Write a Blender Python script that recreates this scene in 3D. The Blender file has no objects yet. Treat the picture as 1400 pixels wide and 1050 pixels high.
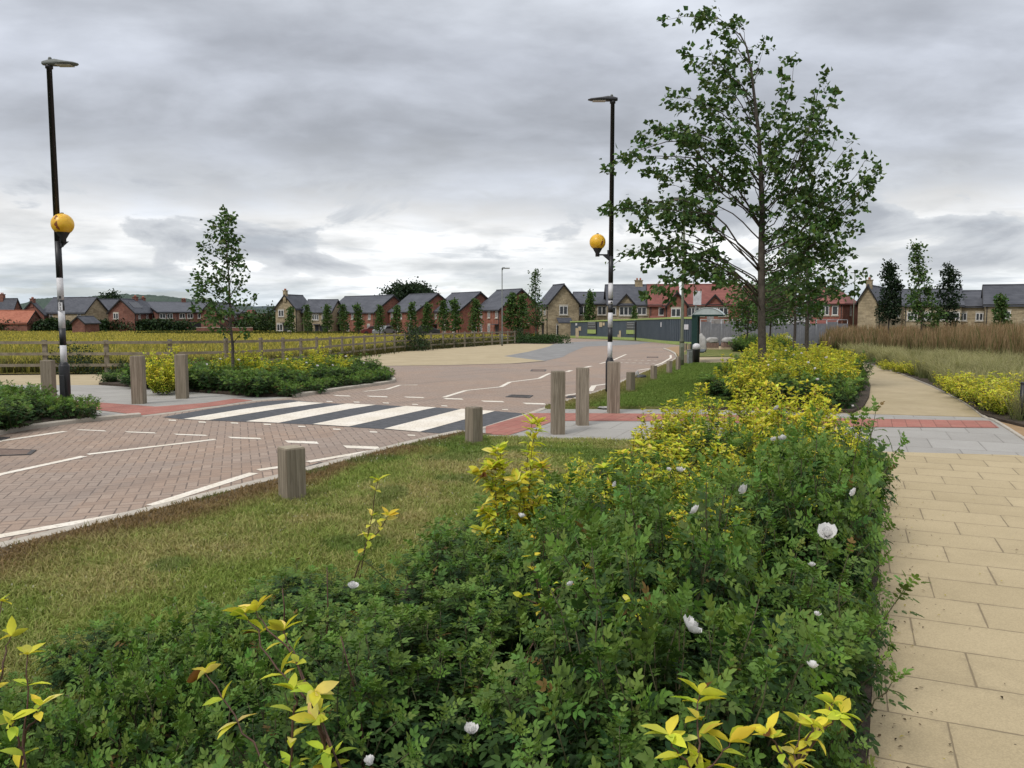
import bpy, bmesh, math, random
import numpy as np
from mathutils import Vector, Matrix

random.seed(7)
RNG = np.random.default_rng(11)
SC = bpy.context.scene
COL = SC.collection
R = math.radians

# ------------------------------------------------------------------ camera model
F = 1088.0
PITCH = math.atan((525 - 428) / F)
CP, SP = math.cos(PITCH), math.sin(PITCH)
EYE = 1.7
CREASE = (14.0, 34.0, 130.0)


def gz(y):
    """height of the ground: level near the viewer, falling gently beyond"""
    if y <= 14: return 0.0
    if y <= 34: return -0.45 * (y - 14) / 20
    if y <= 130: return -0.45 - 1.35 * (y - 34) / 96
    return -1.8


def gzn(y):
    return np.interp(y, [-1e4, 14, 34, 130, 1e5], [0, 0, -0.45, -1.8, -1.8])


def ray(px, py):
    u, v = (px - 700) / F, (525 - py) / F
    return u, CP + v * SP, -SP + v * CP


def G(px, py, z=0.0):
    """point of the ground (plus z) seen at photo position px, py"""
    dx, dy, dz = ray(px, py)
    t = (EYE - z) / max(-dz, 1e-4)
    for _ in range(80):
        t = (EYE - z - gz(t * dy)) / max(-dz, 1e-4)
    return Vector((dx * t, dy * t, gz(dy * t) + z))


def D(px, py, Y):
    """point at distance Y along the ground, seen at px, py"""
    dx, dy, dz = ray(px, py)
    t = Y / dy
    return Vector((dx * t, Y, EYE + dz * t))


def P2(pts, z=0.0):
    return [G(x, y, z).xy.copy() for x, y in pts]


# ------------------------------------------------------------------ objects
def new_obj(name, me, parent=None, mat=None):
    o = bpy.data.objects.new(name, me)
    COL.objects.link(o)
    if parent is not None: o.parent = parent
    if mat is not None:
        for m in (mat if isinstance(mat, (list, tuple)) else [mat]):
            me.materials.append(m)
    return o


def tag(o, label=None, cat=None, group=None, kind=None):
    if label: o['label'] = label
    if cat: o['category'] = cat
    if group: o['group'] = group
    if kind: o['kind'] = kind
    return o


def thing(name, label, cat, loc=(0, 0, 0), group=None, rz=0.0):
    o = bpy.data.objects.new(name, None)
    COL.objects.link(o)
    o.location = loc
    o.rotation_euler = (0, 0, rz)
    o.empty_display_size = 0.2
    return tag(o, label, cat, group)


def copy_tree(root, loc, rz=0.0, scale=None, label=None, group=None):
    def cp(o, par):
        c = o.copy()
        COL.objects.link(c)
        if par is not None: c.parent = par
        for ch in list(o.children): cp(ch, c)
        return c
    r = cp(root, None)
    r.location = loc
    r.rotation_euler = (0, 0, rz)
    if scale is not None:
        r.scale = scale if hasattr(scale, '__len__') else (scale,) * 3
    if label: r['label'] = label
    if group: r['group'] = group
    return r


class MB:
    """collects boxes, prisms, tubes, lathes into one mesh; material index per face"""
    def __init__(s):
        s.v, s.f, s.m, s.sm = [], [], [], []

    def add(s, vs, fs, mi=0, smooth=False, M=None):
        n = len(s.v)
        for v in vs:
            v = Vector(v)
            s.v.append(M @ v if M is not None else v)
        for f in fs:
            s.f.append([n + i for i in f]); s.m.append(mi); s.sm.append(smooth)
        return s

    def box(s, c, d, mi=0, M=None, rz=0.0):
        x, y, z = d[0] / 2, d[1] / 2, d[2] / 2
        ca, sa = math.cos(rz), math.sin(rz)
        vs = []
        for sx, sy, sz in ((-1,-1,-1),(1,-1,-1),(1,1,-1),(-1,1,-1),(-1,-1,1),(1,-1,1),(1,1,1),(-1,1,1)):
            a, b = sx * x, sy * y
            vs.append((c[0] + a * ca - b * sa, c[1] + a * sa + b * ca, c[2] + sz * z))
        return s.add(vs, [(0,3,2,1),(4,5,6,7),(0,1,5,4),(1,2,6,5),(2,3,7,6),(3,0,4,7)], mi, False, M)

    def tube(s, pts, rad, n=8, mi=0, smooth=True, cap=True):
        pts = [Vector(p) for p in pts]
        if not hasattr(rad, '__len__'): rad = [rad] * len(pts)
        rings = []
        ref = None
        for i, p in enumerate(pts):
            a = pts[max(i - 1, 0)]; b = pts[min(i + 1, len(pts) - 1)]
            t = (b - a).normalized() if (b - a).length > 1e-9 else Vector((0, 0, 1))
            if ref is None:
                ref = t.orthogonal().normalized()
                if abs(t.z) > 0.95: ref = Vector((1, 0, 0))
            x = (ref - t * ref.dot(t))
            x = x.normalized() if x.length > 1e-6 else t.orthogonal().normalized()
            ref = x
            y = t.cross(x)
            rings.append([p + (x * math.cos(2 * math.pi * k / n) + y * math.sin(2 * math.pi * k / n)) * rad[i] for k in range(n)])
        base = len(s.v)
        for r in rings: s.v.extend(r)
        for i in range(len(rings) - 1):
            for k in range(n):
                a = base + i * n + k; b = base + i * n + (k + 1) % n
                s.f.append([a, b, b + n, a + n]); s.m.append(mi); s.sm.append(smooth)
        if cap:
            s.f.append([base + k for k in range(n)][::-1]); s.m.append(mi); s.sm.append(False)
            e = base + (len(rings) - 1) * n
            s.f.append([e + k for k in range(n)]); s.m.append(mi); s.sm.append(False)
        return s

    def lathe(s, prof, n=20, c=(0, 0, 0), mi=0, smooth=True):
        base = len(s.v)
        for r, z in prof:
            for k in range(n):
                a = 2 * math.pi * k / n
                s.v.append(Vector((c[0] + r * math.cos(a), c[1] + r * math.sin(a), c[2] + z)))
        for i in range(len(prof) - 1):
            for k in range(n):
                a = base + i * n + k; b = base + i * n + (k + 1) % n
                s.f.append([a, b, b + n, a + n]); s.m.append(mi); s.sm.append(smooth)
        s.f.append([base + k for k in range(n)][::-1]); s.m.append(mi); s.sm.append(False)
        e = base + (len(prof) - 1) * n
        s.f.append([e + k for k in range(n)]); s.m.append(mi); s.sm.append(False)
        return s

    def prism(s, poly, axis_vec, mi=0):
        """extrude a closed planar polygon (3D points) along axis_vec"""
        n = len(poly)
        vs = [Vector(p) for p in poly] + [Vector(p) + Vector(axis_vec) for p in poly]
        fs = [list(range(n))[::-1], [n + i for i in range(n)]]
        fs += [[i, (i + 1) % n, n + (i + 1) % n, n + i] for i in range(n)]
        return s.add(vs, fs, mi)

    def build(s, name, mat, parent=None, bevel=0.0, local=True):
        me = bpy.data.meshes.new(name)
        off = Vector((0, 0, 0))
        if parent is not None and local:
            off = world_loc(parent)
        me.from_pydata([tuple(v - off) for v in s.v], [], s.f)
        me.polygons.foreach_set('material_index', s.m)
        me.polygons.foreach_set('use_smooth', s.sm)
        bm = bmesh.new(); bm.from_mesh(me)
        bmesh.ops.recalc_face_normals(bm, faces=bm.faces)
        bm.to_mesh(me); bm.free()
        o = new_obj(name, me, parent, mat)
        if bevel:
            md = o.modifiers.new('bevel', 'BEVEL'); md.width = bevel; md.segments = 2; md.limit_method = 'ANGLE'
        return o


def world_loc(o):
    p = Vector((0, 0, 0))
    while o is not None:
        p += o.location; o = o.parent
    return p


def np_mesh(name, V, faces, mat, parent=None, col=None, smooth=True):
    """V (n,3); faces list of int arrays (m,k)"""
    me = bpy.data.meshes.new(name)
    V = np.asarray(V, np.float32)
    if parent is not None:
        V = V - np.array(world_loc(parent), np.float32)
    me.vertices.add(len(V)); me.vertices.foreach_set('co', V.ravel())
    loops = np.concatenate([f.ravel() for f in faces]).astype(np.int32)
    starts, t = [], 0
    for f in faces:
        starts.append(t + np.arange(len(f)) * f.shape[1]); t += f.size
    starts = np.concatenate(starts).astype(np.int32)
    me.loops.add(len(loops)); me.loops.foreach_set('vertex_index', loops)
    me.polygons.add(len(starts)); me.polygons.foreach_set('loop_start', starts)
    me.polygons.foreach_set('use_smooth', np.full(len(starts), smooth, bool))
    if col is not None:
        at = me.attributes.new('Col', 'FLOAT_COLOR', 'POINT')
        c = np.ones((len(V), 4), np.float32); c[:, :3] = col
        at.data.foreach_set('color', c.ravel())
    me.update(calc_edges=True)
    return new_obj(name, me, parent, mat)


# ------------------------------------------------------------------ ground sheets
def drape(bm):
    for cy in CREASE:
        bmesh.ops.bisect_plane(bm, geom=bm.verts[:] + bm.edges[:] + bm.faces[:], plane_co=(0, cy, 0), plane_no=(0, 1, 0), dist=1e-5)
    for v in bm.verts: v.co.z += gz(v.co.y)


def sheet(name, pts, z, mat, skirt=0.0, kind='structure', label=None, cat=None):
    bm = bmesh.new()
    vs = [bm.verts.new((p[0], p[1], z)) for p in pts]
    f = bm.faces.new(vs)
    f.normal_update()
    if f.normal.z < 0: f.normal_flip()
    bmesh.ops.triangulate(bm, faces=bm.faces[:])
    if skirt:
        be = [e for e in bm.edges if e.is_boundary]
        r = bmesh.ops.extrude_edge_only(bm, edges=be)
        for v in [g for g in r['geom'] if isinstance(g, bmesh.types.BMVert)]: v.co.z -= skirt
    drape(bm)
    me = bpy.data.meshes.new(name); bm.to_mesh(me); bm.free()
    o = new_obj(name, me, None, mat)
    return tag(o, label, cat, kind=kind)


def quads_sheet(name, quads, z, mat, kind='structure'):
    bm = bmesh.new()
    for q in quads:
        f = bm.faces.new([bm.verts.new((p[0], p[1], z)) for p in q])
        f.normal_update()
        if f.normal.z < 0: f.normal_flip()
    drape(bm)
    me = bpy.data.meshes.new(name); bm.to_mesh(me); bm.free()
    return tag(new_obj(name, me, None, mat), kind=kind)


def offset_line(pts, d):
    pts = [Vector(p) for p in pts]
    out = []
    for i, p in enumerate(pts):
        a = pts[max(i - 1, 0)]; b = pts[min(i + 1, len(pts) - 1)]
        n = Vector((0, 0))
        if i > 0:
            t = (p - a).normalized(); n += Vector((-t.y, t.x))
        if i < len(pts) - 1:
            t = (b - p).normalized(); n += Vector((-t.y, t.x))
        n = n.normalized()
        out.append(p + n * d)
    return out


def smooth_line(pts, k=6):
    """Catmull-Rom through 2D points"""
    pts = [Vector(p) for p in pts]
    out = []
    for i in range(len(pts) - 1):
        p0, p1, p2, p3 = pts[max(i - 1, 0)], pts[i], pts[i + 1], pts[min(i + 2, len(pts) - 1)]
        for j in range(k):
            t = j / k
            out.append(0.5 * ((2 * p1) + (p2 - p0) * t + (2 * p0 - 5 * p1 + 4 * p2 - p3) * t * t + (3 * p1 - p0 - 3 * p2 + p3) * t ** 3))
    out.append(pts[-1])
    return out


def line_quads(pts, w):
    L, Rr = offset_line(pts, w / 2), offset_line(pts, -w / 2)
    return [(L[i], L[i + 1], Rr[i + 1], Rr[i]) for i in range(len(pts) - 1)]


def kerb(name, pts, w, ztop, mat, side=1):
    """pts 2D road-side edge; ztop scalar or per-point list; laid in 0.9 m stones is material work"""
    if not hasattr(ztop, '__len__'): ztop = [ztop] * len(pts)
    q = offset_line(pts, w * side)
    bm = bmesh.new()
    rows = []
    for a, b, z in zip(pts, q, ztop):
        rows.append([bm.verts.new((a[0], a[1], -0.15)), bm.verts.new((a[0], a[1], z - 0.012)), bm.verts.new((a[0] * 0.9 + b[0] * 0.1, a[1] * 0.9 + b[1] * 0.1, z)),
                     bm.verts.new((b[0], b[1], z)), bm.verts.new((b[0], b[1], -0.15))])
    for r0, r1 in zip(rows, rows[1:]):
        for k in range(4):
            bm.faces.new((r0[k], r0[k + 1], r1[k + 1], r1[k]))
    bmesh.ops.recalc_face_normals(bm, faces=bm.faces)
    drape(bm)
    me = bpy.data.meshes.new(name); bm.to_mesh(me); bm.free()
    return tag(new_obj(name, me, None, mat), kind='structure')


def inside(poly, x, y):
    poly = np.array([(p[0], p[1]) for p in poly]); n = len(poly)
    r = np.zeros(len(x), bool); j = n - 1
    for i in range(n):
        xi, yi = poly[i]; xj, yj = poly[j]
        if yi != yj:
            c = ((yi > y) != (yj > y)) & (x < (xj - xi) * (y - yi) / (yj - yi) + xi)
            r ^= c
        j = i
    return r


def scatter(poly, n, dens=None):
    """n points uniformly in a 2D polygon; dens(x,y) -> keep probability"""
    a = np.array([(p[0], p[1]) for p in poly])
    lo, hi = a.min(0), a.max(0)
    X, Y = [], []
    tot = 0
    for _ in range(200):
        x = RNG.uniform(lo[0], hi[0], n); y = RNG.uniform(lo[1], hi[1], n)
        k = inside(poly, x, y)
        if dens is not None: k &= RNG.random(n) < dens(x, y)
        X.append(x[k]); Y.append(y[k]); tot += k.sum()
        if tot >= n: break
    return np.concatenate(X)[:n], np.concatenate(Y)[:n]


def spaced(poly, gap, tries=4000):
    """well-spaced points in a polygon"""
    x, y = scatter(poly, tries)
    out = []
    for a, b in zip(x, y):
        if all((a - c) ** 2 + (b - d) ** 2 > gap * gap for c, d in out): out.append((float(a), float(b)))
    return out


def dist_line(pts, x, y):
    d = np.full(len(x), 1e9)
    for a, b in zip(pts, pts[1:]):
        ax, ay = a[0], a[1]; vx, vy = b[0] - ax, b[1] - ay
        t = np.clip(((x - ax) * vx + (y - ay) * vy) / (vx * vx + vy * vy + 1e-12), 0, 1)
        d = np.minimum(d, np.hypot(x - ax - t * vx, y - ay - t * vy))
    return d


def vnoise(x, y, s, seed=0):
    """smooth value noise 0..1"""
    x = np.asarray(x) / s; y = np.asarray(y) / s
    i = np.floor(x).astype(np.int64); j = np.floor(y).astype(np.int64)
    fx = x - i; fy = y - j
    fx = fx * fx * (3 - 2 * fx); fy = fy * fy * (3 - 2 * fy)
    def h(a, b):
        n = (a * 374761393 + b * 668265263 + seed * 1442695041) & 0xffffffff
        n = ((n ^ (n >> 13)) * 1274126177) & 0xffffffff
        return ((n ^ (n >> 16)) & 0xffff) / 65535.0
    return (h(i, j) * (1 - fx) + h(i + 1, j) * fx) * (1 - fy) + (h(i, j + 1) * (1 - fx) + h(i + 1, j + 1) * fx) * fy


# ------------------------------------------------------------------ node helpers
class NT:
    def __init__(s, tree):
        s.t = tree; s.n = tree.nodes; s.l = tree.links

    def node(s, typ, **kw):
        n = s.n.new(typ)
        for k, v in kw.items(): setattr(n, k, v)
        return n

    def put(s, sock, v):
        if hasattr(v, 'is_output'): s.l.new(v, sock)
        elif v is not None: sock.default_value = v

    def m(s, op, a, b=None, c=None, clamp=False):
        n = s.node('ShaderNodeMath', operation=op, use_clamp=clamp)
        s.put(n.inputs[0], a)
        if b is not None: s.put(n.inputs[1], b)
        if c is not None: s.put(n.inputs[2], c)
        return n.outputs[0]

    def mix(s, f, a, b, blend='MIX'):
        n = s.node('ShaderNodeMix', data_type='RGBA', blend_type=blend, clamp_factor=True)
        s.put(n.inputs[0], f)
        s.put(n.inputs[6], a if hasattr(a, 'is_output') else (*a, 1)[:4])
        s.put(n.inputs[7], b if hasattr(b, 'is_output') else (*b, 1)[:4])
        return n.outputs[2]

    def noise(s, vec, scale, detail=4, rough=0.55, dist=0.0):
        n = s.node('ShaderNodeTexNoise')
        if vec is not None: s.l.new(vec, n.inputs['Vector'])
        n.inputs['Scale'].default_value = scale; n.inputs['Detail'].default_value = detail
        n.inputs['Roughness'].default_value = rough; n.inputs['Distortion'].default_value = dist
        return n.outputs[0]

    def ramp(s, f, stops, interp='LINEAR'):
        n = s.node('ShaderNodeValToRGB')
        s.l.new(f, n.inputs[0])
        cr = n.color_ramp; cr.interpolation = interp
        while len(cr.elements) < len(stops): cr.elements.new(0.5)
        for e, (p, c) in zip(cr.elements, stops):
            e.position = p
            e.color = (c, c, c, 1) if not hasattr(c, '__len__') else (*c, 1)[:4]
        return n.outputs[0]

    def smooth(s, v, lo, hi, a=0.0, b=1.0):
        n = s.node('ShaderNodeMapRange', interpolation_type='SMOOTHSTEP')
        s.put(n.inputs[0], v)
        for k, x in zip((1, 2, 3, 4), (lo, hi, a, b)): n.inputs[k].default_value = x
        return n.outputs[0]

    def comb(s, x, y, z=0.0):
        n = s.node('ShaderNodeCombineXYZ')
        s.put(n.inputs[0], x); s.put(n.inputs[1], y); s.put(n.inputs[2], z)
        return n.outputs[0]

    def sep(s, v):
        n = s.node('ShaderNodeSeparateXYZ'); s.l.new(v, n.inputs[0])
        return n.outputs[0], n.outputs[1], n.outputs[2]

    def white(s, vec):
        n = s.node('ShaderNodeTexWhiteNoise', noise_dimensions='3D'); s.l.new(vec, n.inputs['Vector'])
        return n.outputs['Value']

    def bump(s, h, strength, dist=0.01):
        n = s.node('ShaderNodeBump'); s.l.new(h, n.inputs['Height'])
        n.inputs['Strength'].default_value = strength; n.inputs['Distance'].default_value = dist
        return n.outputs[0]


def new_mat(name):
    m = bpy.data.materials.new(name); m.use_nodes = True
    nt = NT(m.node_tree)
    b = m.node_tree.nodes['Principled BSDF']
    return m, nt, b


def pos(nt): return nt.node('ShaderNodeNewGeometry').outputs['Position']
def objco(nt): return nt.node('ShaderNodeTexCoord').outputs['Object']


def plain(name, c, rough=0.6, var=0.25, scale=6.0, spec=0.4, metal=0.0, bump=0.0, obj=True, c2=None):
    """noise-mottled material"""
    m, nt, b = new_mat(name)
    v = objco(nt) if obj else pos(nt)
    n1 = nt.noise(v, scale, 6, 0.6)
    n2 = nt.noise(v, scale * 7.3, 3, 0.6)
    f = nt.m('ADD', nt.m('MULTIPLY', n1, 0.65), nt.m('MULTIPLY', n2, 0.35))
    f = nt.smooth(f, 0.32, 0.68)
    if c2 is None:
        lo = tuple(x * (1 - var) for x in c); hi = tuple(min(1, x * (1 + var)) for x in c)
    else: lo, hi = c, c2
    nt.l.new(nt.mix(f, lo, hi), b.inputs['Base Color'])
    b.inputs['Roughness'].default_value = rough
    b.inputs['Specular IOR Level'].default_value = spec
    b.inputs['Metallic'].default_value = metal
    if bump: nt.l.new(nt.bump(f, bump, 0.01), b.inputs['Normal'])
    return m


def leafmat(name, trans=0.25, rough=0.5, spec=0.3, tint=(1, 1, 1), var=0.15, gain=1.3):
    m, nt, b = new_mat(name)
    at = nt.node('ShaderNodeAttribute', attribute_name='Col')
    n = nt.noise(pos(nt), 9.0, 3, 0.6)
    k = nt.smooth(n, 0.3, 0.7, 1 - var, 1 + var)
    sc = nt.node('ShaderNodeVectorMath', operation='SCALE'); nt.l.new(at.outputs['Color'], sc.inputs[0]); nt.l.new(k, sc.inputs['Scale'])
    c = nt.mix(1.0, sc.outputs[0], tint, 'MULTIPLY')
    nt.l.new(c, b.inputs['Base Color'])
    b.inputs['Roughness'].default_value = rough; b.inputs['Specular IOR Level'].default_value = spec
    tr = nt.node('ShaderNodeBsdfTranslucent')
    nt.l.new(nt.mix(1.0, c, (gain, gain * 1.05, gain * 0.6), 'MULTIPLY'), tr.inputs['Color'])
    mx = nt.node('ShaderNodeMixShader'); mx.inputs[0].default_value = trans
    out = nt.n['Material Output']
    nt.l.new(b.outputs[0], mx.inputs[1]); nt.l.new(tr.outputs[0], mx.inputs[2]); nt.l.new(mx.outputs[0], out.inputs[0])
    return m

# ------------------------------------------------------------------ ground materials
def rot_uv(nt, ang, s=1.0):
    """local plane axes; v axis points ang (rad) clockwise from +Y"""
    x, y, z = nt.sep(pos(nt))
    ca, sa = math.cos(ang) / s, math.sin(ang) / s
    u = nt.m('SUBTRACT', nt.m('MULTIPLY', x, ca), nt.m('MULTIPLY', y, sa))
    v = nt.m('ADD', nt.m('MULTIPLY', x, sa), nt.m('MULTIPLY', y, ca))
    return u, v


def mat_herringbone():
    m, nt, b = new_mat('herringbone_blocks')
    u, v = rot_uv(nt, R(-19), 0.104)
    u = nt.m('ADD', u, 2000.0); v = nt.m('ADD', v, 2000.0)
    i, j = nt.m('FLOOR', u), nt.m('FLOOR', v)
    fx, fy = nt.m('SUBTRACT', u, i), nt.m('SUBTRACT', v, j)
    k = nt.m('FLOORED_MODULO', nt.m('SUBTRACT', i, j), 4.0)
    iz = [nt.m('COMPARE', k, float(q), 0.1) for q in range(4)]
    big = lambda a, q: nt.m('ADD', a, nt.m('MULTIPLY', iz[q], 10.0))
    dl, dr = big(fx, 1), big(nt.m('SUBTRACT', 1.0, fx), 0)
    db, dt = big(fy, 2), big(nt.m('SUBTRACT', 1.0, fy), 3)
    ends = nt.m('MINIMUM', nt.m('MINIMUM', dl, dr), nt.m('MINIMUM', db, dt))
    idv = nt.comb(nt.m('SUBTRACT', i, iz[1]), nt.m('ADD', j, iz[3]))
    rnd = nt.white(idv)
    big1 = nt.smooth(nt.noise(pos(nt), 0.55, 4, 0.6), 0.35, 0.65)
    base = nt.ramp(rnd, [(0.0, (0.305, 0.220, 0.166)), (0.4, (0.350, 0.252, 0.191)), (0.75, (0.335, 0.252, 0.196)), (1.0, (0.390, 0.292, 0.227))])
    c = nt.mix(nt.m('MULTIPLY', big1, 0.5), base, (0.29, 0.235, 0.20))
    vp = nt.node('ShaderNodeTexVoronoi'); nt.l.new(pos(nt), vp.inputs['Vector']); vp.inputs['Scale'].default_value = .42
    patch = nt.white(vp.outputs['Position'])
    c = nt.mix(nt.smooth(patch, .45, 1.0, 0, .40), c, (0.285, 0.24, 0.21))
    fine = nt.smooth(nt.noise(pos(nt), 60, 5, 0.7), 0.25, 0.75, 0.82, 1.15)
    sc = nt.node('ShaderNodeVectorMath', operation='SCALE'); nt.l.new(c, sc.inputs[0]); nt.l.new(fine, sc.inputs['Scale'])
    # joints open unevenly: some sand-filled and pale, some dark
    op = nt.smooth(nt.noise(pos(nt), 3.1, 3, 0.6), 0.3, 0.7, 0.055, 0.10)
    jm = nt.m('SUBTRACT', 1.0, nt.m('DIVIDE', ends, op), clamp=True)
    jm = nt.m('POWER', jm, 0.4, clamp=True)
    jv = nt.m('MULTIPLY', jm, nt.smooth(rnd, 0.0, 1.0, 0.45, 1.0))
    c2 = nt.mix(jv, sc.outputs[0], (0.105, 0.082, 0.068))
    # tyre polish and oil
    xa, ya = rot_uv(nt, R(33))
    ty = nt.noise(nt.comb(nt.m('MULTIPLY', xa, 1.5), nt.m('MULTIPLY', ya, .10), 1.0), 1.0, 4, .55)
    st = nt.m('MAXIMUM', nt.smooth(nt.noise(pos(nt), 0.9, 6, 0.7, 0.6), 0.55, 0.75, 0.0, 0.38), nt.smooth(ty, .53, .68, 0.0, .33))
    c3 = nt.mix(st, c2, (0.17, 0.135, 0.115))
    nt.l.new(c3, b.inputs['Base Color'])
    b.inputs['Roughness'].default_value = 0.85; b.inputs['Specular IOR Level'].default_value = 0.25
    h = nt.m('SUBTRACT', nt.m('MULTIPLY', rnd, 0.15), jm)
    nt.l.new(nt.bump(h, 0.5, 0.006), b.inputs['Normal'])
    return m


def mat_slabs(name, ang, w, h, shift, c_lo, c_hi, joint, jw=0.006, grime=(0.16, 0.13, 0.09), speck=True, skew=0.0):
    m, nt, b = new_mat(name)
    u, v = rot_uv(nt, ang)
    if skew: v = nt.m('ADD', v, nt.m('MULTIPLY', u, skew))
    vr = nt.m('DIVIDE', nt.m('ADD', v, 200.0), h)
    row = nt.m('FLOOR', vr)
    fv = nt.m('MULTIPLY', nt.m('SUBTRACT', vr, row), h)
    uu = nt.m('DIVIDE', nt.m('ADD', nt.m('ADD', u, 200.0), nt.m('MULTIPLY', nt.m('FLOORED_MODULO', nt.m('MULTIPLY', row, shift), 1.0), w)), w)
    cl = nt.m('FLOOR', uu)
    fu = nt.m('MULTIPLY', nt.m('SUBTRACT', uu, cl), w)
    rnd = nt.white(nt.comb(cl, row, 3.0))
    wob = nt.smooth(nt.noise(pos(nt), 5.0, 4, 0.6), 0.3, 0.7, 0.6, 1.6)
    eu = nt.m('MINIMUM', fu, nt.m('SUBTRACT', w, fu)); ev = nt.m('MINIMUM', fv, nt.m('SUBTRACT', h, fv))
    e = nt.m('MINIMUM', eu, ev)
    jm = nt.m('SUBTRACT', 1.0, nt.m('DIVIDE', e, nt.m('MULTIPLY', wob, jw)), clamp=True)
    jm = nt.m('POWER', jm, 0.5, clamp=True)
    edge = nt.smooth(e, 0.0, 0.05, 0.25, 0.0)
    n1 = nt.smooth(nt.noise(pos(nt), 2.2, 6, 0.65), 0.3, 0.7)
    n2 = nt.smooth(nt.noise(pos(nt), 130, 4, 0.7), 0.3, 0.7, 0.86, 1.12)
    f = nt.m('ADD', nt.m('MULTIPLY', rnd, 0.6), nt.m('MULTIPLY', n1, 0.4))
    c = nt.mix(f, c_lo, c_hi)
    # damp blotches and old stains
    ds = nt.smooth(nt.noise(pos(nt), 0.85, 7, 0.7, 0.8), 0.54, 0.72, 0.0, 0.30)
    c = nt.mix(ds, c, tuple(q * .62 for q in c_lo))
    sc = nt.node('ShaderNodeVectorMath', operation='SCALE'); nt.l.new(c, sc.inputs[0]); nt.l.new(n2, sc.inputs['Scale'])
    n3 = nt.noise(pos(nt), 14, 6, 0.75)
    dirt = nt.m('MULTIPLY', edge, nt.smooth(n3, 0.42, 0.66), clamp=True)
    c = nt.mix(nt.m('ADD', dirt, nt.smooth(n3, 0.62, 0.8, 0.0, 0.35), clamp=True), sc.outputs[0], grime)
    c = nt.mix(jm, c, joint)
    if speck:
        vo = nt.node('ShaderNodeTexVoronoi'); nt.l.new(pos(nt), vo.inputs['Vector']); vo.inputs['Scale'].default_value = 7.0
        sp = nt.m('LESS_THAN', vo.outputs['Distance'], 0.035)
        c = nt.mix(nt.m('MULTIPLY', sp, 0.8), c, (0.06, 0.045, 0.03))
    nt.l.new(c, b.inputs['Base Color'])
    b.inputs['Roughness'].default_value = 0.88; b.inputs['Specular IOR Level'].default_value = 0.2
    hh = nt.m('SUBTRACT', nt.m('MULTIPLY', n2, 0.25), nt.m('MULTIPLY', jm, 2.0))
    nt.l.new(nt.bump(hh, 0.5, 0.003), b.inputs['Normal'])
    return m


def mat_tactile():
    m, nt, b = new_mat('red_blister_paving')
    u, v = rot_uv(nt, R(24))
    def cell(s):
        a = nt.m('DIVIDE', nt.m('ADD', u, 100.0), s); c = nt.m('DIVIDE', nt.m('ADD', v, 100.0), s)
        ia, ic = nt.m('FLOOR', a), nt.m('FLOOR', c)
        return ia, ic, nt.m('SUBTRACT', a, ia), nt.m('SUBTRACT', c, ic)
    ia, ic, fa, fc = cell(0.2)
    rnd = nt.white(nt.comb(ia, ic))
    e = nt.m('MINIMUM', nt.m('MINIMUM', fa, nt.m('SUBTRACT', 1.0, fa)), nt.m('MINIMUM', fc, nt.m('SUBTRACT', 1.0, fc)))
    jm = nt.m('SUBTRACT', 1.0, nt.m('DIVIDE', e, 0.04), clamp=True)
    _, _, ga, gc = cell(0.0667)
    d = nt.m('SQRT', nt.m('ADD', nt.m('POWER', nt.m('SUBTRACT', ga, 0.5), 2.0), nt.m('POWER', nt.m('SUBTRACT', gc, 0.5), 2.0)))
    dome = nt.smooth(d, 0.18, 0.34, 1.0, 0.0)
    c = nt.mix(rnd, (0.31, 0.122, 0.098), (0.39, 0.158, 0.127))
    n1 = nt.smooth(nt.noise(pos(nt), 3, 6, 0.7), 0.35, 0.75, 0.0, 0.45)
    c = nt.mix(n1, c, (0.36, 0.22, 0.17))
    c = nt.mix(jm, c, (0.18, 0.09, 0.07))
    nt.l.new(c, b.inputs['Base Color'])
    b.inputs['Roughness'].default_value = 0.85; b.inputs['Specular IOR Level'].default_value = 0.2
    nt.l.new(nt.bump(nt.m('SUBTRACT', dome, jm), 0.6, 0.006), b.inputs['Normal'])
    return m


def mat_paint():
    m, nt, b = new_mat('worn_white_paint')
    n = nt.noise(pos(nt), 26, 6, 0.7)
    w = nt.m('MAXIMUM', nt.smooth(n, 0.47, 0.70, 0.0, 0.72), nt.smooth(nt.noise(pos(nt), 3.0, 7, .75), .54, .74, 0, .45))
    n2 = nt.smooth(nt.noise(pos(nt), 1.7, 4, 0.6), 0.3, 0.7)
    c = nt.mix(n2, (0.69, 0.62, 0.51), (0.80, 0.745, 0.655))
    nt.l.new(nt.mix(w, c, (0.36, 0.29, 0.23)), b.inputs['Base Color'])
    b.inputs['Roughness'].default_value = 0.7
    return m


def mat_soil():
    return plain('bark_soil', (0.028, 0.020, 0.014), 0.95, scale=9, c2=(0.085, 0.062, 0.043), bump=0.8, obj=False)


def mat_lawn():
    m, nt, b = new_mat('lawn_ground')
    n1 = nt.noise(pos(nt), 1.3, 6, 0.65); n2 = nt.noise(pos(nt), 22, 6, 0.7)
    f = nt.smooth(nt.m('ADD', nt.m('MULTIPLY', n1, 0.6), nt.m('MULTIPLY', n2, 0.4)), 0.36, 0.64)
    c = nt.ramp(f, [(0.0, (0.080, 0.110, 0.026)), (0.45, (0.140, 0.160, 0.045)), (1.0, (0.220, 0.190, 0.080))])
    nt.l.new(c, b.inputs['Base Color'])
    b.inputs['Roughness'].default_value = 0.95; b.inputs['Specular IOR Level'].default_value = 0.1
    nt.l.new(nt.bump(n2, 0.9, 0.03), b.inputs['Normal'])
    return m


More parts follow.
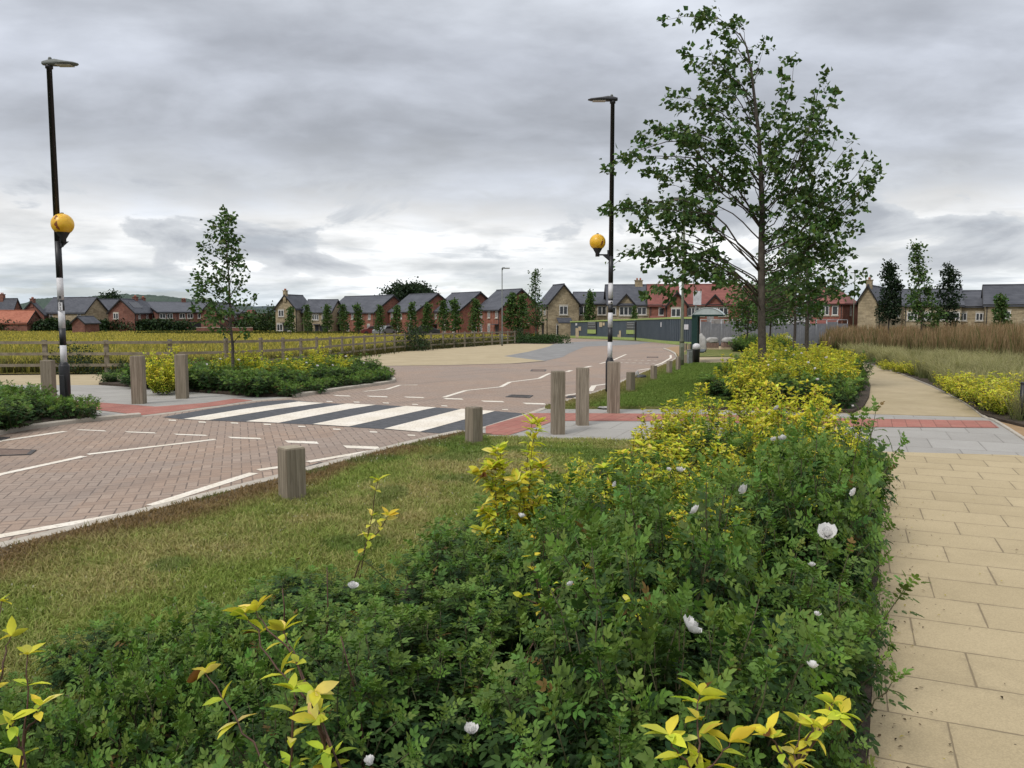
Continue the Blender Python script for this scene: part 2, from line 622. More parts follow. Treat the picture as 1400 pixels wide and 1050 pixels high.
M_ROAD = mat_herringbone()
M_PAINT = mat_paint()
M_SOIL = mat_soil()
M_LAWN = mat_lawn()
M_TACT = mat_tactile()
M_BUFFSLAB = mat_slabs('buff_slabs', R(23), 0.60, 0.40, 0.37, (0.385, 0.310, 0.190), (0.465, 0.378, 0.238), (0.20, 0.158, 0.10), jw=.0052)
M_GREYSLAB = mat_slabs('grey_slabs', R(23), 0.60, 0.80, 0.5, (0.30, 0.285, 0.262), (0.37, 0.355, 0.33), (0.20, 0.19, 0.175), grime=(0.2, 0.18, 0.15))
M_RESIN = plain('buff_resin_gravel', (0.345, 0.275, 0.165), 0.9, scale=1.1, c2=(0.43, 0.35, 0.22), bump=0.25, obj=False)
M_TARMAC = plain('grey_asphalt', (0.175, 0.170, 0.165), 0.9, scale=1.4, c2=(0.25, 0.245, 0.238), bump=0.2, obj=False)
M_DARKTAR = plain('dark_crossing_asphalt', (0.050, 0.052, 0.058), 0.85, scale=9, c2=(0.098, 0.100, 0.108), bump=0.3, obj=False)
M_KERB = plain('pale_concrete_kerb', (0.36, 0.32, 0.265), 0.85, scale=5, c2=(0.48, 0.435, 0.37), obj=False, bump=0.2)
M_BROWN = plain('brown_hoggin', (0.26, 0.165, 0.085), 0.95, scale=5, c2=(0.36, 0.24, 0.13), obj=False, bump=0.4)
M_FIELD = plain('meadow_ground', (0.090, 0.085, 0.022), 0.95, scale=0.25, c2=(0.190, 0.150, 0.035), obj=False, bump=0.6)
M_LAND = plain('rough_ground', (0.070, 0.080, 0.026), 0.95, scale=0.12, c2=(0.130, 0.118, 0.045), obj=False, bump=0.5)

# ------------------------------------------------------------------ the ground itself
def ground_sheet():
    ys = [-60, 0, 14, 34, 80, 130, 250, 500, 1000, 2500, 5000]
    xs = [-4000, -1500, -500, -150, -50, 0, 50, 150, 500, 1500, 4000]
    V = [(x, y, gz(y) - 0.06) for y in ys for x in xs]
    n = len(xs)
    Fc = [(r * n + c, r * n + c + 1, (r + 1) * n + c + 1, (r + 1) * n + c) for r in range(len(ys) - 1) for c in range(n - 1)]
    me = bpy.data.meshes.new('ground'); me.from_pydata(V, [], Fc)
    tag(new_obj('ground', me, None, M_LAND), kind='structure')
ground_sheet()

UH = Vector((math.sin(R(25.5)), math.cos(R(25.5))))      # the footpath's direction
NH = Vector((UH.y, -UH.x))                                # to its right
def SN(s, n): return UH * s + NH * n

# road: right kerb line (road-side edge), from behind the viewer's left to the far bend
KR1 = P2([(-700, 935), (-300, 829), (0, 752), (192, 704), (348, 664), (454, 636), (520, 618), (590, 601), (625, 593.5)])
KR2 = P2([(625, 593.5), (661, 584), (722, 565), (750, 556.5)])
KR3 = P2([(750, 556.5), (786, 547), (830, 532.5), (850, 522.5), (872, 513), (890, 505.5), (907, 499), (918, 494), (924, 489), (921, 484), (914, 480), (906, 477)])
KL1 = P2([(-500, 720), (-250, 652), (0, 595), (43, 587), (86, 580.8), (128, 576), (158, 573), (193, 570)])
KL2 = P2([(193, 570), (236, 565), (300, 556.5), (347, 548.6), (372, 546.5), (400, 544)])
KL3 = P2([(400, 544), (440, 538), (480, 532), (520, 526.5), (537, 523.5), (541, 521), (536, 517), (522, 512), (508, 507)])
ROAD = KR1 + KR2[1:] + KR3[1:] + P2([(925, 474), (945, 473.5), (890, 467.5), (830, 464.5), (780, 462.5), (755, 466), (700, 471), (600, 478), (505, 500)]) + KL3[::-1] + KL2[::-1][1:] + KL1[::-1][1:]
sheet('road', ROAD, 0.0, M_ROAD, skirt=0.1)
kerb('kerb', smooth_line(KR1, 4), 0.150, 0.060, M_KERB, -1)
kerb('kerb', KR2, 0.125, [0.03, 0.012, 0.012, 0.03], M_KERB, -1)
kerb('kerb', smooth_line(KR3, 3), 0.125, 0.060, M_KERB, -1)
kerb('kerb', smooth_line(KL1, 4), 0.125, 0.060, M_KERB, 1)
kerb('kerb', KL2, 0.125, 0.012, M_KERB, 1)
kerb('kerb', smooth_line(KL3, 4), 0.125, 0.070, M_KERB, 1)
def out(pts, d, side): return offset_line(pts, d * side)

# far surfaces of the bend
BUFF = P2([(505, 500.5), (600, 499.5), (700, 497), (745, 493.6), (735, 491), (689, 487), (722, 481), (750, 474), (757, 470.5), (700, 470), (650, 473.5), (600, 477), (550, 480.5), (490, 487.5), (420, 497.5), (330, 506.5), (200, 511.5), (0, 513), (-300, 515), (-300, 530), (0, 527), (135, 527), (300, 517), (440, 512)])
sheet('buff_paving', BUFF, 0.004, M_RESIN)
sheet('grey_road', P2([(689, 487), (722, 481), (750, 474), (757, 470.5), (785, 467.5), (850, 465.6), (893, 468), (868, 471), (800, 474), (778, 483), (770, 488), (745, 493.6)]), 0.005, M_TARMAC)
EDGE_A = line_quads(P2([(505, 500.8), (600, 499.8), (700, 497.3), (745, 493.9)]), 0.14)
quads_sheet('paving_edge', EDGE_A, 0.012, plain('edge_blocks', (0.12, 0.10, 0.09), 0.9, obj=False))

# left-hand pavement at the crossing
sheet('grey_paving', out(KL1[3:], 0.12, 1) + out(KL2, 0.12, 1)[1:] + P2([(392, 543.2), (360, 543.6), (320, 541), (242, 535), (182, 530), (135, 527), (0, 527), (-250, 530), (-300, 560), (0, 560), (30, 572)]), 0.010, M_GREYSLAB, skirt=0.1)
TL = P2([(193, 569), (236, 564), (300, 555.5), (346, 548.2), (320, 546), (280, 552), (213, 557), (92, 548), (0, 538.5), (-150, 527), (-150, 534), (0, 546.5), (92, 557)])
sheet('tactile_paving', TL, 0.016, M_TACT)
# right-hand pavement and the cross path to the footpath
sheet('grey_paving', out(KR2, 0.12, -1) + P2([(738, 557), (830, 557), (1000, 557.5), (1040, 558), (1120, 564), (1178, 566.7), (1342, 571.3), (1357, 576), (1396, 600), (1470, 655), (1393, 624.5), (1205, 619.5), (1000, 617), (750, 611), (661, 607), (640, 600)]), 0.010, M_GREYSLAB, skirt=0.1)
TR = P2([(664, 584.5), (664, 595), (695, 596.5), (745, 581.5), (757, 576.5), (890, 577), (1000, 579), (1178, 585), (1366, 586.3), (1353, 576.5), (1168, 573.3), (1000, 568.5), (890, 566.7), (780, 566), (726, 566)])
sheet('tactile_paving', TR, 0.016, M_TACT)
# the footpath: concrete slabs, then buff resin bending away
PATH_R = P2([(1393, 624.3), (1205, 619.3)])
sheet('footpath', [PATH_R[1], PATH_R[0], SN(9.0, 2.55), SN(-3, 2.55), SN(-3, -0.02), SN(8.9, -0.02)], 0.018, M_BUFFSLAB, skirt=0.1)
FP = P2([(1150, 566), (1342, 571.3), (1311, 548.6), (1273, 529.5), (1226, 510.5), (1188, 499), (1165, 493), (1140, 487), (1120, 484), (1090, 482), (1120, 490), (1142, 500), (1150, 515), (1150, 540)])
sheet('footpath', FP, 0.020, M_RESIN, skirt=0.1)
kerb('path_edging', smooth_line(P2([(1480, 660), (1400, 603.5), (1357, 576), (1342, 570.5), (1311, 548.3), (1273, 529), (1226, 510), (1188, 498.5), (1165, 492.5), (1140, 486.5)]), 4), 0.05, 0.030, M_KERB, -1)
sheet('brown_path', P2([(1362, 575.5), (1405, 602), (1475, 655), (1700, 650), (1700, 588), (1400, 585)]), 0.006, M_BROWN)

# grass verges (raised slabs of turf) and planting beds
KRo1 = out(smooth_line(KR1, 4), 0.150, -1)
BL = -2.70
LAWN1 = KRo1 + P2([(637, 598), (661, 603), (750, 606.5), (1000, 611.5)]) + [SN(9.6, -0.6), SN(4, -0.6), SN(-2.5, -0.6), SN(-2.5, -6)]
sheet('lawn', LAWN1, 0.050, M_LAWN, skirt=0.2)
KRo3 = out(smooth_line(KR3, 3), 0.125, -1)
LAWN2 = KRo3[:-6] + P2([(928, 498), (1045, 498), (1040, 540), (1040, 561), (830, 560), (745, 560)])
sheet('lawn', LAWN2, 0.052, M_LAWN, skirt=0.2)
sheet('buff_paving', P2([(926, 497.8), (1046, 497.8), (1046, 488.8), (930, 489)]), 0.022, M_RESIN, skirt=0.1)
sheet('lawn', P2([(930, 488.6), (1060, 488.6), (1060, 478.3), (940, 478.3)]), 0.040, M_LAWN)
sheet('buff_paving', P2([(925, 478), (1060, 478), (1060, 472.5), (940, 472.5)]), 0.012, M_RESIN)
sheet('dirt_verge', P2([(924, 488), (922, 484), (914, 479.8), (906, 476.8), (925, 474), (945, 474), (945, 488)]), 0.030, M_BROWN)
BED1 = [SN(-2.4, -0.022), SN(8.75, -0.022), SN(9.35, -0.6), SN(9.75, BL), SN(5, BL), SN(-2.4, BL)]
sheet('planting_soil', BED1, 0.066, M_SOIL, skirt=0.1)
BED2 = P2([(968, 561), (1100, 564), (1166, 566.5), (1180, 560), (1188, 545), (1190, 530), (1184, 516), (1165, 503), (1148, 495), (1128, 487), (1100, 482), (1060, 481), (1045, 487), (1032, 497), (1024, 506), (1012, 522), (992, 542)])
sheet('planting_soil', BED2, 0.066, M_SOIL, skirt=0.1)
BED3 = P2([(1003, 481.5), (1050, 486.5), (1075, 482), (1075, 474), (1010, 474)])
sheet('planting_soil', BED3, 0.060, M_SOIL)
KLo3 = out(smooth_line(KL3, 4), 0.12, 1)
BED4 = KLo3 + P2([(440, 513), (300, 517.5), (180, 523), (135, 526.3), (182, 530), (242, 534.6), (320, 540.6), (360, 543.2), (392, 543)])
sheet('planting_soil', BED4, 0.062, M_SOIL, skirt=0.1)
KLo1 = out(smooth_line(KL1, 4), 0.12, 1)
BED5 = KLo1[:-6] + P2([(122, 571), (100, 565), (70, 561), (0, 556), (-250, 552), (-400, 600)])
sheet('planting_soil', BED5, 0.070, M_SOIL, skirt=0.1)
BED6 = P2([(1166, 491.5), (1188, 498), (1226, 509), (1273, 528), (1311, 547), (1342, 569), (1361, 575), (1400, 584.5), (1700, 588), (1900, 530), (1900, 478), (1400, 470), (1120, 470), (1142, 486.5)])
sheet('planting_soil', BED6, 0.045, M_SOIL, skirt=0.1)
FIELD = P2([(-500, 513.5), (0, 511), (200, 509.5), (330, 504.5), (420, 495.5), (490, 485.5), (550, 478.5), (600, 475), (650, 471.5), (705, 466), (745, 457), (560, 451.5), (200, 451), (-500, 451)])
sheet('meadow', FIELD, 0.0, M_FIELD)
sheet('low_hedge_bed', P2([(690, 469.5), (757, 470.5), (770, 465.5), (742, 460)]), 0.03, M_SOIL)

# ragged dry strip of earth and dead grass along the kerb
def dry_strip():
    a = offset_line(smooth_line(KR1, 8), -0.155)
    bq = []
    for i, p in enumerate(a):
        w = 0.16 + 0.30 * float(vnoise([p.x * 3], [p.y * 3], 0.9, 5)[0]) + 0.18 * random.random()
        bq.append(w)
    b = [Vector(q) for q in offset_line(smooth_line(KR1, 8), -0.155)]
    o2 = []
    for i, p in enumerate(b):
        u = (b[min(i + 1, len(b) - 1)] - b[max(i - 1, 0)]).normalized()
        o2.append(p + Vector((u.y, -u.x)) * bq[i])
    qs = [(a[i], a[i + 1], o2[i + 1], o2[i]) for i in range(len(a) - 1)]
    quads_sheet('dry_verge', qs, 0.056, plain('dry_earth', (0.075, 0.050, 0.028), 0.97, scale=12, c2=(0.155, 0.115, 0.062), obj=False, bump=0.9))
dry_strip()

# ------------------------------------------------------------------ road markings
mk = []
def dash(x0, x1, y0, y1, sl=1.6): return P2([(x0, y0), (x1, y0 + sl), (x1 + 3, y1), (x0 + 5, y1 - sl)])
for q in [(104, 143, 587.2, 590), (170, 211, 590, 593), (237, 281, 593.3, 596.4), (311, 355, 597.4, 601), (389, 433, 602.5, 607.2), (469, 517, 609.3, 614.5)]:
    mk.append(dash(*q))
for q in [(455, 477, 540.3, 542.3), (501, 528, 541.3, 543.3), (552, 578, 542.4, 544.5), (605, 631, 544.3, 546.7), (657, 687, 547.8, 550.2), (714, 744, 550.8, 553.4)]:
    mk.append(dash(*q, sl=0.8))
LN = [([(-250, 668), (0, 603.3), (89, 590)], 0.11), ([(-250, 735), (0, 649), (115, 624)], 0.10), ([(120, 621.5), (294, 601)], 0.10),
      ([(-300, 806), (0, 733.5), (194, 699)], 0.12), ([(207, 691.5), (347, 647)], 0.12), ([(353, 643), (382, 639)], 0.11), ([(421, 631.8), (507, 617)], 0.11),
      ([(497, 535.3), (529, 532.3), (547, 526.6), (571, 526.4)], 0.11), ([(607, 543.3), (637, 534), (685, 529), (697, 522.5), (737, 517.5), (747, 512.5), (752, 510.5)], 0.11),
      ([(772, 541), (805, 536)], 0.11), ([(807, 535), (812, 527.5), (830, 525), (846, 520)], 0.13), ([(775, 508.5), (781, 506.5)], 0.15), ([(800, 502.5), (808, 500.5)], 0.15),
      ([(872, 506.3), (888, 504)], 0.11), ([(820, 497.3), (838, 492.5), (856, 484.5)], 0.11), ([(893, 500.5), (905, 496.5), (917, 489.5), (917, 485.5)], 0.11)]
for x in range(840, 900, 9):
    LN.append(([(x, 491.6 + (x - 840) * 0.03), (x + 5, 491.8 + (x - 840) * 0.03)], 0.13))
    LN.append(([(x - 3, 495.2 + (x - 840) * 0.03), (x + 2, 495.4 + (x - 840) * 0.03)], 0.13))
for pts, w in LN: mk += line_quads(P2(pts), w)
quads_sheet('road_markings', mk, 0.004, M_PAINT)
ZB = P2([(222, 570.5), (250, 573.6), (336, 577), (427, 580.7), (525, 587), (585, 591.6), (628, 594.5), (660, 584.8), (721, 565.8), (677, 562.3), (595, 557.3), (514, 553.8), (443, 551.2), (396, 546.8), (360, 549), (300, 557.3)])
sheet('zebra_crossing', ZB, 0.004, M_DARKTAR)
ZS = [[(250, 573.4), (284, 575), (443, 551.4), (408, 549.4)], [(336, 576.7), (381, 578.6), (514, 553.9), (475, 552.2)],
      [(427, 580.4), (477, 583.6), (597, 557.5), (555, 555.4)], [(525, 586.6), (574, 590.8), (677, 562.4), (631, 559.5)]]
quads_sheet('zebra_stripes', [P2(z) for z in ZS], 0.008, M_PAINT)
dots = []
for x, y in [(235, 575), (276, 577.5), (320, 578.8), (365, 580.6), (412, 583.5), (460, 587.3), (510, 591), (562, 595.5)]:
    dots.append(P2([(x - 5, y - 1), (x + 5, y - 0.6), (x + 6, y + 0.9), (x - 4, y + 0.5)]))
for x, y in [(450, 549.2), (487, 550), (527, 551.2), (567, 553.2), (607, 555.2), (648, 557.6), (690, 560.3)]:
    dots.append(P2([(x - 4, y - 0.7), (x + 4, y - 0.4), (x + 5, y + 0.7), (x - 3, y + 0.4)]))
quads_sheet('crossing_dots', dots, 0.005, M_PAINT)

# ------------------------------------------------------------------ leaves
def leaflet(L, W, fold=0.25, droop=0.15):
    """serrate-looking oval leaflet along +x, normal +z; 8 verts"""
    v = np.array([(0, 0, 0), (.32*L, .46*W, fold*W*.5), (.34*L, 0, 0), (.32*L, -.46*W, fold*W*.5),
                  (.72*L, .40*W, fold*W*.4), (.74*L, 0, 0), (.72*L, -.40*W, fold*W*.4), (L, 0, 0)], float)
    v[:, 2] -= droop * L * (v[:, 0] / L) ** 2
    return v, np.array([(0, 2, 1), (0, 3, 2), (4, 5, 7), (5, 6, 7)]), np.array([(1, 2, 5, 4), (2, 3, 6, 5)])


def compound(L=0.088, pairs=3, l=0.029, w=0.0165, fold=0.35):
    """pinnate rose leaf along +x"""
    Vs, T, Q = [], [], []
    n = 0
    def put(x, ang, s, tilt):
        nonlocal n
        v, t, q = leaflet(l * s, w * s, fold)
        ca, sa = math.cos(ang), math.sin(ang)
        v2 = np.stack([v[:, 0] * ca - v[:, 1] * sa + x, v[:, 0] * sa + v[:, 1] * ca, v[:, 2] + tilt * np.abs(v[:, 0]) * abs(math.sin(ang))], 1)
        v2[:, 2] -= 0.22 * (v2[:, 0] / L) ** 2 * L
        Vs.append(v2); T.append(t + n); Q.append(q + n); n += len(v)
    for k in range(pairs):
        x = L * (0.25 + 0.62 * k / max(pairs - 1, 1)) * 0.82
        s = 0.78 + 0.22 * k / max(pairs - 1, 1)
        for sg in (-1, 1): put(x, sg * R(68 - 8 * k), s, 0.18)
    put(L * 0.80, 0.0, 1.08, 0)
    # thin rachis
    r = np.array([(0, 0.0015, 0), (0, -0.0015, 0), (L * .85, -0.001, -0.12 * L), (L * .85, 0.001, -0.12 * L)])
    Vs.append(r); Q.append(np.array([(0, 1, 2, 3)]) + n)
    return np.concatenate(Vs), np.concatenate(T), np.concatenate(Q)


def frames(d, up):
    d = d / np.linalg.norm(d, axis=1, keepdims=True)
    y = np.cross(up, d); y /= np.linalg.norm(y, axis=1, keepdims=True) + 1e-9
    z = np.cross(d, y)
    return np.stack([d, y, z], 2)          # columns


def place(tm, pos_, d, up, sc, bend=None):
    Rm = frames(d, up)
    v = tm[None] * sc[:, None, None]
    return np.einsum('nij,nkj->nki', Rm, v) + pos_[:, None, :]


class Leaves:
    def __init__(s): s.V, s.C, s.T, s.Q, s.n = [], [], [], [], 0
    def add(s, tmpl, pos_, d, up, sc, col):
        tv, tt, tq = tmpl
        if len(pos_) == 0: return
        v = place(tv, pos_, d, up, sc)
        N, K = v.shape[:2]
        off = s.n + np.arange(N) * K
        if tt is not None and len(tt): s.T.append((tt[None] + off[:, None, None]).reshape(-1, 3))
        if tq is not None and len(tq): s.Q.append((tq[None] + off[:, None, None]).reshape(-1, 4))
        s.V.append(v.reshape(-1, 3)); s.C.append(np.repeat(col, K, 0)); s.n += N * K
    def build(s, name, mat, parent=None, smooth=True):
        fs = []
        if s.T: fs.append(np.concatenate(s.T))
        if s.Q: fs.append(np.concatenate(s.Q))
        return np_mesh(name, np.concatenate(s.V), fs, mat, parent, np.concatenate(s.C), smooth)


M_ROSELEAF = leafmat('rose_leaves', 0.22, 0.62, 0.22)
M_GOLDLEAF = leafmat('golden_leaves', 0.38, 0.75, 0.12, gain=1.2)
M_TREELEAF = leafmat('tree_leaves', 0.22, 0.6, 0.25)
M_GRASS = leafmat('grass_blades', 0.2, 0.8, 0.15)
M_STRAW = leafmat('straw_blades', 0.3, 0.85, 0.1)
M_CANE = plain('green_cane', (0.05, 0.055, 0.02), 0.7, scale=20, c2=(0.085, 0.07, 0.035))
M_REDSTEM = plain('red_brown_stem', (0.055, 0.028, 0.020), 0.6, scale=25, c2=(0.11, 0.055, 0.035))
M_BARK = plain('grey_bark', (0.040, 0.033, 0.027), 0.9, scale=7, c2=(0.115, 0.097, 0.077), bump=0.8)
M_TWIG = plain('dark_twig', (0.035, 0.027, 0.02), 0.8, scale=9, c2=(0.075, 0.058, 0.042))


def mat_petal():
    m, nt, b = new_mat('white_petals')
    n = nt.noise(objco(nt), 30, 3)
    at = nt.node('ShaderNodeAttribute', attribute_name='Col').outputs['Color']
    nt.l.new(nt.mix(nt.smooth(n, 0.4, 0.8, 0, .5), at, (0.70, 0.66, 0.67)), b.inputs['Base Color'])
    b.inputs['Roughness'].default_value = 0.6
    tr = nt.node('ShaderNodeBsdfTranslucent'); tr.inputs[0].default_value = (0.8, 0.78, 0.78, 1)
    mx = nt.node('ShaderNodeMixShader'); mx.inputs[0].default_value = 0.3
    nt.l.new(b.outputs[0], mx.inputs[1]); nt.l.new(tr.outputs[0], mx.inputs[2]); nt.l.new(mx.outputs[0], nt.n['Material Output'].inputs[0])
    return m
M_PETAL = mat_petal()
M_STAMEN = plain('yellow_stamens', (0.55, 0.38, 0.05), 0.7)


def rose_col(n, young, rng):
    """leaf colours: deep green, with paler young growth"""
    a = np.array([0.011, 0.035, 0.009]); b = np.array([0.036, 0.084, 0.018]); c = np.array([0.135, 0.225, 0.042])
    t = rng.random((n, 1))
    col = a * (1 - t) + b * t
    y = np.clip(young[:, None] + rng.normal(0, .12, (n, 1)), 0, 1)
    col = col * (1 - y) + c * y
    col *= 1 + rng.normal(0, .10, (n, 3)) * np.array([1, .6, .8])
    dead = rng.random(n) < 0.006
    col[dead] = np.array([0.16, 0.10, 0.03])
    return np.clip(col, 0.004, 1)


def rose_bush(seed, Rad=0.44, H=0.50, shoots=48, step=0.027, mat=None, lsc=1.0):
    """returns an Empty with children foliage and canes, standing at the origin"""
    rng = np.random.default_rng(seed)
    lv = Leaves(); cm = MB()
    tm = compound(); tm5 = None
    P, Dr, Up, S, Y = [], [], [], [], []
    for k in range(shoots):
        a = rng.uniform(0, 2 * math.pi); r0 = Rad * 0.55 * math.sqrt(rng.random())
        base = np.array([r0 * math.cos(a), r0 * math.sin(a), 0.0])
        lean = rng.uniform(0.05, 0.68) * (0.4 + r0 / (Rad * .55) * .7)
        a2 = a + rng.normal(0, .5)
        L = H * rng.uniform(0.62, 1.0) * (1.0 if k % 5 else 1.28)
        out = np.array([math.cos(a2), math.sin(a2), 0])
        n = 9
        t = np.linspace(0, 1, n)
        pts = base + np.outer(t * L * math.cos(lean * .8), [0, 0, 1]) + np.outer((t + 0.6 * t ** 2) / 1.6 * L * math.sin(lean), out)
        pts[:, 2] -= 0.10 * L * t ** 2 * lean * 2
        pts[:, :2] += np.cumsum(rng.normal(0, .012, (n, 2)), 0)
        cm.tube(pts, np.linspace(.0055, .002, n), 5)
        seg = np.linalg.norm(np.diff(pts, axis=0), axis=1); cum = np.concatenate([[0], np.cumsum(seg)])
        s0 = cum[-1] * 0.14
        ph = rng.uniform(0, 6.28)
        ss = np.arange(s0, cum[-1], step * rng.uniform(.85, 1.2))
        for q, s in enumerate(ss):
            p = np.array([np.interp(s, cum, pts[:, c]) for c in range(3)])
            i = min(np.searchsorted(cum, s), n - 1)
            tan = pts[i] - pts[i - 1]; tan /= np.linalg.norm(tan)
            rel = s / cum[-1]
            ph += 2.4 + rng.normal(0, .25)
            side = np.array([math.cos(ph), math.sin(ph), 0.0]); side -= tan * side.dot(tan); side /= np.linalg.norm(side)
            up_amt = 0.15 + 0.75 * rel ** 2 + rng.normal(0, .18)
            d = side + tan * up_amt
            P.append(p); Dr.append(d); Up.append(tan * 0.7 + np.array([0, 0, .8]) - side * 0.15 + rng.normal(0, .22, 3))
            S.append(rng.uniform(.85, 1.25) * (1.0 if rel < .8 else 0.86) * lsc); Y.append(max(0, (rel - .66) / .34) ** 1.6 * 0.8)
        for q in range(4):     # unfolding tip
            ph += 1.7
            tan = pts[-1] - pts[-2]; tan /= np.linalg.norm(tan)
            side = np.array([math.cos(ph), math.sin(ph), 0.1])
            P.append(pts[-1]); Dr.append(tan * 1.2 + side * rng.uniform(.4, .9)); Up.append(tan * 0.3 - side + np.array([0, 0, .3]))
            S.append(rng.uniform(.5, .8) * lsc); Y.append(0.95)
    P, Dr, Up, S, Y = map(np.array, (P, Dr, Up, S, Y))
    lv.add(tm, P, Dr, Up, S, rose_col(len(P), Y, rng))
    e = bpy.data.objects.new('rose_bush', None); COL.objects.link(e); e.empty_display_size = .2
    lv.build('foliage', mat or M_ROSELEAF, e)
    cm.build('canes', M_CANE, e)
    return e


def petal_verts(L, W, cup):
    v = []
    for i, t in enumerate((0.0, .4, .75, 1.0)):
        w = W * (0.25, .8, 1.0, .62)[i]
        for s in (-1, -.35, .35, 1):
            v.append((t * L, s * w / 2, cup * L * t * t + 0.16 * W * s * s + (0.03 * L * math.sin(s * 5 + i) if t > .6 else 0)))
    q = [(r * 4 + c, r * 4 + c + 1, (r + 1) * 4 + c + 1, (r + 1) * 4 + c) for r in range(3) for c in range(3)]
    return np.array(v), None, np.array(q)


def rose_flower_mesh(seed):
    rng = np.random.default_rng(seed)
    lv = Leaves()
    for ring, (n, tilt, L, cup) in enumerate(((6, .35, .046, .45), (6, .8, .038, .55), (5, 1.5, .026, .6))):
        a = np.arange(n) * 2 * math.pi / n + ring * .5 + rng.normal(0, .15, n)
        d = np.stack([np.cos(a), np.sin(a), np.full(n, tilt) + rng.normal(0, .15, n)], 1)
        up = np.stack([-np.cos(a) * .5, -np.sin(a) * .5, np.ones(n)], 1)
        lv.add(petal_verts(L, L * .95, cup), np.tile([0, 0, 0.004 * ring], (n, 1)), d, up, rng.uniform(.85, 1.15, n), np.ones((n, 3)) * np.array([.80, .79, .77]))
    n = 26; a = rng.uniform(0, 6.28, n)
    d = np.stack([np.cos(a) * .6, np.sin(a) * .6, np.ones(n)], 1)
    lv.add((np.array([(0, .0012, 0), (0, -.0012, 0), (.016, -.0022, 0), (.016, .0022, 0)]), None, np.array([(0, 1, 2, 3)])), np.tile([0, 0, .008], (n, 1)), d, rng.normal(0, 1, (n, 3)), rng.uniform(.8, 1.2, n), np.tile([.6, .42, .05], (n, 1)))
    o = lv.build('bloom', M_PETAL)
    return o


def simple_leaf(L=.062, W=.027):
    """lance-shaped leaf along +x"""
    v, q = [], []
    for i, (t, w) in enumerate(((0, .08), (.22, .7), (.5, 1.0), (.78, .62), (1, .03))):
        z = -0.22 * L * t * t
        for s in (-1, 0, 1):
            v.append((t * L, s * w * W / 2, z + (0.16 * W * w if s else 0)))
    for r in range(4):
        for c in range(2):
            q.append((r * 3 + c, r * 3 + c + 1, (r + 1) * 3 + c + 1, (r + 1) * 3 + c))
    return np.array(v), None, np.array(q)


def gold_col(n, old, rng):
    """golden at the tips, yellow-green lower down"""
    a = np.array([0.68, 0.63, 0.075]); b = np.array([0.47, 0.52, 0.065]); c = np.array([0.14, 0.23, 0.034]); g = np.array([0.76, 0.66, 0.20])
    t = np.clip(old[:, None] + rng.normal(0, .22, (n, 1)) + (rng.random((n, 1)) < .14) * .45, 0, 1)
    col = np.where(t < .5, a * (1 - 2 * t) + b * 2 * t, b * (2 - 2 * t) + c * (2 * t - 1))
    k = rng.random((n, 1)) < .12
    col = np.where(k & (t < .5), g, col)
    col = col * (1 + rng.normal(0, .08, (n, 3)))
    br = rng.random(n) < 0.025
    col[br] = np.array([.16, .07, .025])
    return np.clip(col, .004, 1)


def gold_shoots(shoots, rng, leafL=.062, parent=None, nodes_gap=.045, stemr=.004, dense=1.0, bare=0.3, lv=None, cm=None, whorl=6, oldmax=.9):
    """shoots: list of point arrays (bottom to top). Adds leaves and stems to lv, cm"""
    tm = simple_leaf(leafL, leafL * .46)
    P, Dr, Up, S, O = [], [], [], [], []
    for pts in shoots:
        pts = np.asarray(pts, float); n = len(pts)
        cm.tube(pts, np.linspace(stemr, stemr * .4, n), 5)
        seg = np.linalg.norm(np.diff(pts, axis=0), axis=1); cum = np.concatenate([[0], np.cumsum(seg)])
        ph = rng.uniform(0, 6.28)
        s = cum[-1] * bare
        while s < cum[-1] - .01:
            rel = s / cum[-1]
            p = np.array([np.interp(s, cum, pts[:, c]) for c in range(3)])
            i = min(np.searchsorted(cum, s), n - 1); tan = pts[i] - pts[i - 1]; tan /= np.linalg.norm(tan)
            ph += 1.571 + rng.normal(0, .2)
            if rng.random() < dense:
                for sg in (0, math.pi):
                    side = np.array([math.cos(ph + sg), math.sin(ph + sg), 0]); side -= tan * side.dot(tan); side /= np.linalg.norm(side) + 1e-9
                    for rep in range(1 if rng.random() < .5 else 2):
                        d = side + tan * rng.uniform(.1, .8) + rng.normal(0, .25, 3)
                        P.append(p); Dr.append(d); Up.append(np.array([0, 0, 1.]) + tan * .4 - side * .3 + rng.normal(0, .25, 3)); S.append(rng.uniform(.6, 1.1)); O.append(oldmax * (1 - rel) ** .8)
            s += nodes_gap * rng.uniform(.8, 1.25)
        tan = pts[-1] - pts[-2]; tan /= np.linalg.norm(tan)
        for q in range(whorl):
            ph += 2.0
            side = np.array([math.cos(ph), math.sin(ph), 0.]); el = rng.uniform(.15, 1.3)
            P.append(pts[-1]); Dr.append(side + tan * el); Up.append(tan * .8 - side * .4 + rng.normal(0, .15, 3)); S.append(rng.uniform(.7, 1.15)); O.append(0.02)
    P, Dr, Up, S, O = map(np.array, (P, Dr, Up, S, O))
    lv.add(tm, P, Dr, Up, S, gold_col(len(P), O, rng))


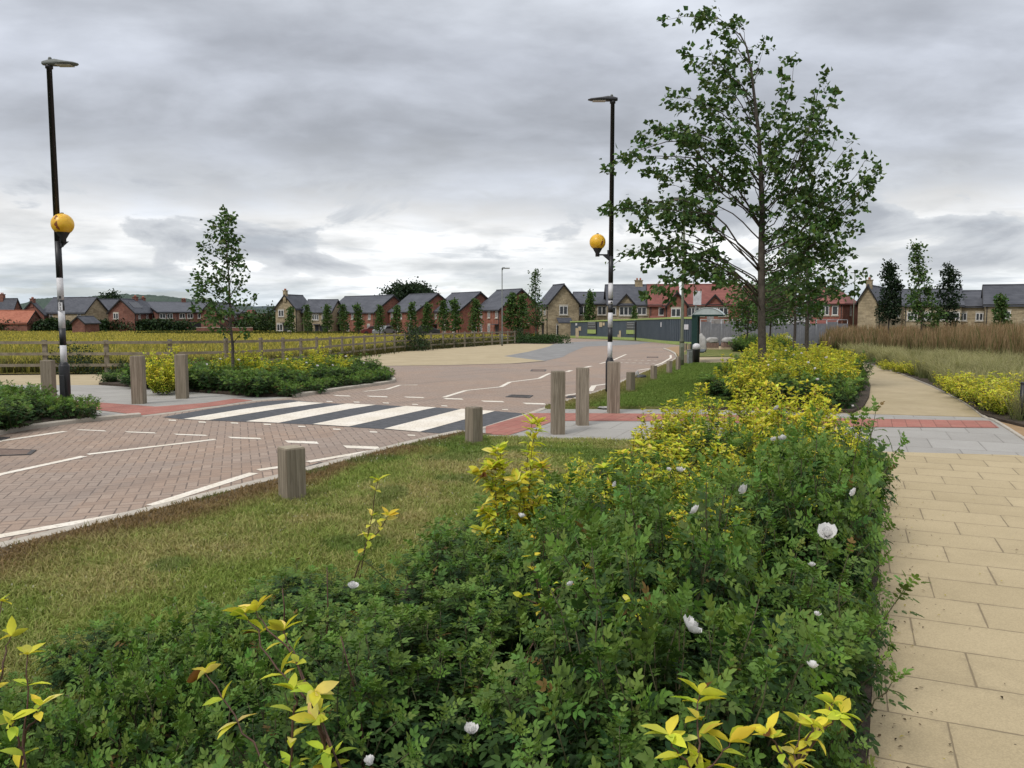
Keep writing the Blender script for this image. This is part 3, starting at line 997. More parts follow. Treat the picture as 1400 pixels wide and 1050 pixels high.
def golden_shrub(seed, Rad=.42, H=.95, shoots=46, leafL=.066, whorl=8, oldmax=.9, dense=1.0):
    rng = np.random.default_rng(seed)
    lv, cm = Leaves(), MB()
    sh = []
    for k in range(shoots):
        a = rng.uniform(0, 6.28); r0 = Rad * .35 * math.sqrt(rng.random()); r1 = Rad * math.sqrt(rng.random())
        h = H * rng.uniform(.45, 1.08) * (1 - .42 * (r1 / Rad) ** 2)
        t = np.linspace(0, 1, 7)
        b = np.array([r0 * math.cos(a), r0 * math.sin(a), 0]); e = np.array([r1 * math.cos(a + .3), r1 * math.sin(a + .3), h])
        pts = b + np.outer(t, e - b); pts[:, :2] += (e - b)[:2] * (0.35 * (t - t ** 2))[:, None]
        pts[:, :2] += np.cumsum(rng.normal(0, .010, (7, 2)), 0)
        sh.append(pts)
        if rng.random() < .7:      # side shoot
            i = rng.integers(3, 6); q = pts[i]; dd = np.array([math.cos(a + rng.normal(0, 1.2)), math.sin(a + rng.normal(0, 1.2)), 1.1]); l = rng.uniform(.12, .24)
            sh.append(q + np.outer(np.linspace(0, 1, 4), dd * l))
    gold_shoots(sh, rng, leafL, lv=lv, cm=cm, whorl=whorl, dense=dense, oldmax=oldmax, bare=.12)
    e = bpy.data.objects.new('golden_shrub', None); COL.objects.link(e); e.empty_display_size = .2
    lv.build('foliage', M_GOLDLEAF, e); cm.build('stems', M_REDSTEM, e)
    return e


def drop(root):
    for ch in list(root.children): bpy.data.objects.remove(ch)
    bpy.data.objects.remove(root)


USED = {}
def put(proto, loc, rz, sc, label, cat, group=None):
    """first use moves the prototype itself, later uses are copies"""
    if proto not in USED:
        USED[proto] = True
        proto.location = loc; proto.rotation_euler = (0, 0, rz)
        proto.scale = sc if hasattr(sc, '__len__') else (sc,) * 3
        r = proto
    else:
        r = copy_tree(proto, loc, rz, sc)
    if 'group' in r: del r['group']
    return tag(r, label, cat, group)


# ------------------------------------------------------------------ rose bed in the foreground
ROSES = [rose_bush(100 + k, shoots=42 + 3 * k, H=.52, lsc=1.17, step=.030) for k in range(5)]
rr = random.Random(3)
spots = []
s = 0.75
k = 0
while s < 9.5:
    for n in (-3.12, -2.80, -2.46, -2.02, -1.52, -0.98, -0.42):
        spots.append((s + rr.uniform(-.14, .14) + (k % 2) * .1, n + rr.uniform(-.10, .10)))
    s += 0.47; k += 1
ROSE_AT = []
LOWS = [rose_bush(140 + k, Rad=.42, H=.24, shoots=46, step=.034) for k in range(2)]
for (s, n) in spots:
    if n < -3.0 and s > 2.3: continue
    if n < -2.62 and s > 3.3: continue
    if n < -2.2 and (s > 7.2 or (s > 3.4 and rr.random() < .18)): continue
    if s < 3.2 and n > -.75: n -= .07
    if s > 5.6 and -1.9 < n < -.55 and rr.random() < .55: continue
    p = SN(s, n)
    edge = n < -1.7
    if s > 8.9 and n > -0.7: continue
    sc = rr.uniform(.82, 1.08) * (0.80 if edge else 1.0)
    if s < 2.3: sc *= 0.80
    zone = 'lawn side' if n < -1.7 else ('path side' if n > -0.75 else 'middle')
    far = 'nearest the viewer' if s < 3.2 else ('halfway along the bed' if s < 6.2 else 'by the cross path')
    if n < -2.2: zr_k = .55 if s > 2.6 else .85
    elif n < -1.8: zr_k = .80
    else: zr_k = 1.0
    lab = f'dark green rose bush in the long bed, {zone}, {far}'
    zr = sc * rr.choice((.68, .80, .92, 1.0, 1.08, 1.25, 1.38)) * (1.12 if n > -.75 and s > 1.6 else (1.08 if n > -1.3 else .95)) * (1.12 if 3.0 < s < 5.4 else .95) * zr_k
    o = put(ROSES[rr.randrange(5)], (p.x, p.y, 0.06), rr.uniform(0, 6.28), (sc * .94, sc * .94, zr), lab, 'rose bush', 'rose bushes in the long foreground bed')
    ROSE_AT.append((o, p))

ss_ = .6; j_ = 0
while ss_ < 9.0:
    p = SN(ss_, -.20 + rr.uniform(-.05, .05)); w_ = rr.uniform(.46, .66)
    put(LOWS[j_ % 2], (p.x, p.y, .05), rr.uniform(0, 6.28), (w_, w_, rr.uniform(.8, 1.5)), 'low leafy rose growth spilling to the slab path along the foreground bed edge', 'rose bush', 'low rose growth along the path edge')
    ss_ += rr.uniform(.26, .36); j_ += 1
for (s_, n_) in ((1.25, -2.35), (1.6, -2.6), (1.75, -2.2), (2.0, -2.45), (2.3, -2.25), (2.3, -2.7), (2.7, -2.5), (1.2, -2.75), (1.5, -2.95), (1.05, -2.1)):
    p = SN(s_, n_)
    put(LOWS[j_ % 2], (p.x, p.y, .05), rr.uniform(0, 6.28), (.8, .8, rr.uniform(1.0, 1.4)), 'low leafy rose growth filling the bed corner by the lawn in the foreground', 'rose bush', 'low rose growth in the near bed corner'); j_ += 1
B2L = smooth_line(P2([(1176, 562), (1186, 545), (1189, 530), (1183, 516), (1165, 503), (1150, 496)]), 4)
for q_ in B2L[::2]:
    w_ = rr.uniform(.75, .95)
    put(LOWS[j_ % 2], (q_.x - .38, q_.y, gz(q_.y) + .05), rr.uniform(0, 6.28), (w_, w_, rr.uniform(1.1, 1.9)), 'low leafy rose growth lapping the edge of the bending buff path', 'rose bush', 'low rose growth along the bending path'); j_ += 1

# white blooms: placed on the nearest bush as its part
BLOOM = [rose_flower_mesh(300 + k) for k in range(3)]
BL_USED = set()
BLOOMS = []
def bloom(*a, **k): BLOOMS.append((a, k))
def bloom_now(px, py, Y, sc=1.0, tilt=(0.4, -0.5), rows=None, idx=0):
    # a bloom sits on the outside of the leaves: find the leaf surface there
    dg = bpy.context.evaluated_depsgraph_get()
    o_ = Vector((0, 0, EYE)); dr = Vector(ray(px, py)).normalized()
    p = D(px, py, Y)
    near = []
    for ax in (-14, -7, 0, 7, 14):
        for ay in (-8, 0, 8, 14):
            hit, loc_, nrm_, ix, ob, mx_ = SC.ray_cast(dg, o_, Vector(ray(px + ax * 3.5 / Y, py + ay * 3.5 / Y)).normalized(), distance=60)
            if hit and ob.name.startswith('foliage') and .5 < loc_.y / Y < 1.5: near.append((loc_ - o_).length)
    if near:
        p = o_ + dr * (min(near) - .03)
        sc = sc * p.y / Y * 1.0
    o = min((rows or ROSE_AT), key=lambda q: (q[1] - p.xy).length)[0]
    b = BLOOM[idx % 3]
    if idx % 3 in BL_USED: b = b.copy(); COL.objects.link(b)
    BL_USED.add(idx % 3)
    b.parent = o
    loc = Matrix.Translation(o.location) @ Matrix.Rotation(o.rotation_euler.z, 4, 'Z') @ Matrix.Diagonal((*o.scale, 1))
    b.location = loc.inverted() @ p
    b.rotation_euler = (tilt[0], tilt[1], idx * 1.3)
    b.scale = (sc / o.scale.x, sc / o.scale.y, sc / o.scale.z)
    b['label'] = 'white rose bloom'
FL = [(943, 864, 2.75, 1.0), (1130, 734, 3.55, 1.1), (1019, 673, 4.6, .95), (951, 701, 4.3, .75), (930, 646, 5.3, .75), (914, 644, 5.3, .5), (1070, 602, 6.4, .8), (1058, 603, 6.4, .6), (1168, 676, 4.6, .7), (1111, 914, 2.45, .45),
      (643, 1003, 2.0, .5), (507, 1046, 1.95, .45), (481, 805, 3.1, .55), (781, 801, 3.15, .4), (841, 664, 5.0, .5), (1062, 560, 7.6, .7), (712, 708, 4.5, .55), (1118, 842, 2.9, .35), (1110, 775, 3.3, .4)]
for i, (x, y, Y, sc) in enumerate(FL): bloom(x, y, Y, sc * 1.0, (0.3 + .3 * math.sin(i), .35 * math.cos(i * 2)), idx=i)

# golden shrubs: the thick group at the far end of the bed
GOLD = [golden_shrub(500 + k) for k in range(4)]
gs = [(905, 562, 8.7, 'at the lawn corner'), (958, 522, 9.1, ''), (1000, 548, 8.3, ''), (1045, 513, 9.3, ''), (1092, 515, 9.2, ''), (1128, 536, 8.5, 'at the path edge'),
      (1118, 575, 7.3, ''), (1133, 612, 6.7, ''), (892, 598, 7.3, ''), (945, 582, 7.4, ''), (1078, 596, 6.6, ''), (1050, 640, 5.7, ''), (1098, 648, 5.4, ''), (1010, 656, 5.6, ''), (1150, 600, 7.6, ''), (925, 548, 8.9, ''), (1020, 590, 7.4, ''), (1065, 540, 8.0, ''), (1100, 610, 6.3, ''), (1075, 668, 5.2, ''), (970, 630, 6.0, '')]
for i, (x, y, Y, w) in enumerate(gs):
    p = D(x, y, Y); h = (p.z - .05) / .97
    h *= rr.uniform(.92, 1.14)
    wd = rr.uniform(.66, .92) if Y > 7 else rr.uniform(.5, .7)
    put(GOLD[i % 4], (p.x, p.y, 0.05), rr.uniform(0, 6.28), (wd, wd, h), 'golden yellow-leaved shrub in the dense group at the far end of the rose bed' if Y > 7 else 'small golden shrub poking out of the roses in front of the dense golden group', 'shrub', 'golden shrubs massed by the cross path' if Y > 7 else 'golden shrubs among the roses')


for i, (x, y, Y) in enumerate([(800, 640, 6.2), (940, 668, 5.2), (1170, 640, 5.9), (1140, 690, 4.9), (985, 705, 4.6), (905, 640, 6.0), (1085, 715, 4.4), (830, 690, 5.0), (760, 720, 4.6), (930, 745, 4.0), (1010, 735, 4.2), (875, 655, 5.6), (1160, 590, 7.0), (1040, 600, 6.6), (960, 690, 4.8), (1125, 650, 5.4), (1060, 690, 4.7), (790, 660, 5.4), (1000, 640, 5.8)]):
    p = D(x, y, Y)
    put(GOLD[i % 4], (p.x, p.y, .05), rr.uniform(0, 6.28), (.42, .42, (p.z + .10) / .97), 'thin golden shoots scattered singly through the green roses', 'shrub', 'thin golden shoots through the roses')

def posed(name_label, stems, leafL=.066, whorl=5, bare=.45, gap=.075, seed=1, dense=.8, oldmax=.4, stemr=.0042, dense_copies=0):
    """a slender golden shrub; stems given as photo points with their distance, bottom to top"""
    rng = np.random.default_rng(seed)
    lv, cm = Leaves(), MB()
    sh, basep = [], None
    if dense_copies:
        stems = stems + [[(x + rng.uniform(-9, 9), y + rng.uniform(-6, 10), Y + rng.uniform(-.1, .1)) for x, y, Y in st] for st in stems for _ in range(dense_copies)]
    for st in stems:
        q = [D(x, y, Y) for x, y, Y in st]
        b = q[0].copy()
        if b.z > .12:          # carry the stem down to the soil
            d = (q[1] - q[0]).normalized() if len(q) > 1 else Vector((0, 0, 1))
            d = Vector((d.x * .4, d.y * .4, max(d.z, .5)))
            q.insert(0, b - d * ((b.z - .04) / d.z))
        pts = np.array(q); tt = np.linspace(0, len(pts) - 1, 12)
        pts = np.stack([np.interp(tt, np.arange(len(pts)), pts[:, c]) for c in range(3)], 1)
        pts[1:-1] += rng.normal(0, .004, (10, 3))
        sh.append(pts)
        if basep is None: basep = pts[0]
    e = thing('golden_shrub', name_label, 'shrub', tuple(basep))
    gold_shoots(sh, rng, leafL, lv=lv, cm=cm, whorl=whorl, dense=dense, bare=bare, nodes_gap=gap, oldmax=oldmax, stemr=stemr)
    lv.build('foliage', M_GOLDLEAF, e); cm.build('stems', M_REDSTEM, e)
    return e
posed('lone slender golden shrub on one dark stem, right of the nearest bollard', [[(487, 820, 4.2), (500, 745, 4.2), (510, 700, 4.2), (517, 657, 4.2)], [(500, 745, 4.2), (525, 720, 4.15), (530, 705, 4.15)]], seed=2, whorl=7, bare=.62, gap=.06)
posed('tall golden shrub with two leafy dark stems in front of the grey crossing pavement', [[(695, 770, 4.75), (690, 700, 4.75), (688, 650, 4.75), (684, 618, 4.75)], [(715, 740, 4.9), (716, 680, 4.9), (722, 620, 4.9), (727, 580, 4.9)], [(690, 700, 4.75), (668, 665, 4.7), (658, 650, 4.7)], [(716, 690, 4.9), (735, 710, 4.85), (745, 692, 4.85)], [(690, 720, 4.75), (672, 712, 4.7), (662, 700, 4.7)], [(700, 740, 4.8), (712, 690, 4.8), (708, 655, 4.8)], [(690, 750, 4.7), (676, 690, 4.7), (672, 640, 4.7)], [(716, 720, 4.9), (740, 660, 4.85), (742, 640, 4.85)], [(700, 760, 4.7), (705, 715, 4.7), (730, 730, 4.7)], [(684, 770, 4.7), (665, 740, 4.7), (660, 725, 4.7)]], seed=3, leafL=.084, whorl=9, bare=.14, gap=.036, dense=1.0, dense_copies=1)
posed('sprawling golden shrub with bare red stems low in the roses, near the bottom edge', [[(452, 1060, 2.15), (425, 960, 2.2), (405, 900, 2.25), (388, 862, 2.3)], [(452, 1060, 2.15), (440, 1000, 2.1), (432, 985, 2.05)], [(425, 960, 2.2), (370, 905, 2.3), (352, 862, 2.4), (335, 838, 2.45)], [(405, 900, 2.25), (365, 860, 2.35), (350, 835, 2.4)], [(440, 1000, 2.1), (425, 955, 2.05), (430, 945, 2.0)], [(372, 1055, 2.05), (340, 1010, 2.1), (300, 950, 2.15), (280, 920, 2.2)], [(400, 985, 2.1), (405, 960, 2.1), (402, 945, 2.1)]], seed=4, leafL=.068, whorl=7, bare=.5, gap=.08, dense=.7)
posed('golden shrub with red stems cut by the lower left corner of the view', [[(32, 1075, 2.0), (36, 980, 2.05), (38, 895, 2.1)], [(34, 1030, 2.0), (22, 1000, 2.0), (15, 985, 2.0)], [(-15, 1000, 2.1), (-4, 880, 2.3), (2, 822, 2.4)], [(36, 1000, 2.05), (48, 975, 2.05), (55, 965, 2.05)], [(-10, 960, 2.2), (5, 900, 2.25), (15, 870, 2.3)]], seed=5, leafL=.056, whorl=5, bare=.55, gap=.085, dense=.5)
posed('bright yellow-green upright shoot at the bottom edge among the roses', [[(952, 1085, 1.85), (955, 1030, 1.9), (955, 985, 1.95), (957, 950, 2.0)], [(952, 1060, 1.85), (925, 1030, 1.85), (915, 1005, 1.85)], [(952, 1060, 1.87), (985, 1035, 1.9), (998, 1015, 1.92)]], seed=6, leafL=.072, whorl=5, bare=.4, gap=.04, dense=1.0, oldmax=.8)
posed('golden shrub low at the bottom edge of the roses, next to the slab path', [[(1080, 1080, 1.9), (1090, 1020, 1.95), (1095, 990, 2.0)], [(1085, 1050, 1.9), (1060, 1015, 1.9), (1050, 1000, 1.9)], [(1095, 1030, 1.95), (1125, 995, 2.0), (1140, 960, 2.1)], [(1095, 1030, 1.95), (1110, 1000, 1.95), (1112, 990, 1.95)], [(1125, 995, 2.0), (1140, 985, 2.0), (1150, 975, 2.0)]], seed=7, leafL=.052, whorl=7, bare=.5, gap=.05)
posed('golden shrub on thin dark stems, between the two-stemmed shrub and the dense group', [[(850, 720, 5.4), (855, 660, 5.4), (852, 620, 5.4)], [(870, 715, 5.5), (875, 655, 5.5), (880, 610, 5.5)], [(860, 690, 5.4), (832, 655, 5.4), (826, 640, 5.4)], [(870, 690, 5.5), (890, 660, 5.4), (895, 640, 5.4)]], seed=8, leafL=.072, whorl=8, bare=.4, gap=.05)
posed('little yellow sprig poking out of the roses below the two-stemmed golden shrub', [[(740, 850, 3.3), (735, 800, 3.3), (725, 762, 3.3)], [(740, 835, 3.3), (765, 800, 3.25), (790, 792, 3.2)], [(740, 830, 3.3), (715, 815, 3.3)], [(760, 815, 3.3), (800, 775, 3.4)]], seed=9, leafL=.05, whorl=5, bare=.5, gap=.08)
posed('single yellow sprig in the middle of the roses', [[(880, 870, 2.9), (872, 840, 2.9), (862, 822, 2.9)], [(878, 850, 2.9), (888, 838, 2.9)]], seed=10, leafL=.05, whorl=4, bare=.5, gap=.08)
for i, (x0, y0, x1, y1, Y, lab) in enumerate([(446, 890, 447, 775, 3.4, 'bare dark stem standing in the roses left of the lone slender shrub'), (388, 860, 386, 805, 3.2, 'short bare stem at the lawn edge behind the sprawling shrub'), (495, 1000, 466, 870, 2.5, 'leaning bare red stem right of the sprawling golden shrub')]):
    a, b = D(x0, y0, Y), D(x1, y1, Y)
    st = MB(); g = Vector((a.x, a.y, .04)); st.tube([g, a, (a + b) / 2 + Vector((.006, 0, 0)), b], [.0045, .004, .0035, .002], 6)
    tag(st.build('bare_stem', M_REDSTEM), lab, 'stem')

# ------------------------------------------------------------------ second rose bed beside the bending path, and the small bed beyond
rr = random.Random(12)
B2R = P2([(1166, 566.5), (1180, 560), (1188, 545), (1190, 530), (1184, 516), (1165, 503), (1148, 495), (1128, 487)])
for i, (x, y) in enumerate(spaced(BED2, 0.78, 6000)):
    if y > 31: continue
    if dist_line(B2R, np.array([x]), np.array([y]))[0] < .36: continue
    px = x / y * F + 700
    pr = rr.random()
    yel = (pr < .40) or (1075 < px < 1150 and y > 15.5 and pr < .85)
    gzv = gz(y) + .05
    if yel and y > 13.5:
        put(GOLD[i % 4], (x, y, gzv), rr.uniform(0, 6.28), (.85, .85, rr.uniform(.80, 1.0)), 'golden shrub among roses in the bed where the buff path bends', 'shrub', 'golden shrubs in the bed at the bend')
    else:
        sc = rr.uniform(1.2, 1.45)
        o = put(ROSES[i % 5], (x, y, gzv), rr.uniform(0, 6.28), (sc, sc, sc * rr.uniform(.75, 1.08) * (.8 if px < 1055 else 1)), 'rose bush with dark leaves in the bed where the buff path bends', 'rose bush', 'rose bushes in the bed at the bend')
        ROSE_AT.append((o, Vector((x, y))))
for i, (x, y, Y) in enumerate([(1105, 497, 17), (1095, 484, 19), (1085, 486, 20), (1075, 480, 22), (1118, 520, 14.5), (1114, 505, 16), (1060, 493, 21), (1130, 490, 17), (1050, 500, 19), (1165, 556, 12.2), (1150, 570, 11.8)]):
    bloom(x, y, Y, .8 if Y > 13 else .6, (.5, 0), rows=[q for q in ROSE_AT if q[1].y > 11.5], idx=i)
for i, (x, y) in enumerate(spaced(BED3, 0.95, 1500)[:34]):
    if i % 3 == 0: put(GOLD[i % 4], (x, y, gz(y) + .04), i, (1.0, 1.0, 1.05), 'golden shrub in the small far bed beside the bus shelter lawn', 'shrub', 'golden shrubs in the small far bed')
    else: put(ROSES[i % 5], (x, y, gz(y) + .04), i, (1.35, 1.35, 1.45), 'rose bush in the small far bed beside the bus shelter lawn', 'rose bush', 'rose bushes in the small far bed')

# ------------------------------------------------------------------ beds across the road
b4 = [q for q in spaced(BED4, 0.62, 9000)]
kline = smooth_line(KL3, 4)
low_n = 0
backs = [(215, 476, 17.2), (235, 478, 17.6), (325, 478, 19.5), (345, 476, 19.5), (362, 484, 19.0), (392, 484, 20.2), (405, 492, 19.5), (440, 474, 22.0), (455, 482, 21.5), (428, 481, 21.5), (468, 487, 22.5), (308, 484, 19.3), (222, 498, 17.0)]
for x, y in b4:
    dk = float(dist_line(kline, np.array([x]), np.array([y]))[0])
    if dk < 0.75:
        put(LOWS[low_n % 2], (x, y, gz(y) + .05), rr.uniform(0, 6.28), rr.uniform(.85, 1.1), 'low green ground-cover shrub along the kerb of the bed across the road', 'shrub', 'low shrubs along the far kerb'); low_n += 1
    else:
        px = x / y * F + 700
        sc = rr.uniform(1.05, 1.3) * (0.62 if px < 190 else 1.0)
        o = put(ROSES[low_n % 5], (x, y, gz(y) + .05), rr.uniform(0, 6.28), (sc, sc, sc * rr.uniform(.62, .82)), 'dark green rose bush in the bed across the road, beyond the zebra crossing', 'rose bush', 'rose bushes in the bed across the road')
        ROSE_AT.append((o, Vector((x, y)))); low_n += 1
for i, (x, y, Y) in enumerate(backs):
    p = D(x, y, Y); g = gz(Y) + .04
    put(GOLD[i % 4], (p.x, p.y, g), rr.uniform(0, 6.28), (.8, .8, (p.z - g) / .92), 'golden shrub rising behind the roses in the bed across the road', 'shrub', 'golden shrubs in the bed across the road')
for i, (x, y, Y) in enumerate([(394, 492, 18), (433, 501, 18), (284, 499, 17), (327, 493, 18), (472, 488, 20), (455, 500, 19), (301, 492, 18), (418, 497, 18.5), (498, 497, 21)]):
    bloom(x, y, Y, .8, (.6, 0), rows=[q for q in ROSE_AT if q[1].y > 13 and q[1].x < 0], idx=i)
for i, (x, y) in enumerate(spaced(BED5, 0.55, 3000)):
    if x < -14: continue
    px = x / y * F + 700
    sc = rr.uniform(.9, 1.15)
    if px > 60: put(LOWS[i % 2], (x, y, .06), rr.uniform(0, 6.28), sc * .95, 'low leafy shrub around the base of the banded lamp column', 'shrub', 'low shrubs in the corner bed')
    else: put(LOWS[i % 2] if i % 3 else ROSES[i % 5], (x, y, .06), rr.uniform(0, 6.28), (sc * 1.1, sc * 1.1, sc * (1.3 if i % 3 else .75)), 'green bushy shrub in the corner bed left of the banded lamp column', 'shrub', 'bushy shrubs in the corner bed')

# golden shrubs edging the grasses on the far side of the footpath
LOWGOLD = [golden_shrub(600 + k, .55, .62, 60, .055, 6, .75) for k in range(2)]
for i, (x, y, w) in enumerate([(1156, 488.5, .7), (1212, 506, .6), (1226, 509, .5), (1252, 513, .75), (1303, 536, .75), (1320, 543, .8), (1335, 548, .9), (1350, 554, .8), (1362, 561, .9), (1376, 552, .95), (1374, 566, .75), (1390, 538, .8), (1240, 510, .6), (1180, 494, .6)]):
    p = G(x, y, .05)
    put(LOWGOLD[i % 2], p, i * 1.7, (w, w, w * .95), 'low yellow-green shrub at the front of the grasses beside the bending path', 'shrub', 'low golden shrubs edging the grasses')

# ------------------------------------------------------------------ trees
def kite(L=.08, W=.062):
    v = np.array([(0, 0, 0), (.42 * L, W / 2, .12 * L), (.42 * L, -W / 2, .12 * L), (L, 0, -.12 * L), (.40 * L, 0, 0)])
    return v, np.array([(0, 4, 1), (0, 2, 4), (4, 3, 1), (4, 2, 3)]), None


def tree_col(n, rng, light=0.0, dark=(0.022, 0.052, 0.014), mid=(0.050, 0.100, 0.024), hi=(0.105, 0.165, 0.042)):
    t = np.clip(rng.random((n, 1)) * .8 + light, 0, 1)
    d, m_, h = map(np.array, (dark, mid, hi))
    c = np.where(t < .5, d + (m_ - d) * 2 * t, m_ + (h - m_) * (2 * t - 1))
    return np.clip(c * (1 + rng.normal(0, .1, (n, 3))), .004, 1)


def bez(a, c, b, n=9):
    t = np.linspace(0, 1, n)[:, None]
    return (1 - t) ** 2 * a + 2 * t * (1 - t) * c + t * t * b


def leafy_limb(pts, rad, rng, cm, P, start=.3, twig=.42, gap=.17, per=11, cl=.13, wind=(-.4, 0, 0)):
    """a limb tube plus twigs; appends leaf cluster centres/leaves to P"""
    n = len(pts)
    cm.tube(pts, np.linspace(rad, rad * .22, n), 6)
    seg = np.linalg.norm(np.diff(pts, axis=0), axis=1); cum = np.concatenate([[0], np.cumsum(seg)])
    L = cum[-1]
    def at(s): return np.array([np.interp(s, cum, pts[:, c]) for c in range(3)])
    s = L * start
    while s < L:
        p = at(s); tan = at(min(s + .05, L)) - at(max(s - .05, 0)); tan /= np.linalg.norm(tan) + 1e-9
        rel = (s - L * start) / (L * (1 - start) + 1e-6)
        d = rng.normal(0, 1, 3); d -= tan * d.dot(tan); d /= np.linalg.norm(d); d[2] *= .6
        tl = twig * rng.uniform(.35, 1.1) * (1 - .55 * rel)
        dirv = d * .8 + tan * rng.uniform(.3, .9) + np.array(wind) * .35
        dirv /= np.linalg.norm(dirv)
        e = p + dirv * tl + np.array([0, 0, -.10 * tl])
        if tl > .14: cm.tube(np.array([p, (p + e) / 2 + np.array([0, 0, .03]), e]), [rad * .16 + .002, rad * .12 + .0015, .0015], 4, cap=False)
        k = max(1, int(tl / .16))
        for q in range(k):
            c = p + (e - p) * (q + 1) / k
            m_ = int(per * rng.uniform(.5, 1.4))
            P.append(np.concatenate([c + rng.normal(0, cl, (m_, 3)) * np.array([1, 1, .62]), np.tile(dirv + np.array(wind), (m_, 1))], 1))
        s += gap * rng.uniform(.6, 1.5)
    m_ = int(per * 1.3)
    tan = pts[-1] - pts[-2]; tan /= np.linalg.norm(tan)
    P.append(np.concatenate([pts[-1] + rng.normal(0, cl, (m_, 3)), np.tile(tan + np.array(wind), (m_, 1))], 1))


def leaves_from(P, rng, name, e, L=.08, W=.064, mat=None, colargs={}, spread=.8):
    A = np.concatenate(P); n = len(A)
    d = A[:, 3:] + rng.normal(0, spread, (n, 3)); d[:, 2] -= .35
    up = rng.normal(0, .75, (n, 3)) + np.array([0, 0, .8])
    lv = Leaves(); lv.add(kite(L, W), A[:, :3], d, up, rng.uniform(.7, 1.25, n), tree_col(n, rng, **colargs))
    return lv.build(name, mat or M_TREELEAF, e, smooth=False)


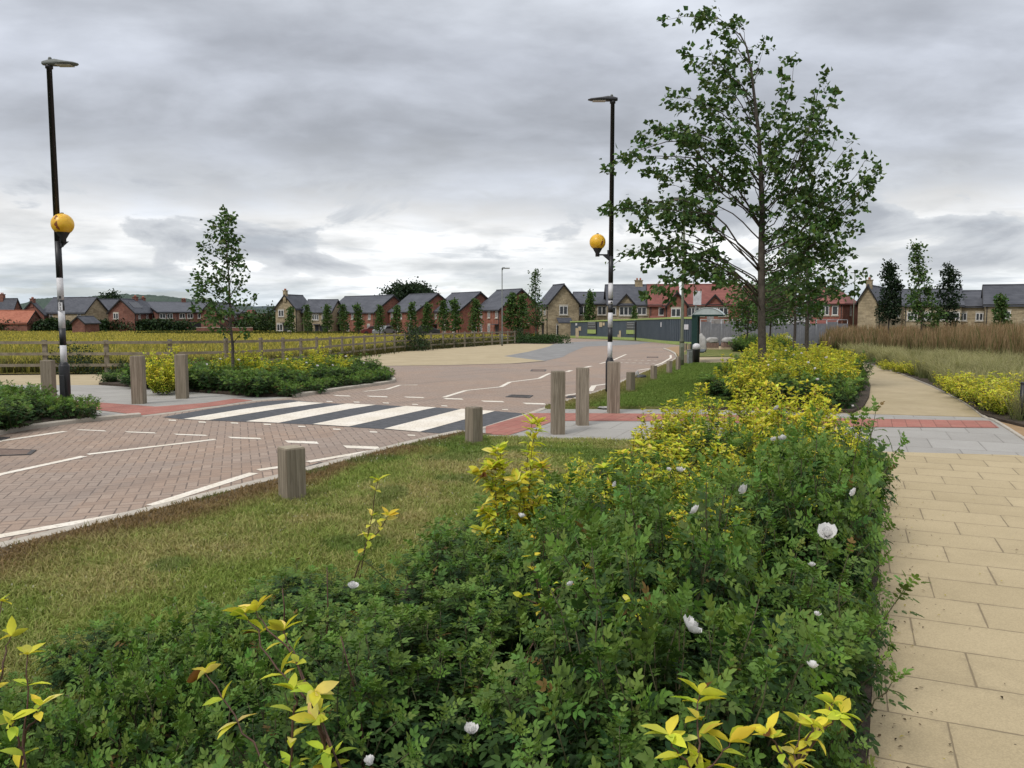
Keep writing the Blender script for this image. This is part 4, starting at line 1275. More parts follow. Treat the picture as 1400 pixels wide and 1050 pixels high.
def main_tree():
    rng = np.random.default_rng(21)
    Y = 18.0
    w = lambda x, y, dy=0.0: np.array(D(x, y, Y + dy))
    base = D(1042, 520, Y); base.z = gz(Y) + .04
    e = thing('street_tree', 'tallest wind-blown young tree with layered dark leaves, rising from the roses beside the path', 'tree', tuple(base))
    tr = [np.array(base)] + [w(*q) for q in ((1042, 480), (1041, 420), (1041, 350), (1042, 290), (1040, 230), (1037, 180), (1031, 130), (1027, 95), (1021, 65), (1011, 45))]
    tm = MB(); tm.tube(tr, [.105, .090, .084, .076, .064, .052, .042, .033, .026, .019, .013], 12)
    # root flare and fork stubs
    tm.tube([np.array(base) + np.array([0, 0, -.05]), np.array(base) + np.array([0, 0, .18])], [.17, .115], 12)
    cm = MB(); P = []
    arr = np.array(tr)
    def trunk_at(y):
        z = D(1041, y, Y).z
        return np.array([np.interp(z, arr[:, 2], arr[:, c]) for c in range(3)])
    limbs = [  # tip x, tip y, attach y, sag, per
        (912, 27, 62, -.25, 9), (958, 22, 62, -.2, 9), (938, 74, 140, -.1, 9), (985, 42, 90, -.1, 9), (1013, 30, 75, 0, 8), (1043, 62, 112, 0, 9), (1002, 62, 100, 0, 9),
        (952, 92, 175, -.35, 9), (965, 108, 175, -.1, 10), (918, 130, 205, -.2, 11), (942, 148, 215, -.1, 11), (972, 140, 190, 0, 10), (1000, 95, 150, 0, 11), (1008, 125, 180, 0, 11),
        (876, 187, 258, -.25, 11), (905, 178, 250, -.1, 11), (935, 196, 262, 0, 11), (965, 178, 240, 0, 12), (990, 170, 225, 0, 12), (1000, 205, 260, 0, 12),
        (838, 228, 312, -.35, 10), (862, 222, 312, -.25, 10), (900, 235, 315, -.1, 11), (908, 254, 330, -.1, 10), (940, 230, 300, 0, 12), (960, 250, 310, 0, 13), (985, 240, 300, 0, 13),
        (832, 288, 372, -.25, 11), (860, 278, 372, -.15, 11), (885, 290, 375, -.1, 12), (915, 285, 365, 0, 12), (945, 285, 360, 0, 13), (870, 310, 390, -.1, 10), (900, 318, 392, 0, 11), 
        (838, 362, 408, -.30, 10), (865, 345, 405, -.2, 10), (905, 345, 410, -.1, 10), (935, 340, 405, 0, 10), (965, 350, 408, .05, 10), (885, 402, 425, -.55, 10), (905, 395, 425, -.5, 10), (950, 372, 425, -.2, 9), (985, 382, 428, -.1, 9),
        (1085, 88, 245, .12, 9), (1075, 130, 250, .05, 10), (1065, 160, 262, 0, 11), (1125, 106, 280, .18, 8), (1141, 127, 290, .15, 9), (1110, 140, 290, .1, 10), (1107, 158, 280, .08, 10), (1090, 180, 275, 0, 12), (1070, 195, 270, 0, 12),
        (1143, 186, 330, .12, 9), (1166, 194, 330, .12, 8), (1200, 232, 345, .12, 9), (1183, 219, 345, .1, 9), (1160, 225, 340, .06, 10), (1130, 205, 320, .06, 11), (1105, 220, 315, 0, 12), (1080, 230, 300, 0, 12), (1065, 260, 315, 0, 12),
        (1183, 250, 370, .1, 10), (1190, 260, 370, .1, 8), (1165, 282, 378, .08, 10), (1140, 262, 362, .05, 11), (1110, 265, 350, 0, 12), (1085, 280, 350, 0, 12), (1170, 310, 400, .08, 10), (1145, 305, 392, .05, 11), (1120, 310, 385, 0, 11), 
        (1160, 345, 415, .05, 10), (1180, 375, 428, .03, 9), (1150, 372, 425, .02, 10), (1140, 395, 435, -.05, 10), (1120, 350, 412, 0, 10), (1095, 365, 415, 0, 10), (1105, 395, 435, 0, 9), 
        (1030, 150, 200, 0, 10), (1022, 190, 240, 0, 11), (1055, 215, 270, 0, 10), (1025, 230, 280, 0, 11), (1050, 300, 350, 0, 10)]
    for i, (x, y, ya, sag, per) in enumerate(limbs):
        a = trunk_at(ya)
        spread = abs(x - 1041) / 160
        dy = rng.normal(0, .55) if spread > .6 else rng.uniform(-1.5, 1.5)
        b = w(x, y, dy)
        mid = (a + b) / 2
        L = np.linalg.norm(b - a)
        c = mid + np.array([0, 0, -sag * L]) + np.array([0, 0, .12 * L if x < 1041 else -.10 * L])
        lp = bez(a, c, b, 11)
        wig = rng.normal(0, .028 * L, (11, 3)); wig = np.cumsum(wig, 0) * .5; wig -= np.linspace(0, 1, 11)[:, None] * wig[-1]; wig[0] = 0
        lp = lp + wig
        leafy_limb(lp, .005 + .0044 * L, rng, cm, P, start=.42 if L > 1 else .2, twig=.40, gap=.31, per=per * 1.32, cl=.072, wind=(-.35, 0, 0))
        if L > .9:          # a fork
            k = int(rng.integers(4, 7)); q0 = lp[k]; dd = lp[-1] - lp[k]
            e2 = q0 + dd * rng.uniform(.55, .85) + rng.normal(0, .22, 3) * np.array([1, 1.4, .9])
            leafy_limb(bez(q0, (q0 + e2) / 2 + np.array([0, 0, .08]), e2, 6), (.005 + .0044 * L) * .6, rng, cm, P, start=.3, twig=.34, gap=.33, per=per * 1.15, cl=.075, wind=(-.35, 0, 0))
    tm.build('trunk', M_BARK, e)
    cm.build('branches', M_TWIG, e)
    leaves_from(P, rng, 'crown', e, .120, .100, colargs=dict(light=.20))
main_tree()


def gen_tree(name, label, base, H, crown0, radius, seed, n_limbs=34, rise=.45, trunk_r=.07, wind=(-.25, 0, 0), per=17, leaf=.095, cl=.11, profile=None, group=None, colargs={}, gap=.2, twig=.4, lean=0.0, bark=None):
    """radius: widest crown radius; profile(t) 0..1 up the crown -> share of radius"""
    rng = np.random.default_rng(seed)
    base = Vector(base)
    e = thing(name, label, 'tree', tuple(base), group)
    zs = np.linspace(0, H * .97, 9)
    tr = np.stack([base.x + lean * (zs / H) ** 2 + np.cumsum(rng.normal(0, .006 * H, 9)) * (zs > 0), np.full(9, base.y) + np.cumsum(rng.normal(0, .004 * H, 9)), base.z + zs], 1)
    tr[0, :2] = base.xy
    tm, cm, P = MB(), MB(), []
    tm.tube(tr, np.linspace(trunk_r, trunk_r * .14, 9), 10)
    pf = profile or (lambda t: (1 - t) ** .7 * min(1, .45 + t * 3))
    for k in range(n_limbs):
        t = (k + rng.random()) / n_limbs
        z = crown0 + (H - crown0) * t
        r = radius * pf(t) * rng.uniform(.65, 1.1)
        az = 2.4 * k + rng.normal(0, .4)
        b = np.array([math.cos(az) * r, math.sin(az) * r, 0]) + np.array(wind) * r
        za = max(z - r * rise, H * .12)
        a = np.array([np.interp(za, zs, tr[:, c]) for c in range(3)])
        cx = np.array([np.interp(z, zs, tr[:, 0]), np.interp(z, zs, tr[:, 1]), base.z + z])
        tip = cx + b
        c = (a + tip) / 2 + np.array([0, 0, -.06 * r])
        leafy_limb(bez(a, c, tip, 7), .006 + .009 * r, rng, cm, P, start=.25, twig=twig, gap=gap, per=per, cl=cl, wind=wind)
    leafy_limb(tr[-3:], trunk_r * .25, rng, cm, P, start=0, twig=twig * .6, gap=gap * .8, per=per, cl=cl, wind=wind)
    tm.build('trunk', bark or M_BARK, e); cm.build('branches', M_TWIG, e)
    leaves_from(P, rng, 'crown', e, leaf, leaf * .8, colargs=colargs)
    return e


def at_px(x, Y): 
    p = D(x, 428, Y); return Vector((p.x, Y, gz(Y) + .03))
def hgt(x, y, Y): return D(x, y, Y).z - gz(Y) - .03

# tree in the bed across the road
gen_tree('street_tree', 'small wind-blown young tree on a thin trunk, standing in the bed across the road', at_px(316, 18.6), hgt(310, 292, 18.6), hgt(310, 438, 18.6), .88, 31, 38, .8, .045, (-.25, 0, 0), 12, .10, .075, profile=lambda t: (1 - t) ** .55 * min(1, .75 + t * 2) , gap=.24, twig=.28, lean=-.15, colargs=dict(light=.12))
# trees of the same row beyond the main tree
gen_tree('street_tree', 'second young tree directly behind the tall wind-blown tree, its trunk just right of it', at_px(1101, 27), hgt(1095, 258, 27), hgt(1095, 425, 27), 2.2, 32, 46, .5, .085, (-.2, 0, 0), 11, .12, .11, gap=.25)
gen_tree('street_tree', 'third young tree of the row with a slim trunk left of the second one', at_px(1087, 36), hgt(1080, 330, 36), hgt(1085, 432, 36), 2.1, 33, 34, .5, .08, (-.15, 0, 0), 11, .14, .13, gap=.28)
gen_tree('street_tree', 'small round-crowned tree in front of the grey site fence, near the bus shelter', at_px(1022, 50), hgt(1022, 388, 50), hgt(1022, 445, 50), 1.6, 34, 34, .45, .07, (0, 0, 0), 11, .17, .17, colargs=dict(light=.18), gap=.26, profile=lambda t: math.sin(math.pi * min(1, .25 + t * .72)) ** .6)
gen_tree('street_tree', 'small tree seen just right of the main trunk before the grey site fence', at_px(1053, 46), hgt(1052, 380, 46), hgt(1052, 440, 46), 1.5, 35, 34, .45, .07, (0, 0, 0), 11, .16, .16, colargs=dict(light=.18), gap=.26)
# trees beyond the reed grass on the right
up = lambda t: (1 - t) ** .8 * min(1, .5 + t * 2.2)
DK = dict(dark=(.010, .022, .010), mid=(.018, .038, .014), hi=(.035, .06, .02))
gen_tree('dark_tree', 'narrow very dark tree standing alone beyond the reed grass, left of a pale green one', at_px(1216, 48), hgt(1218, 360, 48), hgt(1216, 434, 48), .66, 41, 34, 1.0, .06, (.1, 0, 0), 24, .14, .14, profile=lambda t: (1 - t) ** .6 * min(1, .8 + t), colargs=DK, gap=.2)
gen_tree('pale_tree', 'loose pale green tree with a thin tip, middle of the three beyond the reed grass', at_px(1262, 46), hgt(1250, 336, 46), hgt(1262, 436, 46), 1.2, 42, 40, .8, .06, (.05, 0, 0), 14, .16, .15, profile=lambda t: (1 - t) ** 1.5 * min(1, .8 + t), colargs=dict(light=.25), gap=.24, lean=-.5)
gen_tree('dark_tree', 'dark tree with two upright tips beyond the reed grass, right of the pale green one', at_px(1296, 47), hgt(1301, 364, 47), hgt(1296, 436, 47), .68, 43, 30, 1.3, .06, (.2, 0, 0), 22, .13, .13, profile=lambda t: (1 - t) ** .5, colargs=DK, gap=.2)
# big old tree behind the brick houses
gen_tree('oak_tree', 'broad dark round tree rising behind the brick houses', at_px(560, 190), hgt(560, 390, 190), 5.0, 6.4, 44, 60, .3, .5, (0, 0, 0), 12, .55, .75, profile=lambda t: math.sin(math.pi * min(1, .3 + t * .62)) ** .5, colargs=DK, gap=.75, twig=1.6)
gen_tree('dark_tree', 'dark round tree between the far roofs and the wooded hill, left of the brick gable', at_px(150, 175), hgt(150, 403, 175), 2.5, 3.0, 45, 30, .3, .3, (0, 0, 0), 12, .5, .6, profile=lambda t: math.sin(math.pi * min(1, .3 + t * .62)) ** .5, colargs=DK, gap=.7, twig=1.2)
gen_tree('columnar_tree', 'tall slim tree with a bare spiky tip in front of the stone house', at_px(732.5, 84), hgt(733, 370, 84), hgt(733, 443, 84), 1.15, 46, 46, 1.2, .09, (0, 0, 0), 8, .2, .2, profile=lambda t: (1 if t < .35 else max(.08, (1 - t) ** 1.7 * 1.3)) * min(1, .5 + t * 4), gap=.3, twig=.4)
# conical trees along the far street
CON = []
for i, (x, yt, Y, w) in enumerate([(396.5, 421, 112, 1.0), (420.5, 418.7, 112, 1.0), (446.5, 418, 112, 1.0), (470, 418, 112, 1.1), (490, 417, 112, 1.05), (518, 419, 110, 1.0), (542, 419, 108, 1.0), (563.5, 415.5, 106, 1.05), (583.5, 415.5, 106, 1.1), (607, 413, 102, 1.1), (623, 410.5, 100, 1.0), (649, 411.5, 98, 1.1), (699, 403, 100, 1.0), (714, 405, 100, 1.1), (805.5, 400, 103.5, .8), (868, 420, 92, .8), (1369, 405, 70, 1.0)]):
    pb = at_px(x, Y); H = hgt(x, yt, Y)
    lab = 'slim cone-shaped tree in the row before the far brick and stone houses'
    if i < 2 and True:
        CON.append((gen_tree('conical_tree', lab, pb, H, .9, .70 * w, 60 + i, 28, .8, .06, (0, 0, 0), 14, .22, .15, colargs=dict(light=.22), profile=lambda t: (1 - t) ** .8 * min(1, .55 + t * 2.5), group='conical trees before the far houses', gap=.34, twig=.34), H))
    else:
        c, h0 = CON[i % 2]
        k = H / h0
        o = copy_tree(c, tuple(pb), i * 2.1, (k * w, k * w, k))
    o = CON[i][0] if i < 2 else o
    sp = {0: 'pale cone-shaped tree in front of the stone gable, leftmost of the far row', 12: 'broad cone-shaped tree before the brick gable beside the far street lamp', 13: 'bushiest cone-shaped tree, in front of the brick gable left of the tall spiky tree', 14: 'narrow cone-shaped tree behind the dark hoarding', 15: 'tiny tree top peeping over the dark hoarding before the stone gable', 16: 'small cone-shaped tree before the stone terrace, by the right edge of the view'}
    if i in sp: tag(o, sp[i])
    if i in (14, 15, 16) and 'group' in o: del o['group']


# ------------------------------------------------------------------ bushes
def bush(name, label, p, rx, rz, seed, n=900, leaf=.10, colargs={}, cat='bush', group=None, ry=None, stems=7):
    rng = np.random.default_rng(seed)
    e = thing(name, label, cat, tuple(p), group)
    ry = ry or rx
    P, cm = [], MB()
    k = max(10, n // 22)
    for i in range(k):
        d = rng.normal(0, 1, 3); d /= np.linalg.norm(d); d[2] = abs(d[2])
        r = rng.uniform(.45, 1.0) ** .6
        c = np.array(p) + d * r * np.array([rx, ry, rz]) * np.array([1, 1, rng.uniform(.85, 1.15)])
        P.append(np.concatenate([c + rng.normal(0, .16 * rz, (22, 3)), np.tile(d * .6, (22, 1))], 1))
        if i < stems: cm.tube([np.array(p) + np.array([d[0] * rx * .2, d[1] * ry * .2, 0]), c], [.012, .004], 5)
    cm.build('stems', M_TWIG, e)
    leaves_from(P, rng, 'foliage', e, leaf, leaf * .7, colargs=colargs)
    return e
DG = dict(dark=(.014, .030, .012), mid=(.026, .052, .018), hi=(.055, .085, .028))
bush('bush', 'dark feathery bush against the rail fence, just right of the banded lamp column', G(106, 511), .75, 1.0, 71, 1500, .07, DG)
bush('bush', 'dark grey-green bush beside the square timber bollard, at the left end of the planted bed', G(163, 521.5), .5, .5, 72, 900, .06, DG)
bush('bush', 'round dark bush breaking the line of the rail fence at its bend', G(562, 479.5), 1.0, 1.4, 73, 1500, .12, DG)
bush('bush', 'compact dark bush at the near end of the low clipped hedge', G(708, 468.5), .95, 1.25, 74, 1300, .12, DG)
for i in range(7):
    x = 577 + i * 17
    y = 478 - i * 1.35
    bush('weed_clump', 'scrubby weeds along the foot of the rail fence beside the buff paving', G(x, y), 1.1, .75, 75 + i, 650, .12, dict(dark=(.03, .04, .015), mid=(.07, .075, .03), hi=(.13, .115, .05)), 'weeds', 'weeds along the rail fence')
for i in range(5):
    t = i / 4
    bush('clipped_hedge', 'low clipped green hedge on the corner of the far road, before the stone house', G(716 + 44 * t, 469 + .6 * t), 1.6, .75, 85 + i, 1000, .13, dict(dark=(.02, .045, .012), mid=(.035, .075, .018), hi=(.06, .11, .03)), 'hedge', 'clumps of the low clipped hedge')
# long hedge at the back of the meadow
def long_hedge():
    rng = np.random.default_rng(91)
    e = thing('field_hedge', 'long dark uneven hedge at the back of the yellow meadow, before the red brick houses', 'hedge', tuple(G(120, 453)))
    P, cm = [], MB()
    for i in range(420):
        x = rng.uniform(-60, 255); Y = 148 + rng.uniform(-1, 1)
        c = D(x, 450, Y); h = 1.5 + 1.5 * float(vnoise([x], [0], 14, 3)[0])
        m_ = 26
        q = np.array([c.x, Y, gz(Y)]) + np.stack([rng.normal(0, .9, m_), rng.normal(0, .5, m_), rng.uniform(.1, 1, m_) * h], 1)
        P.append(np.concatenate([q, rng.normal(0, .6, (m_, 3)) + np.array([0, -.4, .3])], 1))
        if i % 14 == 0: cm.tube([np.array([c.x, Y, gz(Y)]), np.array([c.x, Y, gz(Y) + h * .8])], [.06, .02], 5)
    cm.build('stems', M_TWIG, e)
    leaves_from(P, rng, 'foliage', e, .5, .38, colargs=DG)
long_hedge()
for i, (x, Y, r, h) in enumerate([(352, 150, 3.0, 3.4), (364, 148, 2.6, 2.8), (374, 152, 2.6, 4.2), (340, 150, 2.4, 2.6)]):
    p = D(x, 440, Y)
    bush('bush', 'tall green shrubs filling the gap between the brick terrace and the stone gable', (p.x, Y, gz(Y)), r, h, 95 + i, 1000, .5, dict(dark=(.02, .04, .014), mid=(.04, .07, .022), hi=(.07, .10, .03)), 'bush', 'tall shrubs in the gap between far houses')


# ------------------------------------------------------------------ grass, meadow, reeds
def blades(name, x, y, z, h, w, col_b, col_t, lean, mat, tip=None, seed=5, label=None):
    """bent tapering blades; all arguments per blade"""
    rng = np.random.default_rng(seed)
    n = len(x)
    az = rng.uniform(0, 6.28, n); fa = rng.uniform(0, 6.28, n)
    b = np.stack([x, y, z], 1)
    sd = np.stack([np.cos(fa), np.sin(fa), np.zeros(n)], 1) * (w / 2)[:, None]
    ld = np.stack([np.cos(az), np.sin(az), np.zeros(n)], 1) * (lean * h)[:, None]
    zz = np.array([0, 0, 1.0])
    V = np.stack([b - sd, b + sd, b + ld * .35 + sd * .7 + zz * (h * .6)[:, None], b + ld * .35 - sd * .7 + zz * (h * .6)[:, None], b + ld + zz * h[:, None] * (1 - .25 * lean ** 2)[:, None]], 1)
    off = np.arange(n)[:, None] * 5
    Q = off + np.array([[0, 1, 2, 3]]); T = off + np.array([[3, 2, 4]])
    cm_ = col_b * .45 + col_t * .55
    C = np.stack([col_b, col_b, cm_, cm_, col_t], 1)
    o = np_mesh(name, V.reshape(-1, 3), [T, Q], mat, None, np.clip(C, .003, 1).reshape(-1, 3), False)
    return tag(o, label, kind='stuff')


def zg(y): return gzn(y)

def lawn_blades():
    rng = np.random.default_rng(77)
    A = [p for p in LAWN1]
    x, y = scatter(A, 250000, lambda x, y: np.clip(1.15 - (y - 2.0) / 11, .18, 1) * (y > .6) * (x > -8.5) * (np.abs(x) < y * .85 + 1.6) * np.where(np.abs(x) < y * .70 + .3, 1, .6) * ((x * NH.x + y * NH.y) < BL + .12))
    dk = dist_line(offset_line(smooth_line(KR1, 4), -.155), x, y)
    n1 = vnoise(x, y, .8, 1) * .5 + vnoise(x, y, .27, 2) * .3 + vnoise(x, y, 2.2, 3) * .35
    dry = np.clip(1.0 - dk / (.35 + .75 * vnoise(x, y, .7, 4)), 0, 1)
    keep = rng.random(len(x)) < (1 - dry * .66)
    x, y, dry, n1 = x[keep], y[keep], dry[keep], n1[keep]
    n = len(x)
    g0 = np.array([.180, .260, .052]); g1 = np.array([.310, .375, .092]); st = np.array([.47, .39, .185]); br = np.array([.25, .165, .085])
    t = rng.random((n, 1))
    c = g0 * (1 - t) + g1 * t
    sf = np.clip((n1[:, None] - .50) * 2.2 + rng.normal(0, .22, (n, 1)), 0, 1)
    c = c * (1 - sf) + st * sf
    d2 = np.clip(dry[:, None] * 1.5 + rng.normal(0, .15, (n, 1)), 0, .95)
    c = c * (1 - d2) + br * d2
    cl = (vnoise(x, y, .55, 9) > .66)
    c[cl] = c[cl] * .5 + np.array([.085, .17, .035]) * .5
    h = rng.uniform(.022, .060, n) * (1 - .3 * dry) * (1 + .5 * vnoise(x, y, .35, 6)); w = rng.uniform(.0035, .007, n) * (1 + y / 9)
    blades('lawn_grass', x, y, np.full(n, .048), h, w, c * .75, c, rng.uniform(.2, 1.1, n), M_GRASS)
    # tiny white clover heads
    x, y = scatter(A, 900, lambda x, y: (y > 3) * (np.abs(x) < y * .7) * (vnoise(x, y, .9, 9) > .55) * ((x * NH.x + y * NH.y) < BL))
    n = len(x)
    blades('clover_heads', x, y, np.full(n, .075), np.full(n, .016), np.full(n, .014), np.tile([.5, .48, .4], (n, 1)), np.tile([.5, .48, .4], (n, 1)), np.full(n, .3), M_GRASS)
    # lawn beyond the crossing
    x, y = scatter(LAWN2, 70000, lambda x, y: np.clip(12 / np.maximum(y, 1), .2, 1))
    n = len(x); t = rng.random((n, 1))
    c = np.array([.105, .175, .035]) * (1 - t) + np.array([.19, .255, .060]) * t
    dk = dist_line(smooth_line(KR3, 3), x, y); d2 = np.clip(1 - dk / .9, 0, .85)[:, None]
    c = c * (1 - d2) + np.array([.30, .225, .11]) * d2
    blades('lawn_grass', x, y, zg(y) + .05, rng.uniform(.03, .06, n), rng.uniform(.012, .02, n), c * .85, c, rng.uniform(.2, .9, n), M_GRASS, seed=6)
    # tufts lapping over the kerb
    pts = offset_line(smooth_line(KR1, 10), -.165)
    xs, ys = [], []
    for p in pts:
        if 2 < p.y < 12.4 and random.random() < .35:
            m_ = random.randint(4, 18); a = np.random.default_rng(int(p.x * 999) & 0xffff)
            xs.append(p.x + a.normal(0, .035, m_)); ys.append(p.y + a.normal(0, .035, m_))
    x, y = np.concatenate(xs), np.concatenate(ys); n = len(x); t = rng.random((n, 1))
    c = np.array([.25, .20, .09]) * t + np.array([.18, .22, .055]) * (1 - t)
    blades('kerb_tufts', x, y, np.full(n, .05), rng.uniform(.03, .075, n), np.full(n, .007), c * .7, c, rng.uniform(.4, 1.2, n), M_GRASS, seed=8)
    # longer grass left by the mower round the posts
    xs, ys = [], []
    for (px, yb, w) in ((400, 689, .13), (648, 611, .12), (862, 537.5, .11), (893.5, 521, .1), (915, 512, .1)):
        p = G(px, yb, .05); m_ = 150; a = rng.uniform(0, 6.28, m_); r_ = w * rng.uniform(.75, 1.5, m_)
        xs.append(p.x + np.cos(a) * r_); ys.append(p.y + .06 + np.sin(a) * r_)
    x, y = np.concatenate(xs), np.concatenate(ys); n = len(x); t = rng.random((n, 1))
    c = np.array([.26, .22, .10]) * t + np.array([.15, .21, .05]) * (1 - t)
    blades('post_tufts', x, y, zg(y) + .045, rng.uniform(.04, .12, n), np.full(n, .007), c * .7, c, rng.uniform(.3, 1.0, n), M_GRASS, seed=18)
    # fallen leaves and crumbs along the edge of the slabs
    n = 420
    s_ = rng.uniform(1.5, 9, n); o_ = np.abs(rng.normal(0, .10, n)) + (rng.random(n) < .18) * rng.uniform(0, 2.0, n)
    x = UH.x * s_ + NH.x * o_; y = UH.y * s_ + NH.y * o_
    lv = Leaves(); az = rng.uniform(0, 6.28, n)
    col = np.where(rng.random((n, 1)) < .25, np.array([.40, .34, .09]), np.array([.07, .05, .03]) * rng.uniform(.6, 1.8, (n, 1)))
    lv.add(kite(.022, .012), np.stack([x, y, np.full(n, .028)], 1), np.stack([np.cos(az), np.sin(az), rng.normal(0, .15, n)], 1), np.stack([rng.normal(0, .25, n), rng.normal(0, .25, n), np.ones(n)], 1), rng.uniform(.35, 1.1, n), col)
    o = lv.build('fallen_leaves', M_STRAW, None, smooth=False); tag(o, kind='stuff')
lawn_blades()


def meadow():
    rng = np.random.default_rng(78)
    x, y = scatter(FIELD, 75000, lambda x, y: np.clip((24 / np.maximum(y, 20)) ** 1.25, .05, 1) * (x > -.72 * y - 2))
    n = len(x)
    sc = np.clip(y / 24, 1, 5)
    t = rng.random((n, 1))
    b = np.array([.09, .115, .028]) * (1 - t) + np.array([.17, .155, .045]) * t
    far = np.clip((y[:, None] - 26) / 45, 0, 1)
    patch = (vnoise(x, y * .45, 6, 4) * .6 + vnoise(x, y, 2.0, 5) * .4)[:, None]
    gold = np.array([.62, .51, .11]); straw = np.array([.30, .24, .085])
    k = (rng.random((n, 1)) < (.22 + .45 * far) * (.5 + patch))
    top = np.where(k, gold * rng.uniform(.7, 1.2, (n, 1)), straw * t * 1.25 + np.array([.20, .225, .055]) * (1 - t))
    h = rng.uniform(.25, .62, n) * np.clip(1.1 - .1 * sc, .7, 1); w = rng.uniform(.02, .045, n) * sc
    blades('meadow_grass', x, y, zg(y), h, w, b, top, rng.uniform(.1, .6, n), M_STRAW, seed=9)
    # verge of long grass right behind the rail fence
    line = smooth_line(P2([(-250, 514), (0, 511.5), (200, 510), (330, 505.5), (420, 496.5), (490, 486.5), (550, 479.5), (600, 476), (650, 472.5), (700, 469)]), 10)
    xs, ys = [], []
    for p in line:
        m_ = 120; xs.append(p.x + rng.normal(0, .45, m_)); ys.append(p.y + .75 + np.abs(rng.normal(0, .8, m_)))
    x, y = np.concatenate(xs), np.concatenate(ys); n = len(x); t = rng.random((n, 1))
    c = np.array([.050, .062, .018]) * (1 - t) + np.array([.15, .125, .05]) * t
    blades('verge_grass', x, y, zg(y), rng.uniform(.2, .6, n), rng.uniform(.02, .05, n), c * .6, c, rng.uniform(.2, .8, n), M_STRAW, seed=10)
    # far green strip before the houses
    x = rng.uniform(-60, 4, 5000); y = rng.uniform(126, 134, 5000); n = 5000; t = rng.random((n, 1))
    c = np.array([.05, .075, .02]) * (1 - t) + np.array([.12, .11, .03]) * t
    blades('verge_grass', x, y, zg(y), rng.uniform(.3, .7, n), np.full(n, .3), c * .7, c, rng.uniform(.2, .6, n), M_STRAW, seed=11)
meadow()


def reeds():
    rng = np.random.default_rng(79)
    # tall feather reed grass: green stems, brown plumes
    A = P2([(1130, 483), (1200, 489), (1290, 499), (1400, 512), (1560, 522), (1560, 474), (1400, 470), (1250, 467), (1120, 470)])
    x, y = scatter(A, 1800, lambda x, y: np.clip(20 / np.maximum(y, 1), .3, 1))
    X, Yv, Hh, W, L, CB, CT = [], [], [], [], [], [], []
    for a, b_ in zip(x, y):
        m_ = rng.integers(14, 26)
        hh = rng.uniform(.95, 1.66) * (1 + .10 * (a / b_ * F > 560))
        X.append(a + rng.normal(0, .14, m_)); Yv.append(b_ + rng.normal(0, .14, m_))
        Hh.append(hh * rng.uniform(.72, 1.08, m_)); W.append(rng.uniform(.012, .028, m_) * (b_ / 22)); L.append(rng.uniform(.02, .25, m_))
        t = rng.random((m_, 1))
        CB.append(np.array([.045, .065, .022]) * (1 - t) + np.array([.08, .085, .03]) * t)
        br = np.array([.245, .145, .085]) * (1 - t) + np.array([.38, .265, .17]) * t
        gr = rng.random((m_, 1)) < .16
        CT.append(np.where(gr, np.array([.12, .125, .05]), br))
    f = np.concatenate
    X, Yv, Hh, W, L, CB, CT = f(X), f(Yv), f(Hh), f(W), f(L), f(CB), f(CT)
    blades('reed_grass', X, Yv, zg(Yv) + .04, Hh, W * 1.5, CB, CT, L, M_STRAW, seed=12)
    # green leaf skirt of the reed clumps
    n = 9000
    x, y = scatter(A, n)
    t = rng.random((len(x), 1))
    c = np.array([.035, .055, .018]) * (1 - t) + np.array([.08, .10, .03]) * t
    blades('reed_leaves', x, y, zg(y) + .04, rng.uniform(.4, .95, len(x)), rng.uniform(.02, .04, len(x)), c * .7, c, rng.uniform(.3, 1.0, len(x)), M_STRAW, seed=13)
    # pale feather grass mounds in front
    B = P2([(1150, 486.5), (1190, 496), (1228, 507), (1275, 525), (1313, 543), (1345, 563), (1366, 572), (1402, 580), (1560, 584), (1560, 508), (1400, 502), (1290, 495), (1200, 488)])
    pts = spaced(B, .44, 9000)
    X, Yv, Hh, W, L, CB, CT = [], [], [], [], [], [], []
    for a, b_ in pts:
        m_ = 105
        hh = rng.uniform(.38, .86)
        X.append(a + rng.normal(0, .075, m_)); Yv.append(b_ + rng.normal(0, .075, m_)); Hh.append(hh * rng.uniform(.6, 1.1, m_)); W.append(np.full(m_, .007) * (b_ / 10)); L.append(rng.uniform(.15, 1.0, m_))
        t = rng.random((m_, 1)); q = rng.random()
        CB.append(np.array([.07, .10, .035]) * (1 - t) + np.array([.15, .16, .065]) * t)
        CT.append((np.array([.50, .43, .25]) * (1 - t) + np.array([.31, .31, .15]) * t) * (.75 + .4 * q))
    X, Yv, Hh, W, L, CB, CT = f(X), f(Yv), f(Hh), f(W), f(L), f(CB), f(CT)
    blades('feather_grass', X, Yv, zg(Yv) + .04, Hh, W, CB, CT, L, M_STRAW, seed=14)
reeds()

